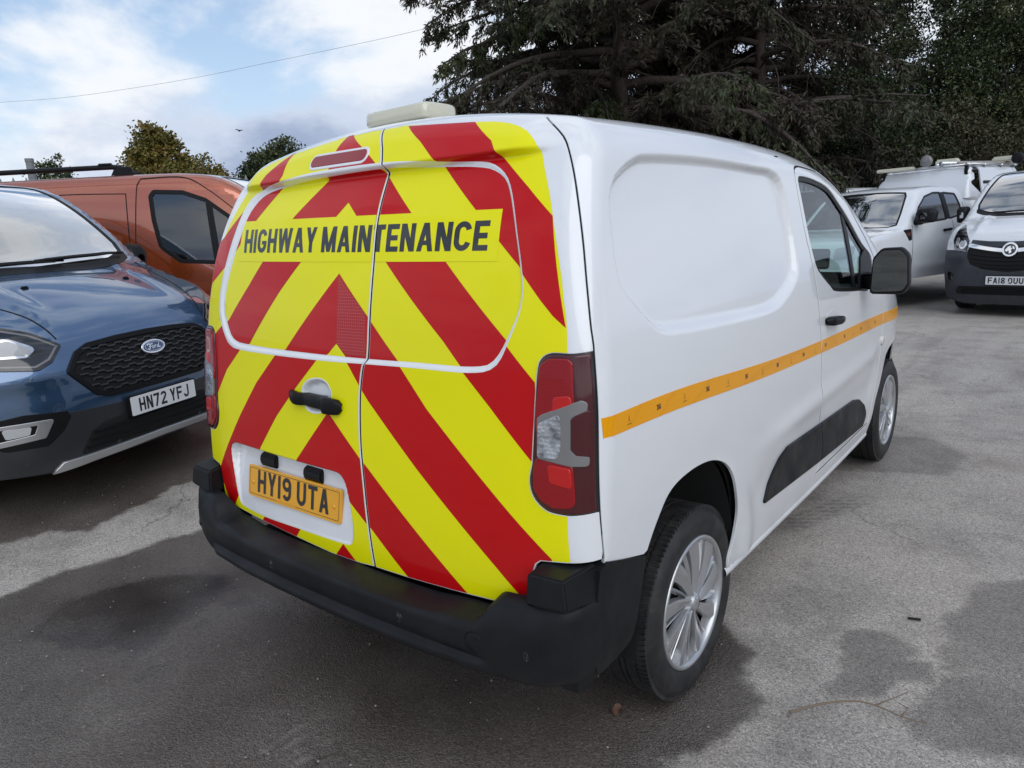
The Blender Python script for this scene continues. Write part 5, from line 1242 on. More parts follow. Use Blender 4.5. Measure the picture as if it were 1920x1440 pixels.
def build_transit(root):
    B = TRANSIT; P_ = M['blue']; YN = .55
    win = round_poly(np.array([[.40, 1.225], [1.10, 1.285], [1.245, 1.40], [1.285, 1.60], [1.30, 1.775], [1.27, 1.815], [1.05, 1.80], [.88, 1.735], [.60, 1.52], [.42, 1.32]]) + (.75, 0), [.02, .06, .08, .1, .03, .03, .06, .08, .06, .03], 4)
    scr_h = np.array([[0, .80], [.35, .815], [.62, .865], [.80, .945], [.825, 1.02], [.78, 1.25], [.735, 1.45], [.70, 1.555], [.64, 1.59], [.35, 1.56], [0, 1.55]])
    ar = lambda yc, R: [(yc + R * math.cos(a), .33 + R * math.sin(a)) for a in np.linspace(math.pi, 0, 24)]
    low = np.array([[YN, .30]] + [[.56, .33]] + ar(.97, .40) + [[1.38, .30], [3.48, .30]] + ar(3.90, .40) + [[4.32, .32], [4.90, .34]])
    side_polar = lambda Q: B.to_polar(B.hit(densify(np.array(Q), .03, False), 'side'))
    lp = side_polar(low)
    back = np.stack([np.full(30, 4.90), np.linspace(lp[-1, 1], math.pi / 2, 30)], 1); front = np.stack([np.full(40, YN), np.linspace(math.pi / 2, lp[0, 1], 40)], 1)
    outline = np.vstack([lp, back[1:], front[:-1]])
    wp = B.to_polar(B.hit(densify(win, .03), 'side')); sp = B.to_polar(B.hit(densify(scr_h, .03, False), 'top')); sp = np.vstack([sp, [[1.55, math.pi / 2 + .02], [.80, math.pi / 2 + .02]]])
    k = lambda C: inside(C, outline) & ~inside(C, wp) & ~inside(C, sp)
    panel(B, 'body_shell', P_, [outline, wp, sp], 'polar', root, both=True, step=.035, keep=k, rim=.02)
    fr = B.hit(front, 'polar')[:, [0, 2]]; nose = np.vstack([fr, (fr * (-1, 1))[::-1][1:]])
    panel(B, 'nose', P_, [densify(nose, .03)], 'rear', root, step=.025, rim=.02)
    bk = B.hit(back, 'polar')[:, [0, 2]]; panel(B, 'tail', P_, [np.vstack([bk, (bk * (-1, 1))[::-1][1:]])], 'front', root, step=.2, rim=0)
    panel(B, 'cabin_liner', M['interior'], [outline], 'polar', root, both=True, step=.12, off=-.10, rim=0)
    scr = np.vstack([scr_h, (scr_h * (-1, 1))[::-1][1:-1]])
    panel(B, 'windscreen', M['glass_screen'], [scr], 'top', root, step=.05, off=-.003, rim=0)
    panel(B, 'windscreen_seal', M['black_trim'], [offset_poly(scr, -.004), offset_poly(scr, .022)], 'top', root, step=.03, off=.001, rim=.004, rr=.001)
    for sg in (1, -1):
        dw = empty('door_window', parent=root)
        panel(B, 'window_pane', M['glass_dark'], [win], 'side', dw, mirror=sg < 0, step=.06, off=-.006, rim=0)
        panel(B, 'window_seal', M['black_trim'], [offset_poly(win, -.004), offset_poly(win, .022)], 'side', dw, mirror=sg < 0, step=.04, off=.001, rim=.006, rr=.002)
        panel(B, 'window_divider', M['black_trim'], [np.array([[.80, 1.26], [.845, 1.26], [.885, 1.73], [.845, 1.71]]) + (.75, 0)], 'side', dw, mirror=sg < 0, step=.04, off=.002, rim=.006, rr=.002)
        # shut lines of the doors and bonnet
        for ln in ([[2.18, .40], [2.18, 1.0], [2.175, 1.31], [2.155, 1.64], [2.135, 1.85], [2.11, 1.905]], [[2.11, 1.905], [1.80, 1.90], [1.61, 1.80], [1.37, 1.60]], [[2.22, 1.80], [2.73, 1.815], [3.63, 1.80]], [[2.22, 1.80], [2.213, 1.36], [2.22, 1.05]], [[3.68, .4], [3.68, 1.86]]):
            q = smooth_loop(np.array(ln), 30, False); t = np.gradient(q, axis=0); t /= np.linalg.norm(t, axis=1, keepdims=True); n_ = np.stack([-t[:, 1], t[:, 0]], 1) * .0035
            panel(B, 'shut_line', M['void'], [np.vstack([q + n_, (q - n_)[::-1]])], 'side', root, mirror=sg < 0, step=.05, off=.0015, rim=0)
        q = smooth_loop(np.array([[.555, .10], [.60, .22], [.68, .42], [.76, .66], [.81, .85]]), 24, False); n_ = np.array([.004, 0])
        panel(B, 'bonnet_gap', M['void'], [np.vstack([q + n_, (q - n_)[::-1]])], 'top', root, mirror=sg < 0, step=.05, off=.0015, rim=0)
        hl = empty('headlamp', parent=root)
        out = round_poly(np.array([[.545, .945], [.62, .865], [.70, .832], [.84, .855], [.90, .93], [.885, 1.075], [.80, 1.085], [.66, 1.03]]), [.015, .03, .04, .04, .05, .04, .05, .06], 4)
        panel(B, 'lamp_housing', M['gloss_black'], [out], 'rear', hl, mirror=sg < 0, step=.03, off=.002, rim=.012, rr=.003)
        panel(B, 'light_guide', M['lens_frame'], [offset_poly(out, .016), offset_poly(out, .024)], 'rear', hl, mirror=sg < 0, step=.03, off=.004, rim=.004, rr=.001)
        inn = round_poly(np.array([[.665, .945], [.72, .905], [.84, .915], [.85, 1.00], [.76, 1.01]]), .025)
        panel(B, 'reflector', M['chrome'], [inn], 'rear', hl, mirror=sg < 0, step=.03, off=.005, rim=.004, rr=.002)
        panel(B, 'lamp_lens', M['lens_clear'], [offset_poly(inn, .014)], 'rear', hl, mirror=sg < 0, step=.03, off=.008, rim=.004, rr=.002)
        panel(B, 'lamp_cover', M['lens_outer'], [out], 'rear', hl, mirror=sg < 0, step=.03, off=.013, rim=0)
        fg = empty('fog_lamp', parent=root)
        fo = round_poly(np.array([[.600, .565], [.640, .50], [.715, .432], [.90, .44], [.925, .60], [.80, .615], [.615, .595]]), [.015, .04, .03, .05, .04, .02, .01], 4)
        panel(B, 'fog_housing', M['black_trim'], [fo], 'rear', fg, mirror=sg < 0, step=.03, off=.002, rim=.012, rr=.003)
        u = np.array([[.675, .575], [.70, .575], [.735, .505], [.90, .49], [.90, .475], [.715, .485]])
        fo2 = round_poly(np.array([[.680, .570], [.725, .480], [.90, .468], [.91, .575]]), .012)
        panel(B, 'chrome_trim', M['silver'], [fo2, round_poly(np.array([[.745, .555], [.765, .505], [.905, .492], [.91, .56]]), .01)], 'rear', fg, mirror=sg < 0, step=.03, off=.006, rim=.006, rr=.003)
        panel(B, 'fog_lens', M['lens_clear'], [round_poly(np.array([[.775, .55], [.785, .51], [.87, .505], [.88, .555]]), .01)], 'rear', fg, mirror=sg < 0, step=.03, off=.006, rim=.004, rr=.002)
        # door mirror
        mr = empty('door_mirror', parent=root)
        def mp(a, b, c_): return (sg * a, b, c_)
        outl = resample(round_poly(np.array([[-.12, -.13], [.10, -.13], [.12, .10], [.06, .15], [-.08, .15], [-.12, .08]]), .04), 32); secs = []
        for t, s_ in ((-.09, .35), (-.075, .75), (-.045, .95), (0., 1.), (.05, .98), (.055, .9)): secs.append([mp(1.085 + p[0] * s_ * .8, 1.14 + t, 1.345 + p[1] * s_ * .85) for p in outl])
        loft_ob('mirror_shell', secs, M['black_plastic'], mr, closed=True, flip=sg > 0)
        bm = bmesh.new(); hull(bm, [mp(*p) for p in ((.95, 1.12, 1.22), (.95, 1.25, 1.22), (.95, 1.12, 1.28), (1.03, 1.10, 1.22), (1.03, 1.18, 1.22), (1.03, 1.10, 1.28))]); bm_ob('mirror_arm', bm, M['black_trim'], mr, bevel=.01)
        # handle
        bm = bmesh.new(); hull(bm, [mp(a, b, c_) for a in (.985, 1.02) for b, c_ in ((1.93, 1.10), (2.11, 1.105), (1.93, 1.135), (2.11, 1.14))]); bm_ob('door_handle', bm, P_, root, bevel=.010)
    # grille
    g = empty('grille', parent=root)
    gl = np.array([[-.575, .80], [-.49, .895], [-.41, .930], [-.22, .944], [0, .949]]); gb = np.array([[0, .622], [-.36, .624], [-.44, .648]])
    go = np.vstack([gl, (gl * (-1, 1))[::-1][1:], (gb * (-1, 1))[::-1], gb[1:]]); go = round_poly(go, .02, 3)
    gi = offset_poly(go, .022)
    panel(B, 'grille_frame', M['black_trim'], [go, gi], 'rear', g, step=.02, off=.012, rim=.02, rr=.004)
    panel(B, 'grille_back', M['void'], [go], 'rear', g, step=.03, off=.0015, rim=0)
    for r in range(8):
        z0 = .665 + r * .0335; xs = []; st = .052; off_ = (r % 2) * st
        xmax = np.interp(z0, [.64, .80, .90, .93], [.42, .535, .45, .37]); pts = []
        x = -xmax - st * 2 + off_
        while x < xmax + st * 2:
            pts += [(x, z0 - .0055), (x + st * .84, z0 - .0055), (x + st, z0 + .0055), (x + st * 1.84, z0 + .0055)]; x += 2 * st
        q = np.array([p for p in pts if abs(p[0]) < xmax]); 
        band = np.vstack([q + (0, .0032), (q - (0, .0032))[::-1]])
        panel(B, 'grille_bar', M['bar_grey'], [band], 'rear', g, step=.05, off=.014, rim=.014, rr=.0012)
    # badge
    bd = empty('badge', parent=root); e = lambda a, b, n=40: np.array([(a * math.cos(t), .842 + b * math.sin(t)) for t in np.linspace(0, 2 * math.pi, n, endpoint=False)])
    panel(B, 'badge_rim', M['chrome'], [e(.088, .0375)], 'rear', bd, step=.02, off=.028, rim=.02, rr=.004)
    panel(B, 'badge_field', M['badge_blue'], [e(.078, .0305)], 'rear', bd, step=.02, off=.031, rim=.003, rr=.001)
    panel(B, 'badge_ring', M['chrome'], [e(.072, .0262), e(.0695, .0245)], 'rear', bd, step=.03, off=.0325, rim=0)
    S_ = lambda pts, t=.0052: stroke(smooth_loop(np.array(pts) + (0, .842), 18, False), t)
    script = [S_([(-.052, .008), (-.048, .016), (-.035, .015), (-.020, .013), (-.008, .017)]), S_([(-.030, .013), (-.034, .0), (-.038, -.010), (-.046, -.014), (-.052, -.009)]), S_([(-.043, .0), (-.032, .001), (-.022, .001)], .004),
              S_([(-.012, .004), (-.019, -.001), (-.017, -.010), (-.008, -.010), (-.004, -.002), (-.010, .004)], .004), S_([(.002, .004), (.003, -.004), (.001, -.011)], .0045), S_([(.003, -.002), (.009, .004), (.014, .003)], .004),
              S_([(.028, .002), (.021, .001), (.018, -.007), (.023, -.011), (.030, -.004)], .004), S_([(.038, .016), (.034, .004), (.031, -.006), (.036, -.011), (.044, -.007)], .0045)]
    panel(B, 'badge_script', M['chrome'], script, 'rear', bd, step=.03, keep=lambda C: np.any([inside(C, p) for p in script], axis=0), off=.033, rim=0)
    # lower bumper
    lb = np.array([[-.93, .60], [-.62, .585], [-.42, .575], [-.25, .568], [.25, .568], [.42, .575], [.62, .585], [.93, .60], [.95, .30], [.70, .275], [-.70, .275], [-.95, .30]])
    panel(B, 'lower_bumper', M['grey_paint'], [densify(lb, .05)], 'rear', root, step=.03, off=.001, rim=.012, rr=.003)
    lg = round_poly(np.array([[-.57, .335], [-.50, .45], [-.42, .485], [-.27, .50], [.27, .50], [.42, .485], [.50, .45], [.57, .335]]), .02)
    panel(B, 'lower_intake', M['void'], [lg], 'rear', root, step=.03, off=.003, rim=.004)
    for z0 in (.372, .410, .448):
        xm = np.interp(z0, [.335, .45, .5], [.55, .49, .40]); panel(B, 'intake_bar', M['black_trim'], [rect(-xm, z0 - .006, xm, z0 + .006)], 'rear', root, step=.05, off=.012, rim=.012, rr=.003)
    panel(B, 'skid_strip', M['silver'], [np.array([[-.70, .272], [-.655, .318], [0, .330], [.655, .318], [.70, .272], [.5, .285], [0, .298], [-.5, .285]])], 'rear', root, step=.03, off=.016, rim=.02, rr=.006)
    for x in (-.80, -.33, .33, .80):
        panel(B, 'parking_sensor', M['grey_paint'], [np.array([(x + .012 * math.cos(t), .345 + .012 * math.sin(t)) for t in np.linspace(0, 2 * math.pi, 16, endpoint=False)])], 'rear', root, step=.02, off=.004, rim=.004, rr=.001)
    # wipers, washer jets
    for a, b in (((-.60, .80), (.10, .80)), ((-.02, .815), (.66, .88))):
        Q = np.array([np.array(a) * (1 - t) + np.array(b) * t for t in np.linspace(0, 1, 12)]); P3 = B.hit(Q, 'top') + (0, -.02, .035)
        tube_ob('wiper_arm', P3, np.linspace(.013, .007, 12), M['black_trim'], root, seg=6)
        Q2 = Q + (.10, .035); P4 = B.hit(Q2, 'top') + (0, -.01, .022); tube_ob('wiper_blade', P4, .009, M['black_trim'], root, seg=5)
    panel(B, 'scuttle', M['black_trim'], [np.array([[-.80, .90], [-.62, .80], [-.35, .745], [0, .73], [.35, .745], [.62, .80], [.80, .90], [.82, .955], [.62, .87], [.35, .82], [0, .80], [-.35, .82], [-.62, .87], [-.82, .955]])], 'top', root, step=.04, off=.002, rim=.008, rr=.002)
    for x in (-.36, .36):
        p = B.hit(np.array([[x, .50]]), 'top')[0]; bm = bmesh.new(); box(bm, p, (.040, .030, .022)); bm_ob('washer_jet', bm, M['black_trim'], root, bevel=.007)
    for y in (.97, 3.90):
        for sg in (1, -1): make_wheel(root, (sg * .865, y, .33), R=.33, side=sg, rim_r=.22)
    for y in (.97, 3.90):
        for sg in (1, -1):
            secs = [[(sg * x, y + .44 * math.cos(a), .32 + .44 * math.sin(a)) for a in np.linspace(0, math.pi, 16)] for x in (.94, .60)]; loft_ob('wheel_well', secs, M['void'], root)
    bm = bmesh.new(); box(bm, (0, 2.6, .37), (1.66, 4.4, .12)); bm_ob('floor_pan', bm, M['void'], root)
    return root
M['bar_grey'] = mat('grille_bar_grey', (.030, .031, .033), .30)
M['badge_blue'] = mat('badge_blue', (.012, .030, .110), .2, coat=1.)
blue_van = empty('panel_van', (-2.627, .7253, .10), rad(111.25), label='blue van with black honeycomb grille parked nose-in at the far left', cat='van')
build_transit(blue_van)
orange_van = copy_tree(blue_van, None, {M['blue']: M['orange']})
orange_van.name = 'panel_van'; orange_van.location = (-3.25, 3.92, -.05); orange_van.scale = (1.13, 1.13, 1.13); orange_van.rotation_euler = (0, 0, rad(129.1))
orange_van['label'] = 'orange van with black roof rails seen from the side behind the blue one'
flat_plate(blue_van, 'number_plate', 'HN72 YFJ', (0, -.022, .53), M['plate_w'])
# figure stuck inside the blue windscreen
def screen_five():
    q = np.array([-.30, 1.20]); g = [p * (.075, .10) + q for p in glyph('5', .62, .16)]
    panel(TRANSIT, 'windscreen_figure', M['figure'], g, 'top', blue_van, step=.05, keep=lambda C: np.any([inside(C, p) for p in g], axis=0), off=.0005, rim=0)
M['figure'] = mat('faded_figure', (.16, .22, .23), .5)
screen_five()
def roof_rails(root):
    for sg in (1, -1):
        pts = []
        for y in np.linspace(2.18, 4.85, 40):
            p = TRANSIT.hit(np.array([[.70 * sg, y]]), 'top')[0]; t = (y - 2.18) / 2.67
            h = .060 * sstep(min(t / .07, 1)) * sstep(min((1 - t) / .07, 1)); pts.append(p + (0, 0, .006 + h))
        rr_ = empty('roof_rail', parent=root)
        tube_ob('rail_bar', pts, .019, M['black_plastic'], rr_, seg=8)
        for y in (2.30, 3.4, 4.05, 4.73):
            p = TRANSIT.hit(np.array([[.70 * sg, y]]), 'top')[0]
            bm = bmesh.new(); hull(bm, [(p[0] + a * .022, y + b, p[2] + c_) for a in (-1, 1) for b, c_ in ((-.10, -.01), (.10, -.01), (-.055, .062), (.055, .062))]); bm_ob('rail_foot', bm, M['black_plastic'], rr_, bevel=.008)
        for y in (2.43, 3.55): 
            p = TRANSIT.hit(np.array([[.70 * sg, y]]), 'top')[0]; bm = bmesh.new(); box(bm, (p[0], y, p[2] + .082), (.045, .11, .026)); bm_ob('bar_clamp', bm, M['black_plastic'], rr_, bevel=.01)
    bm = bmesh.new(); hull(bm, [(a * .022, 2.02 + b, 1.95 + c_) for a in (-1, 1) for b, c_ in ((-.10, 0), (.10, 0), (.07, .055), (.0, .05))]); bm_ob('roof_aerial', bm, M['black_trim'], root, bevel=.008)
roof_rails(orange_van)
# ---------------------------------------------------------------- vehicles on the right
def disc(cx, cz, r, n=24): return np.array([(cx + r * math.cos(t), cz + r * math.sin(t)) for t in np.linspace(0, 2 * math.pi, n, endpoint=False)])
SHELL = ('body_shell', 'nose', 'tail', 'cabin_liner', 'windscreen', 'windscreen_seal', 'door_window', 'wheel', 'wheel_well', 'floor_pan', 'door_mirror', 'wiper_arm', 'wiper_blade', 'shut_line', 'scuttle', 'door_handle')
def copy_shell(name, loc, rz, label):
    r = empty(name, loc, rz, label=label, cat='van')
    for ch in [q for q in bpy.data.objects if q.parent is blue_van]:
        if ch.name.split('.')[0] in SHELL: copy_tree(ch, r, {M['blue']: M['white_far']})
    return r
def build_front_van():
    B = TRANSIT
    r = copy_shell('panel_van', (.93, 10.15, .05), rad(-12), 'white van with dark grey bumper and number plate FA18 OUU at the right edge')
    r.scale = (.88, 1, 1)
    q = lambda p: np.array(p) / (.88, 1)
    dk = np.array([[-.98, .88], [-.79, .885], [-.58, .86], [-.55, .92], [-.53, 1.02], [-.3, 1.00], [0, .992], [.3, 1.00], [.53, 1.02], [.55, .92], [.58, .86], [.79, .885], [.98, .88], [1.0, .25], [.6, .17], [-.6, .17], [-1.0, .25]])
    panel(B, 'dark_bumper', M['bumper_grey'], [densify(dk, .06)], 'rear', r, step=.04, off=.004, rim=.02, rr=.006)
    g = empty('grille', parent=r)
    go = round_poly(np.array([[-.56, .93], [-.56, .80], [-.50, .70], [-.34, .645], [0, .605], [.34, .645], [.50, .70], [.56, .80], [.56, .93]]), .04)
    panel(B, 'grille_back', M['void'], [go], 'rear', g, step=.04, off=.007, rim=.004)
    for i, z0 in enumerate((.655, .705, .755, .805)):
        xm = np.interp(z0, [.61, .65, .70, .80], [.20, .34, .48, .54]); x = np.linspace(-xm, xm, 24); zc = z0 + .045 * (x / .55)**2
        panel(B, 'grille_bar', M['black_trim'], [np.vstack([np.stack([x, zc - .011], 1), np.stack([x, zc + .011], 1)[::-1]])], 'rear', g, step=.06, off=.016, rim=.012, rr=.004)
    x = np.linspace(-.555, .555, 30); zc = .875 + .075 * (np.abs(x) / .555)**1.5; th = .020
    panel(B, 'chrome_bar', M['chrome'], [np.vstack([np.stack([x, zc - th], 1), np.stack([x, zc + th], 1)[::-1]])], 'rear', g, step=.06, off=.026, rim=.02, rr=.008)
    bd = empty('badge', parent=r); el = lambda s: disc(0, 0, s) * (1 / .88, 1) + (.01, .888)
    panel(B, 'badge_disc', M['gloss_black'], [el(.082)], 'rear', bd, step=.03, off=.034, rim=.03, rr=.004)
    panel(B, 'badge_rim', M['chrome'], [el(.086), el(.070)], 'rear', bd, step=.03, off=.040, rim=.012, rr=.004)
    gr = [q(np.array(p) * .062) + (.01, .888) for p in ([(-.9, -.2), (-.4, .55), (.15, .75), (.05, .30), (.55, .35), (.20, -.05), (.35, -.6), (-.05, -.85), (-.15, -.2), (-.55, -.45)], [(.35, .75), (.75, .45), (.85, .0), (.6, .1)])]
    panel(B, 'badge_figure', M['chrome'], gr, 'rear', bd, step=.03, keep=lambda C: np.any([inside(C, p) for p in gr], axis=0), off=.042, rim=.004, rr=.001)
    for sg in (1, -1):
        hl = empty('headlamp', parent=r); o = round_poly(np.array([[.58, .86], [.79, .90], [.84, 1.02], [.84, 1.18], [.80, 1.22], [.66, 1.10], [.575, 1.01]]), .03)
        panel(B, 'lamp_housing', M['gloss_black'], [o], 'rear', hl, mirror=sg < 0, step=.04, off=.006, rim=.01)
        panel(B, 'reflector', M['chrome'], [disc(.66, .96, .055)], 'rear', hl, mirror=sg < 0, step=.03, off=.010, rim=.006, rr=.004)
        panel(B, 'lamp_lens', M['lens_clear'], [disc(.665, .965, .038)], 'rear', hl, mirror=sg < 0, step=.03, off=.013, rim=.004)
        panel(B, 'reflector', M['silver'], [round_poly(np.array([[.73, .94], [.78, .96], [.79, 1.06], [.74, 1.04]]), .012)], 'rear', hl, mirror=sg < 0, step=.03, off=.010, rim=.004)
        panel(B, 'light_strip', M['lens_frame'], [np.array([[.58, .862], [.79, .902], [.80, .925], [.60, .885]])], 'rear', hl, mirror=sg < 0, step=.04, off=.012, rim=.004)
        panel(B, 'lamp_cover', M['lens_outer'], [o], 'rear', hl, mirror=sg < 0, step=.05, off=.016, rim=0)
        panel(B, 'fog_lamp', M['gloss_black'], [round_poly(np.array([[.76, .46], [.86, .50], [.86, .60], [.76, .58]]), .03)], 'rear', r, mirror=sg < 0, step=.03, off=.010, rim=.008)
    panel(B, 'lower_intake', M['void'], [round_poly(np.array([[-.72, .30], [-.66, .41], [.66, .41], [.72, .30]]), .03)], 'rear', r, step=.04, off=.007, rim=0)
    for z0 in (.325, .355, .385): panel(B, 'intake_bar', M['black_trim'], [rect(-.60, z0 - .007, .60, z0 + .007)], 'rear', r, step=.06, off=.014, rim=.008, rr=.003)
    flat_plate(r, 'number_plate', 'FA18 OUU', (0, -.030, .495), M['plate_w'], total=.402 / .88)
M['bumper_grey'] = plastic('dark_grey_bumper_plastic', (.045, .048, .056), .5)
build_front_van()
copy_shell('panel_van', (-3.9, 14.2, .10), rad(-20), 'plain white van roof half hidden between the pickup and the mirror')
for (px_, py_), lb in (((5.9, 2.2), 'white van outside the right edge, mirrored faintly in the middle of the flank'), ((6.3, 5.2), 'white van outside the right edge, mirrored faintly in the cab door')):
    copy_shell('panel_van', (px_, py_, .0), rad(-90), lb)
def build_pickup():
    B = PICKUP; W_ = M['white_far']
    r = empty('pickup_truck', (-1.67, 9.76, .05), rad(-17.5), label='white extended-cab pickup with tall white canopy and loaded roof rack', cat='pickup')
    ar = lambda yc: [(yc + .46 * math.cos(a), .38 + .46 * math.sin(a)) for a in np.linspace(math.pi, 0, 24)]
    low = np.array([[.42, .46]] + ar(.92)[1:] + [[1.40, .45], [3.60, .45]] + ar(4.14)[1:] + [[4.66, .5], [5.25, .55]])
    lp = B.to_polar(B.hit(densify(low, .04, False), 'side')); YN = .42
    top = [[5.25, lp[-1, 1]], [5.25, math.pi / 2], [YN, math.pi / 2]]
    outline = np.vstack([lp, densify(np.array(top), .05, False), np.stack([np.full(24, YN), np.linspace(math.pi / 2, lp[0, 1], 24)], 1)[1:-1]])
    w1 = round_poly(np.array([[1.56, 1.24], [2.58, 1.29], [2.55, 1.715], [2.35, 1.715], [2.06, 1.66], [1.80, 1.50]]), [.03, .02, .02, .06, .08, .1], 4)
    w2 = round_poly(np.array([[2.68, 1.295], [3.08, 1.35], [3.10, 1.50], [3.02, 1.69], [2.64, 1.715]]), [.03, .06, .06, .06, .03], 4)
    scr_h = np.array([[0, 1.20], [.4, 1.225], [.66, 1.29], [.76, 1.36], [.72, 1.55], [.65, 1.80], [.60, 1.87], [.4, 1.86], [0, 1.84]])
    sp = B.to_polar(B.hit(densify(scr_h, .04, False), 'top')); sp = np.vstack([sp, [[1.84, math.pi / 2 + .02], [1.20, math.pi / 2 + .02]]])
    wp = [B.to_polar(B.hit(densify(w, .04), 'side')) for w in (w1, w2)]
    panel(B, 'body_shell', W_, [outline, sp] + wp, 'polar', r, both=True, step=.045, rim=.02)
    nose = B.hit(np.stack([np.full(24, YN), np.linspace(math.pi / 2, lp[0, 1], 24)], 1), 'polar')[:, [0, 2]]
    panel(B, 'nose', W_, [densify(np.vstack([nose, (nose * (-1, 1))[::-1][1:]]), .06)], 'rear', r, step=.06, rim=.02)
    panel(B, 'cabin_liner', M['interior'], [outline], 'polar', r, both=True, step=.2, off=-.12, rim=0)
    scr = np.vstack([scr_h, (scr_h * (-1, 1))[::-1][1:-1]])
    panel(B, 'windscreen', M['glass_screen'], [scr], 'top', r, step=.08, off=-.003, rim=0)
    panel(B, 'windscreen_seal', M['black_trim'], [offset_poly(scr, -.004), offset_poly(scr, .02)], 'top', r, step=.05, off=.001, rim=.004)
    panel(B, 'grille', M['gloss_black'], [round_poly(rect(-.55, .70, .55, .98), .06)], 'rear', r, step=.08, off=.006, rim=.01)
    panel(B, 'front_bumper', M['black_plastic'], [round_poly(rect(-.86, .38, .86, .62), .05)], 'rear', r, step=.08, off=.010, rim=.02)
    for sg in (1, -1):
        for w in (w1, w2):
            dw = empty('side_window', parent=r)
            panel(B, 'window_pane', M['glass_dark'], [w], 'side', dw, mirror=sg < 0, step=.08, off=-.006, rim=0)
            panel(B, 'window_seal', M['black_trim'], [offset_poly(w, -.004), offset_poly(w, .020)], 'side', dw, mirror=sg < 0, step=.05, off=.001, rim=.006)
        panel(B, 'window_post', M['black_trim'], [np.array([[2.575, 1.30], [2.685, 1.30], [2.65, 1.71], [2.54, 1.71]])], 'side', r, mirror=sg < 0, step=.05, off=.003, rim=.004)
        v = round_poly(np.array([[1.30, 1.175], [1.50, 1.185], [1.50, 1.03], [1.43, 1.02]]), .02)
        panel(B, 'fender_vent', M['black_trim'], [v], 'side', r, mirror=sg < 0, step=.04, off=.006, rim=.012, rr=.004)
        panel(B, 'vent_insert', M['orange_plastic'], [np.array([[1.345, 1.125], [1.455, 1.145], [1.455, 1.095], [1.40, 1.085]])], 'side', r, mirror=sg < 0, step=.04, off=.010, rim=.004)
        bm = bmesh.new(); hull(bm, [(sg * a, b, c_) for a in (.905, .955) for b, c_ in ((2.44, 1.11), (2.68, 1.12), (2.44, 1.15), (2.68, 1.16))]); bm_ob('door_handle', bm, M['black_trim'], r, bevel=.012)
        for ln in ([[1.52, .48], [1.53, 1.0], [1.53, 1.24]], [[2.72, .50], [2.78, 1.0], [2.74, 1.28]], [[3.25, .50], [3.25, 1.2], [3.17, 1.55]]):
            q_ = smooth_loop(np.array(ln), 16, False); panel(B, 'shut_line', M['void'], [np.vstack([q_ + (.005, 0), (q_ - (.005, 0))[::-1]])], 'side', r, mirror=sg < 0, step=.08, off=.002, rim=0)
        mr = empty('door_mirror', parent=r); outl = resample(round_poly(np.array([[-.14, -.11], [.12, -.10], [.14, .06], [.10, .11], [-.10, .11], [-.15, .04]]), .05), 28)
        secs = [[(sg * (1.06 + p[0] * s_), 1.62 + t, 1.37 + p[1] * s_) for p in outl] for t, s_ in ((-.10, .4), (-.08, .8), (-.04, .97), (.02, 1.), (.07, .97), (.075, .88))]
        loft_ob('mirror_shell', secs, M['black_plastic'], mr, closed=True, flip=sg > 0)
        bm = bmesh.new(); hull(bm, [(sg * a, b, c_) for a, b in ((.86, 1.60), (.86, 1.75), (.99, 1.60), (.99, 1.68)) for c_ in (1.24, 1.31)]); bm_ob('mirror_arm', bm, M['black_trim'], mr, bevel=.01)
        panel(B, 'headlamp', M['lens_clear'], [round_poly(np.array([[.60, .82], [.84, .86], [.86, 1.02], [.62, .98]]), .03)], 'rear', r, mirror=sg < 0, step=.08, off=.008, rim=.01)
        for y in (.92, 4.14): make_wheel(r, (sg * .79, y, .37), R=.37, side=sg, width=.245, rim_r=.235)
        for y in (.92, 4.14): loft_ob('wheel_well', [[(sg * x, y + .48 * math.cos(a), .38 + .48 * math.sin(a)) for a in np.linspace(0, math.pi, 14)] for x in (.92, .55)], M['void'], r)
    bm = bmesh.new(); box(bm, (0, 2.7, .50), (1.6, 4.6, .12)); bm_ob('chassis', bm, M['void'], r)
    # canopy over the load bed
    cn = empty('canopy', parent=r)
    def cf(P):
        x = np.abs(P[:, 0]); y = P[:, 1]; z = P[:, 2]
        return smax(smax(x - (.90 - .16 * np.clip((z - 1.2) / .9, 0, 2)), z - (2.07 + .13 * np.cos(np.clip(x / .75, 0, 1.4)) - .02), .08), np.maximum(3.36 + .30 * np.clip((z - 1.2) / .9, 0, 2)**1.5 - .1 - y, y - 5.3), .06)
    CB = Body(cf, y0=1., y1=8.)
    panel(CB, 'canopy_shell', W_, [np.vstack([[[3.85, -.0], [5.2, -.0]], np.stack([np.full(12, 5.2), np.linspace(0, math.pi / 2, 12)], 1)[1:], np.stack([np.full(12, 3.85), np.linspace(math.pi / 2, 0, 12)], 1)])], 'polar', cn, both=True, step=.06, rim=.02)
    ed = CB.hit(np.stack([np.full(30, 3.85), np.linspace(0, math.pi / 2, 30)], 1), 'polar')[:, [0, 2]]
    panel(CB, 'canopy_front', W_, [densify(np.vstack([ed, (ed * (-1, 1))[::-1][1:]]), .08)], 'rear', cn, step=.08, rim=.02)
    for sg in (1, -1):
        w = round_poly(np.array([[3.95, 1.25], [5.1, 1.25], [5.1, 1.82], [3.95, 1.82]]), .04)
        panel(CB, 'side_door', W_, [w], 'side', cn, mirror=sg < 0, step=.08, off=.012, rim=.02, rr=.004)
        panel(CB, 'door_joint_strip', M['black_trim'], [rect(3.93, 1.835, 5.12, 1.875)], 'side', cn, mirror=sg < 0, step=.08, off=.014, rim=.02, rr=.004)
        bm = bmesh.new(); box(bm, (sg * .875, 4.0, 1.42), (.03, .02, .08)); bm_ob('door_catch', bm, M['black_trim'], cn, bevel=.005)
    # roof rack with its load
    rk = empty('roof_rack', parent=r)
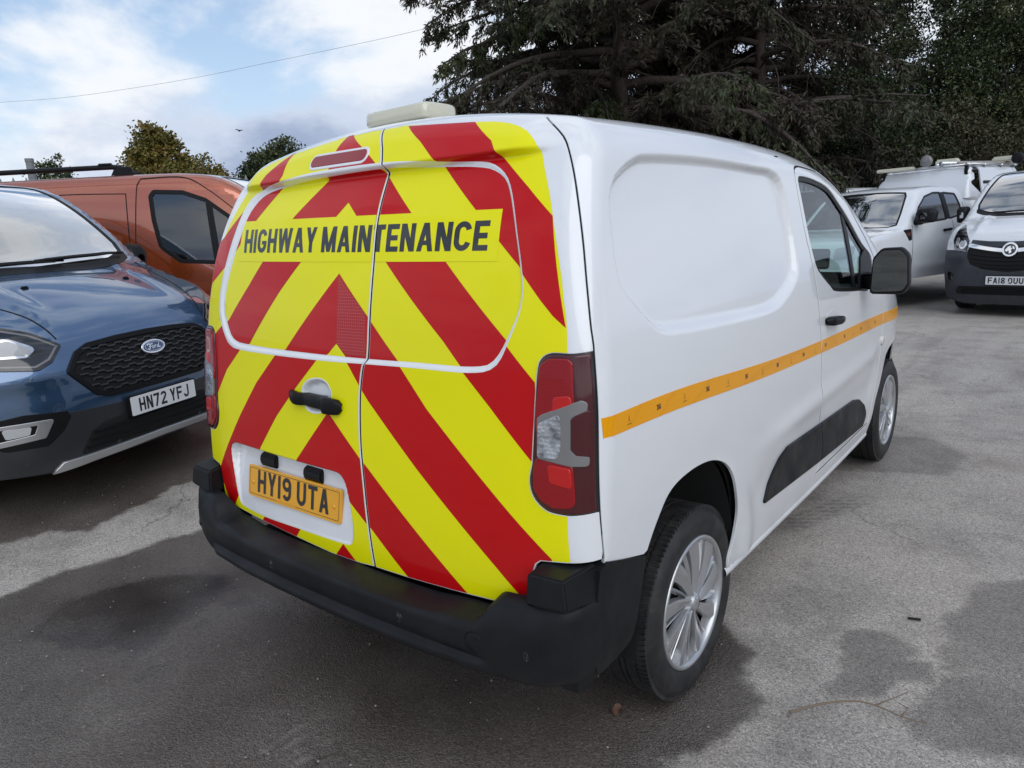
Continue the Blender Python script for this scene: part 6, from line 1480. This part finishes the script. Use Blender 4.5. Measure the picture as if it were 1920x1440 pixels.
    for y in (3.55, 4.1, 4.7, 5.2): tube_ob('cross_bar', [(-.72, y, 2.14), (.74, y, 2.14)], .022, M['alu'], rk)
    for x in (-.70, .70): tube_ob('side_rail', [(x, 3.5, 2.15), (x, 5.3, 2.15)], .022, M['alu'], rk)
    for y in (3.55, 4.1, 4.7, 5.2):
        for x in (-.68, .68): bm = bmesh.new(); box(bm, (x, y, 2.06), (.05, .06, .15)); bm_ob('rack_foot', bm, M['black_trim'], rk, bevel=.008)
    bm = bmesh.new(); box(bm, (-.42, 3.42, 2.155), (.62, .14, .06)); bm_ob('light_bar', bm, M['beacon'], rk, bevel=.015)
    tube_ob('pole', [(.30, 3.5, 2.19), (.42, 5.4, 2.21)], .04, M['alu'], rk); tube_ob('pole', [(.52, 3.6, 2.18), (.60, 5.4, 2.19)], .025, M['pole_tan'], rk); tube_ob('pole', [(.12, 3.7, 2.18), (.05, 5.4, 2.2)], .03, M['alu'], rk)
    tube_ob('aerial', [(-.55, 1.98, 1.80), (-.48, 2.10, 1.95), (-.36, 2.3, 2.20)], .008, M['black_trim'], r)
    for (x, y) in ((.10, 3.42), (.80, 5.1)):
        V, F2 = lathe([(.0005, .05), (.08, .05), (.095, .03), (.095, -.01), (.06, -.06), (.0005, -.07)], 24)
        o = mesh_ob('work_lamp', V, F2, M['lens_frame'] if x < .5 else M['black_plastic'], rk); o.location = (x, y, 2.25); o.rotation_euler = (0, 0, rad(-90))
    for x, y in ((.02, 4.3), (.55, 5.2)):
        bm = bmesh.new(); box(bm, (x, y, 2.26), (.36, .16, .09)); bm_ob('beacon', bm, M['beacon'], rk, bevel=.025)
M['orange_plastic'] = mat('orange_brown_insert', (.12, .035, .015), .4)
M['pole_tan'] = mat('weathered_wood', (.36, .30, .22), .7)
build_pickup()
# ---------------------------------------------------------------- trees, fence, wire
RNG = np.random.default_rng(11)
def leaf_mat(name, stops, rough=.55):
    m = mat(name, (.05, .06, .03), rough, spec=.3); n = NT(m)
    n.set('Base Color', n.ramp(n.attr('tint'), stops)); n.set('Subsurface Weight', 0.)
    n.set('Transmission Weight', .0)
    return m
M['conifer'] = leaf_mat('conifer_foliage', [(0., (.026, .020, .014)), (.30, (.056, .042, .029)), (.55, (.044, .046, .023)), (.85, (.048, .068, .026)), (1., (.095, .105, .038))])
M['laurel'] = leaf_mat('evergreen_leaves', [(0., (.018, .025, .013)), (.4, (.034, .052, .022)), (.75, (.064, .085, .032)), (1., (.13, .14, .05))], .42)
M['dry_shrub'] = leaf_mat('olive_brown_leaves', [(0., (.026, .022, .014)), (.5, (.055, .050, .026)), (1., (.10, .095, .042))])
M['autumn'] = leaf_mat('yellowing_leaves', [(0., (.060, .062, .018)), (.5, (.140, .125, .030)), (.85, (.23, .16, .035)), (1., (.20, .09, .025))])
m = mat('bark', (.06, .045, .035), .85); n = NT(m); p = n.obj(); nz = n.noise(n.map(p, (9, 9, 2)), 3., 6., .65)
n.set('Base Color', n.ramp(nz, [(.3, (.028, .022, .018)), (.55, (.075, .056, .045)), (.8, (.13, .105, .088))])); n.set('Normal', n.bump(nz, .8, .04)); M['bark'] = m
M['twig'] = mat('bare_twig', (.085, .070, .056), .8)
def leaves(C, D, L, W, tint, jit=.6):
    """one small kite-shaped leaf or needle spray at each point C, pointing along D"""
    n = len(C); D = D + RNG.normal(0, jit, (n, 3)); D /= np.linalg.norm(D, axis=1, keepdims=True)
    S = np.cross(D, RNG.normal(0, 1, (n, 3))); S /= np.maximum(np.linalg.norm(S, axis=1, keepdims=True), 1e-6)
    L = L * RNG.uniform(.6, 1.35, (n, 1)); W = W * RNG.uniform(.6, 1.3, (n, 1))
    V = np.stack([C, C + D * L * .45 + S * W * .5, C + D * L, C + D * L * .45 - S * W * .5], 1).reshape(-1, 3)
    return V, np.arange(n * 4).reshape(-1, 4), np.repeat(tint, 4)
def leaf_ob(name, parts, mt, parent):
    V = np.vstack([p[0] for p in parts]); o = 0; F_ = []; T = np.concatenate([p[2] for p in parts])
    for p in parts: F_.append(p[1] + o); o += len(p[0])
    F_ = np.vstack(F_); me = bpy.data.meshes.new(name)
    me.vertices.add(len(V)); me.vertices.foreach_set('co', V.astype(np.float32).ravel())
    me.loops.add(F_.size); me.loops.foreach_set('vertex_index', F_.astype(np.int32).ravel())
    me.polygons.add(len(F_)); me.polygons.foreach_set('loop_start', np.arange(0, F_.size, 4, dtype=np.int32))
    me.update(calc_edges=True); me.validate()
    me.attributes.new('tint', 'FLOAT', 'POINT').data.foreach_set('value', np.clip(T, 0, 1).astype(np.float32))
    me.materials.append(mt); return finish(bpy.data.objects.new(name, me), parent)
def wood_ob(name, tubes, mt, parent):
    V = []; F_ = []
    for pts, r, seg in tubes:
        v, f = tube(pts, r, seg, cap=False); b = len(V); V += list(v); F_ += [tuple(i + b for i in q) for q in f]
    return mesh_ob(name, V, F_, mt, parent)
def curve3(a, d, length, droop, n=7, wob=.06):
    P = [np.array(a, float)]; d = np.array(d, float); d /= np.linalg.norm(d)
    for i in range(n):
        d = d + np.array([0, 0, -droop]) / n + RNG.normal(0, wob, 3); d /= np.linalg.norm(d); P.append(P[-1] + d * length / n)
    return np.array(P)
def conifer(loc, H, Rr, z0, limbs, label, seed, green=.0, lean=(0, 0), sprays=26, trunk_r=.28, rfun=None, dead=24, group='tall dark conifers'):
    """loose old conifer: limbs sweep out from the trunk, hang at the ends and carry flat sprays"""
    global RNG
    RNG = np.random.default_rng(seed)
    t = empty('conifer_tree', loc, label=label, cat='tree', group=group)
    tr = np.array([(lean[0] * s + .12 * math.sin(s * 5 + seed), lean[1] * s + .10 * math.cos(s * 4 + seed), s * H) for s in np.linspace(0, 1, 14)])
    wood = [(tr, np.linspace(trunk_r, .04, 14), 9)]; parts = []; twigs = []
    for i in range(limbs):
        h = (z0 + (H - z0) * ((i + RNG.uniform(0, 1)) / limbs)**.9) / H; a = i * 2.4 + RNG.normal(0, .3)
        base = np.array([np.interp(h, np.linspace(0, 1, 14), tr[:, k]) for k in range(3)])
        Lm = Rr * (rfun(h) if rfun else (1 - .75 * h)) * RNG.uniform(.65, 1.12)
        c = curve3(base, (math.cos(a), math.sin(a), RNG.uniform(.05, .5)), Lm, RNG.uniform(.4, 1.0), 9, .07)
        wood.append((c, np.linspace(.055 + .012 * Lm, .012, len(c)), 5))
        tone = RNG.uniform(0, 1)
        nt_ = int(sprays * max(.4, Lm / Rr)); ss = RNG.uniform(.18, 1, nt_)
        for s in ss:
            k = s * (len(c) - 1); j = int(min(k, len(c) - 2)); p = c[j] + (c[j + 1] - c[j]) * (k - j); ax = c[j + 1] - c[j]; ax /= np.linalg.norm(ax)
            sd = RNG.choice([-1, 1]); lat = np.cross(ax, (0, 0, 1)) * sd; d = lat * .8 + ax * .7 + np.array([0, 0, RNG.uniform(-.5, .15)])
            tw = curve3(p, d, RNG.uniform(.45, 1.15) * (1.15 - .4 * s), RNG.uniform(.3, 1.1), 5, .10)
            if len(parts) % 2: twigs.append((tw, np.linspace(.012, .005, len(tw)), 3))
            m_ = RNG.integers(48, 78); q = RNG.uniform(.1, 1, m_); kk = q * (len(tw) - 1); jj = np.minimum(kk.astype(int), len(tw) - 2); C = tw[jj] + (tw[jj + 1] - tw[jj]) * (kk - jj)[:, None] + RNG.normal(0, .045, (m_, 3))
            Dr = (tw[jj + 1] - tw[jj]); Dr /= np.linalg.norm(Dr, axis=1, keepdims=True); Dr = Dr + (0, 0, -.35)
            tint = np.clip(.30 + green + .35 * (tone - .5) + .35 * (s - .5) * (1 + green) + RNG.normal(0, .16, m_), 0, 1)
            parts.append(leaves(C, Dr, .15, .044, tint, .6))
    for i in range(dead):       # bare drooping twigs
        h = RNG.uniform(z0 / H, .9); a = RNG.uniform(0, 6.28); base = np.array([np.interp(h, np.linspace(0, 1, 14), tr[:, k]) for k in range(3)])
        c = curve3(base, (math.cos(a), math.sin(a), RNG.uniform(-.1, .4)), Rr * RNG.uniform(.5, 1.05) * (rfun(h) if rfun else 1 - .7 * h), RNG.uniform(.8, 1.8), 9, .10); wood.append((c, np.linspace(.03, .006, len(c)), 4))
        for s in RNG.uniform(.4, 1, 6): j = int(s * 8.99); twigs.append((curve3(c[j], (RNG.normal(), RNG.normal(), -1.), RNG.uniform(.3, .9), .5, 4, .15), np.linspace(.008, .003, 5), 3))
    wood_ob('trunk', wood, M['bark'], t); wood_ob('twigs', twigs, M['twig'], t)['kind'] = 'stuff'; leaf_ob('crown', parts, M['conifer'], t)
    return t
def shrub(name, loc, lobes, mt, n, label, seed, L=.085, W=.050, stems=7, tone=0., cat='bush', group=None, hollow=.35, trunk=None):
    """broad-leaved bush or tree: leaf clumps spread through uneven lobes, lighter tints on top as if lit"""
    global RNG
    RNG = np.random.default_rng(seed)
    t = empty(name, loc, label=label, cat=cat, group=group); parts = []; wood = []; twigs = []
    vol = np.array([l[3] * l[4] * l[5] for l in lobes]); vol = vol**.72 / (vol**.72).sum()
    top = max(l[2] for l in lobes)
    for (cx, cy, cz, rx, ry, rz), v in zip(lobes, vol):
        k = max(6, int(n * v / 50))
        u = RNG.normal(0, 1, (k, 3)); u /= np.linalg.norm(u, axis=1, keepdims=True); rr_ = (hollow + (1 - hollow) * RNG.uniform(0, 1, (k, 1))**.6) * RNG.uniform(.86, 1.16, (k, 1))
        cc = u * rr_ * (rx, ry, rz) + (cx, cy, cz); cc = cc[cc[:, 2] > .1]
        for c, uu in zip(cc, u):
            m_ = RNG.integers(60, 110); sg = RNG.uniform(.10, .26)
            C = c + RNG.normal(0, sg, (m_, 3)) * (1, 1, .75); D = uu * .7 + np.array([0, 0, -.25]); ct = RNG.normal(0, .14)
            parts.append(leaves(C, np.repeat(D[None], m_, 0), L, W, np.clip(.42 + tone + ct + .20 * uu[2] + RNG.normal(0, .14, m_), 0, 1), .8))  # clumps on lobe tops tinted lighter, light from above put into the colour
            if RNG.uniform() < .5: twigs.append((np.array([c - uu * .5, c - uu * .2 + RNG.normal(0, .05, 3), c + uu * .1]), [.012, .008, .004], 3))
    for i in range(stems):
        l = lobes[i % len(lobes)]; a = RNG.uniform(0, 6.28); b = np.array([RNG.normal(0, .25), RNG.normal(0, .25), 0.]) if trunk is None else np.array([0, 0, trunk])
        e = np.array([l[0] + .4 * l[3] * math.cos(a), l[1] + .4 * l[4] * math.sin(a), l[2] + .5 * l[5]]); mid = (b + e) / 2 + RNG.normal(0, .2, 3)
        wood.append((smooth_loop(np.array([b, mid, e]), 9, False), np.linspace(.06 if trunk is None else .10, .012, 9), 5))
    if trunk is not None: wood.append((np.array([[0, 0, 0], [.03, .02, trunk * .5], [0, 0, trunk * 1.1]]), [.20, .16, .12], 8))
    wood_ob('trunk' if trunk else 'stems', wood, M['bark'], t); wood_ob('twigs', twigs, M['twig'], t)['kind'] = 'stuff'
    leaf_ob('crown', parts, mt, t)
    return t
_cf = np.array([-.617, .759]) / math.hypot(.617, .759) * 1.0; _cr = np.array([.7755, .6313])
def at(px, depth):
    """ground position seen in the photo column px at the given distance along the view"""
    f = np.array([-.6168, .7578]); l = (px - 960) / 1339.1; q = np.array([1.772, -1.258]) + depth * (f + _cr * l); return float(q[0]), float(q[1]), float(rise(q)[0]) - .02
rf = lambda h: np.interp(h, [0, .18, .35, .6, .85, 1], [.75, 1.0, 1.0, .78, .45, .12])
conifer(at(1165, 19.5), 12.5, 6.3, 2.0, 92, 'wide dark conifer with bare pale trunk directly above the white van roof', 5, .02, rfun=rf, sprays=38, trunk_r=.30, dead=40)
conifer(at(1085, 22.5), 13.0, 5.4, 2.3, 76, 'dark conifer whose drooping left branches stand against the sky', 8, .26, rfun=rf, sprays=36, trunk_r=.24)
conifer(at(1420, 20.5), 12.0, 4.6, 1.6, 78, 'dark brown conifer with hanging dead twigs right of the pale trunk', 14, -.06, rfun=rf, sprays=36, trunk_r=.22, dead=46)
conifer(at(1290, 24.5), 13.5, 5.2, 1.2, 76, 'dense dark conifer filling the gap between two nearer conifers', 21, .0, rfun=rf, sprays=36, trunk_r=.25)
shrub('evergreen_tree', at(1700, 21.5), [(0, 0, 5.2, 2.3, 2.2, 3.6), (-1.2, .5, 3.0, 1.9, 1.8, 2.4), (1.3, -.3, 4.0, 1.9, 1.9, 2.6), (.2, 0, 8.0, 1.5, 1.5, 1.8)], M['laurel'], 40000, 'tall evergreen behind the pickup canopy, its top tinted olive green as if lit', 31, tone=.10, cat='tree', trunk=1.6)
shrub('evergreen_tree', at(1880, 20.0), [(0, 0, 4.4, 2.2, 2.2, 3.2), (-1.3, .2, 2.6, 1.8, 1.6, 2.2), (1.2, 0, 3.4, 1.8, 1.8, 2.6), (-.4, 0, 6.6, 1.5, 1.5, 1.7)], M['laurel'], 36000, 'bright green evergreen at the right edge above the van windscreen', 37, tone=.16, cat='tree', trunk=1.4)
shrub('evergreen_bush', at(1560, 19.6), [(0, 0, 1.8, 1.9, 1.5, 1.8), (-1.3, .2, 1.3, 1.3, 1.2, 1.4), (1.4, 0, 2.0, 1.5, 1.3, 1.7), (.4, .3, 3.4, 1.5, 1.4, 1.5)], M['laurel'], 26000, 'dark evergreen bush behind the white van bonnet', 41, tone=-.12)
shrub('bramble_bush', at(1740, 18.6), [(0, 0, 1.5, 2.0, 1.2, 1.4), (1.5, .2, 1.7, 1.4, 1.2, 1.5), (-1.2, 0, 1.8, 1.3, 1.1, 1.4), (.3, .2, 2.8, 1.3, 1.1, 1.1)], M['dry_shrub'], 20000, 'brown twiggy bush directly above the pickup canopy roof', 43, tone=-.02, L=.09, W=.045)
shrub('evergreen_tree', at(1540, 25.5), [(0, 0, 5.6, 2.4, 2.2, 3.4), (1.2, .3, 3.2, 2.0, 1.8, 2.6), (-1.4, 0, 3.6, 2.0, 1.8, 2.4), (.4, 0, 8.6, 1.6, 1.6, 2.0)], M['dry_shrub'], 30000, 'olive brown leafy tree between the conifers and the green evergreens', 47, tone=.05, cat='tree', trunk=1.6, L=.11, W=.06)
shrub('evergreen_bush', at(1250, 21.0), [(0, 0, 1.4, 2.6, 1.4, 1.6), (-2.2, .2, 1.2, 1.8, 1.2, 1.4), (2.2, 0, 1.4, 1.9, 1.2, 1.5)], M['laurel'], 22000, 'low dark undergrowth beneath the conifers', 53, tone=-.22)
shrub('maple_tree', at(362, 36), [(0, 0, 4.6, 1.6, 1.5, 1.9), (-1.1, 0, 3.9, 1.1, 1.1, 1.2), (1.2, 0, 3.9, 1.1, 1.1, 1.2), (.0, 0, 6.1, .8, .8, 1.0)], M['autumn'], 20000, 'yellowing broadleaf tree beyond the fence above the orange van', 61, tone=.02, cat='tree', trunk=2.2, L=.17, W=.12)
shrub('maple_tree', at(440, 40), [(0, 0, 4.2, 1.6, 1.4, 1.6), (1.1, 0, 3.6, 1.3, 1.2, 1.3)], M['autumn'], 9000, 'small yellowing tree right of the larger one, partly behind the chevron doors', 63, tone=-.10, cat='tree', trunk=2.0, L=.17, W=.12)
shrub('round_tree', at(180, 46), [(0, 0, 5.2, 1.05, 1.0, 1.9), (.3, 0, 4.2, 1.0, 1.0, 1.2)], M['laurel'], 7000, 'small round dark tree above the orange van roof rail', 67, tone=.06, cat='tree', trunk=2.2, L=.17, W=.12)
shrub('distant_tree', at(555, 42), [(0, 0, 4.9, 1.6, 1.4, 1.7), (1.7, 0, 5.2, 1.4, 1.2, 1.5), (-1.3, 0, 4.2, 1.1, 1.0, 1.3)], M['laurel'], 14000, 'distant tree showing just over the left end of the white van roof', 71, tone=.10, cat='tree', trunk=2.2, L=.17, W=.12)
for px, dp, sd, lb in ((1180, 29, 81, 'far dark evergreen seen through the conifer left of the pale trunk'), (1380, 30, 83, 'far dark evergreen seen through the gap right of the pale trunk'), (1600, 30, 87, 'far dark evergreen closing the gap beside the olive tree'), (1820, 28, 89, 'far dark evergreen behind the right-hand green trees')):
    shrub('evergreen_tree', at(px, dp), [(0, 0, 4.6, 3.0, 2.0, 3.6), (-1.6, 0, 3.4, 2.2, 1.6, 2.8), (1.7, 0, 3.6, 2.2, 1.6, 2.8), (.2, 0, 8.2, 2.2, 1.6, 2.6)], M['laurel'], 11000, lb, sd, tone=-.16, cat='tree', trunk=1.6, L=.17, W=.11)
shrub('evergreen_tree', (15.5, 3., 0), [(0, 0, 3.6, 2.0, 4.0, 3.2), (0, 4.5, 3.2, 2.0, 3.4, 2.8), (0, -4.0, 3.0, 2.0, 3.2, 2.6)], M['laurel'], 9000, 'unseen dark evergreen added outside the right edge to be mirrored in the van flank', 91, cat='tree', trunk=1.4, L=.20, W=.13)  # unseen tree, added to give the flank something dark to reflect
# ---- palisade fence
M['galv'] = plastic('galvanised_steel', (.19, .195, .20), .55, 40., .1)
def build_fence():
    A = np.array(at(60, 10.6)[:2]); Bp = np.array(at(1760, 20.4)[:2]); L = np.linalg.norm(Bp - A); d = (Bp - A) / L; H = 2.46
    f = empty('palisade_fence', (*A, .15), math.atan2(d[1], d[0]), label='grey steel palisade fence with pointed pales behind the orange van', cat='fence')
    o = np.array([(-.033, 0), (-.033, H - .16), (-.018, H - .05), (0, H), (.018, H - .05), (.033, H - .16), (.033, 0)]); V = []; F_ = []
    for x, z in o: V += [(x, -.012 if abs(x) > .02 else .0, z), (x, .0 if abs(x) > .02 else .014, z)]
    n_ = len(o); F_ = [(2 * i, 2 * i + 2, 2 * i + 3, 2 * i + 1) for i in range(n_ - 1)] + [tuple(2 * i for i in range(n_))[::-1], tuple(2 * i + 1 for i in range(n_))]
    first = None
    for k in range(int(L / .155)):
        if first is None: first = mesh_ob('pale', V, F_, M['galv'], f, smooth=False); c = first
        else: c = first.copy(); COL.objects.link(c)
        c.location = (k * .155, -.03, 0)
    for z in (.5, 2.1): bm = bmesh.new(); box(bm, (L / 2, .01, z), (L, .045, .05)); bm_ob('rail', bm, M['galv'], f)
    for k in range(int(L / 2.75) + 1): bm = bmesh.new(); box(bm, (k * 2.75, .06, 1.22), (.10, .10, 2.44)); bm_ob('post', bm, M['galv'], f)
build_fence()
bm = bmesh.new(); bmesh.ops.create_cone(bm, cap_ends=True, segments=14, radius1=.055, radius2=.055, depth=2.8, matrix=Matrix.Translation((0, 0, 1.4))); bmesh.ops.create_cone(bm, cap_ends=True, segments=14, radius1=.061, radius2=.061, depth=.05, matrix=Matrix.Translation((0, 0, 2.8)))
o = bm_ob('steel_post', bm, M['galv'], smooth=True, label='thick round steel post standing above the orange van roof rail', cat='post'); o.location = at(140, 11.6)
# ---- overhead wire and bird
M['wire_grey'] = mat('weathered_cable', (.20, .215, .24), .6)
def ray_pt(px, py, depth):
    r = Vector(_r); u = Vector(_u); f = Vector(_f); return Vector((1.772, -1.258, 1.5198)) + depth * (f + r * ((px - 960) / 1339.1) - u * ((py - 720) / 1339.1))
pts = [ray_pt(*q) for q in ((-120, 201, 30), (0, 192, 29.2), (120, 183, 28.4), (250, 165, 27.6), (375, 144, 26.8), (500, 118, 26.), (625, 92, 25.2), (750, 65, 24.4), (850, 40, 23.6))]
tube_ob('overhead_wire', smooth_loop(np.array([tuple(p) for p in pts]), 60, False), .0055, M['wire_grey'], None, seg=6, label='thin overhead wire crossing the sky into the conifer', cat='wire')
bp_ = ray_pt(449, 245, 40)
bm = bmesh.new(); bmesh.ops.create_uvsphere(bm, u_segments=10, v_segments=6, radius=.06); bmesh.ops.scale(bm, vec=(2.2, .8, .8), verts=bm.verts)
for sg in (1, -1): hull(bm, [(.05, sg * .03, .02), (-.06, sg * .03, .02), (.02, sg * .16, .07), (-.03, sg * .16, .07), (-.04, sg * .26, .03)])
o = bm_ob('bird', bm, M['dark_fill'], label='tiny dark bird in flight above the orange van', cat='bird'); o.location = bp_
# ---- litter on the asphalt
tw = np.array([(*p, .008) for p in GROUND['twig']]); tw[:, 2] += np.array([0, .012, .018, .012, .004, .0])
V1, F1 = tube(smooth_loop(tw, 40, False), np.linspace(.0042, .0015, 40), 6); V2, F2 = tube(np.array([tw[3], tw[3] + (.04, .06, .006), tw[3] + (.07, .13, .0)]), [.003, .002, .001], 5); V3, F3 = tube(np.array([tw[4], tw[4] + (.01, .03, .015), tw[4] + (-.02, .05, .01)]), [.003, .002, .001], 5)
VV_ = list(V1); FF_ = list(F1)
for v, f in ((V2, F2), (V3, F3)): b = len(VV_); VV_ += list(v); FF_ += [tuple(i + b for i in q) for q in f]
M['dead_twig'] = mat('dead_twig', (.20, .150, .105), .8)
mesh_ob('twig', VV_, FF_, M['dead_twig'], label='thin bent brown twig lying on the asphalt at lower right', cat='twig')
M['dead_leaf'] = mat('dead_leaf', (.13, .065, .040), .7)
def leaf(loc, s, rz, label, seed):
    g = np.random.default_rng(seed); V = []; F_ = []
    for i, t in enumerate(np.linspace(0, 1, 8)):
        w = s * .36 * math.sin(math.pi * min(t * .97 + .02, 1))**.8; V += [((t - .5) * s, -w, .010 * math.sin(t * 5 + seed) + .010), ((t - .5) * s, 0, .003 + .004 * math.sin(t * 4)), ((t - .5) * s, w, .012 * math.sin(t * 4 + 2 + seed) + .012)]
    for i in range(7):
        for j in range(2): a = i * 3 + j; F_.append((a, a + 1, a + 4, a + 3))
    o = mesh_ob('fallen_leaf', V, F_, M['dead_leaf'], label=label, cat='leaf'); o.location = loc; o.rotation_euler = (0, 0, rz); return o
lx, ly = GROUND['leaf'][0]; leaf((lx, ly, .002), .040, .9, 'curled russet leaf on the wet asphalt below the rear bumper', 3)
sx, sy = GROUND['stick'][0]; bm = bmesh.new(); box(bm, (0, 0, .004), (.045, .009, .008)); o = bm_ob('bark_scrap', bm, M['dark_fill'], bevel=.002, label='small black scrap on the dry asphalt right of the rear wheel', cat='litter'); o.location = (sx, sy, .0); o.rotation_euler = (0, 0, .3)

# ---- loose grit
def grit():
    g = np.random.default_rng(77); V = []; F_ = []
    X = np.column_stack([g.uniform(-3.2, 2.2, 1500), g.uniform(-1.0, 6., 1500)])
    for x, y in X:
        s = g.uniform(.0018, .0055); b = len(V); q = g.normal(0, 1, (6, 3)); q /= np.linalg.norm(q, axis=1, keepdims=True)
        base = np.array([(1, 0, 0), (-1, 0, 0), (0, 1, 0), (0, -1, 0), (0, 0, .8), (0, 0, -.8)]) * s * g.uniform(.6, 1.3, (6, 1))
        V += list(base + (x, y, s * .4 + float(rise((x, y))[0]))); F_ += [tuple(i + b for i in f) for f in ((0, 2, 4), (2, 1, 4), (1, 3, 4), (3, 0, 4), (2, 0, 5), (1, 2, 5), (3, 1, 5), (0, 3, 5))]
    mesh_ob('grit', V, F_, M['grit'], smooth=False, label='loose grit and tiny stones scattered over the asphalt', cat='grit', kind='stuff')
M['grit'] = mat('grit', (.30, .28, .255), .85)
grit()
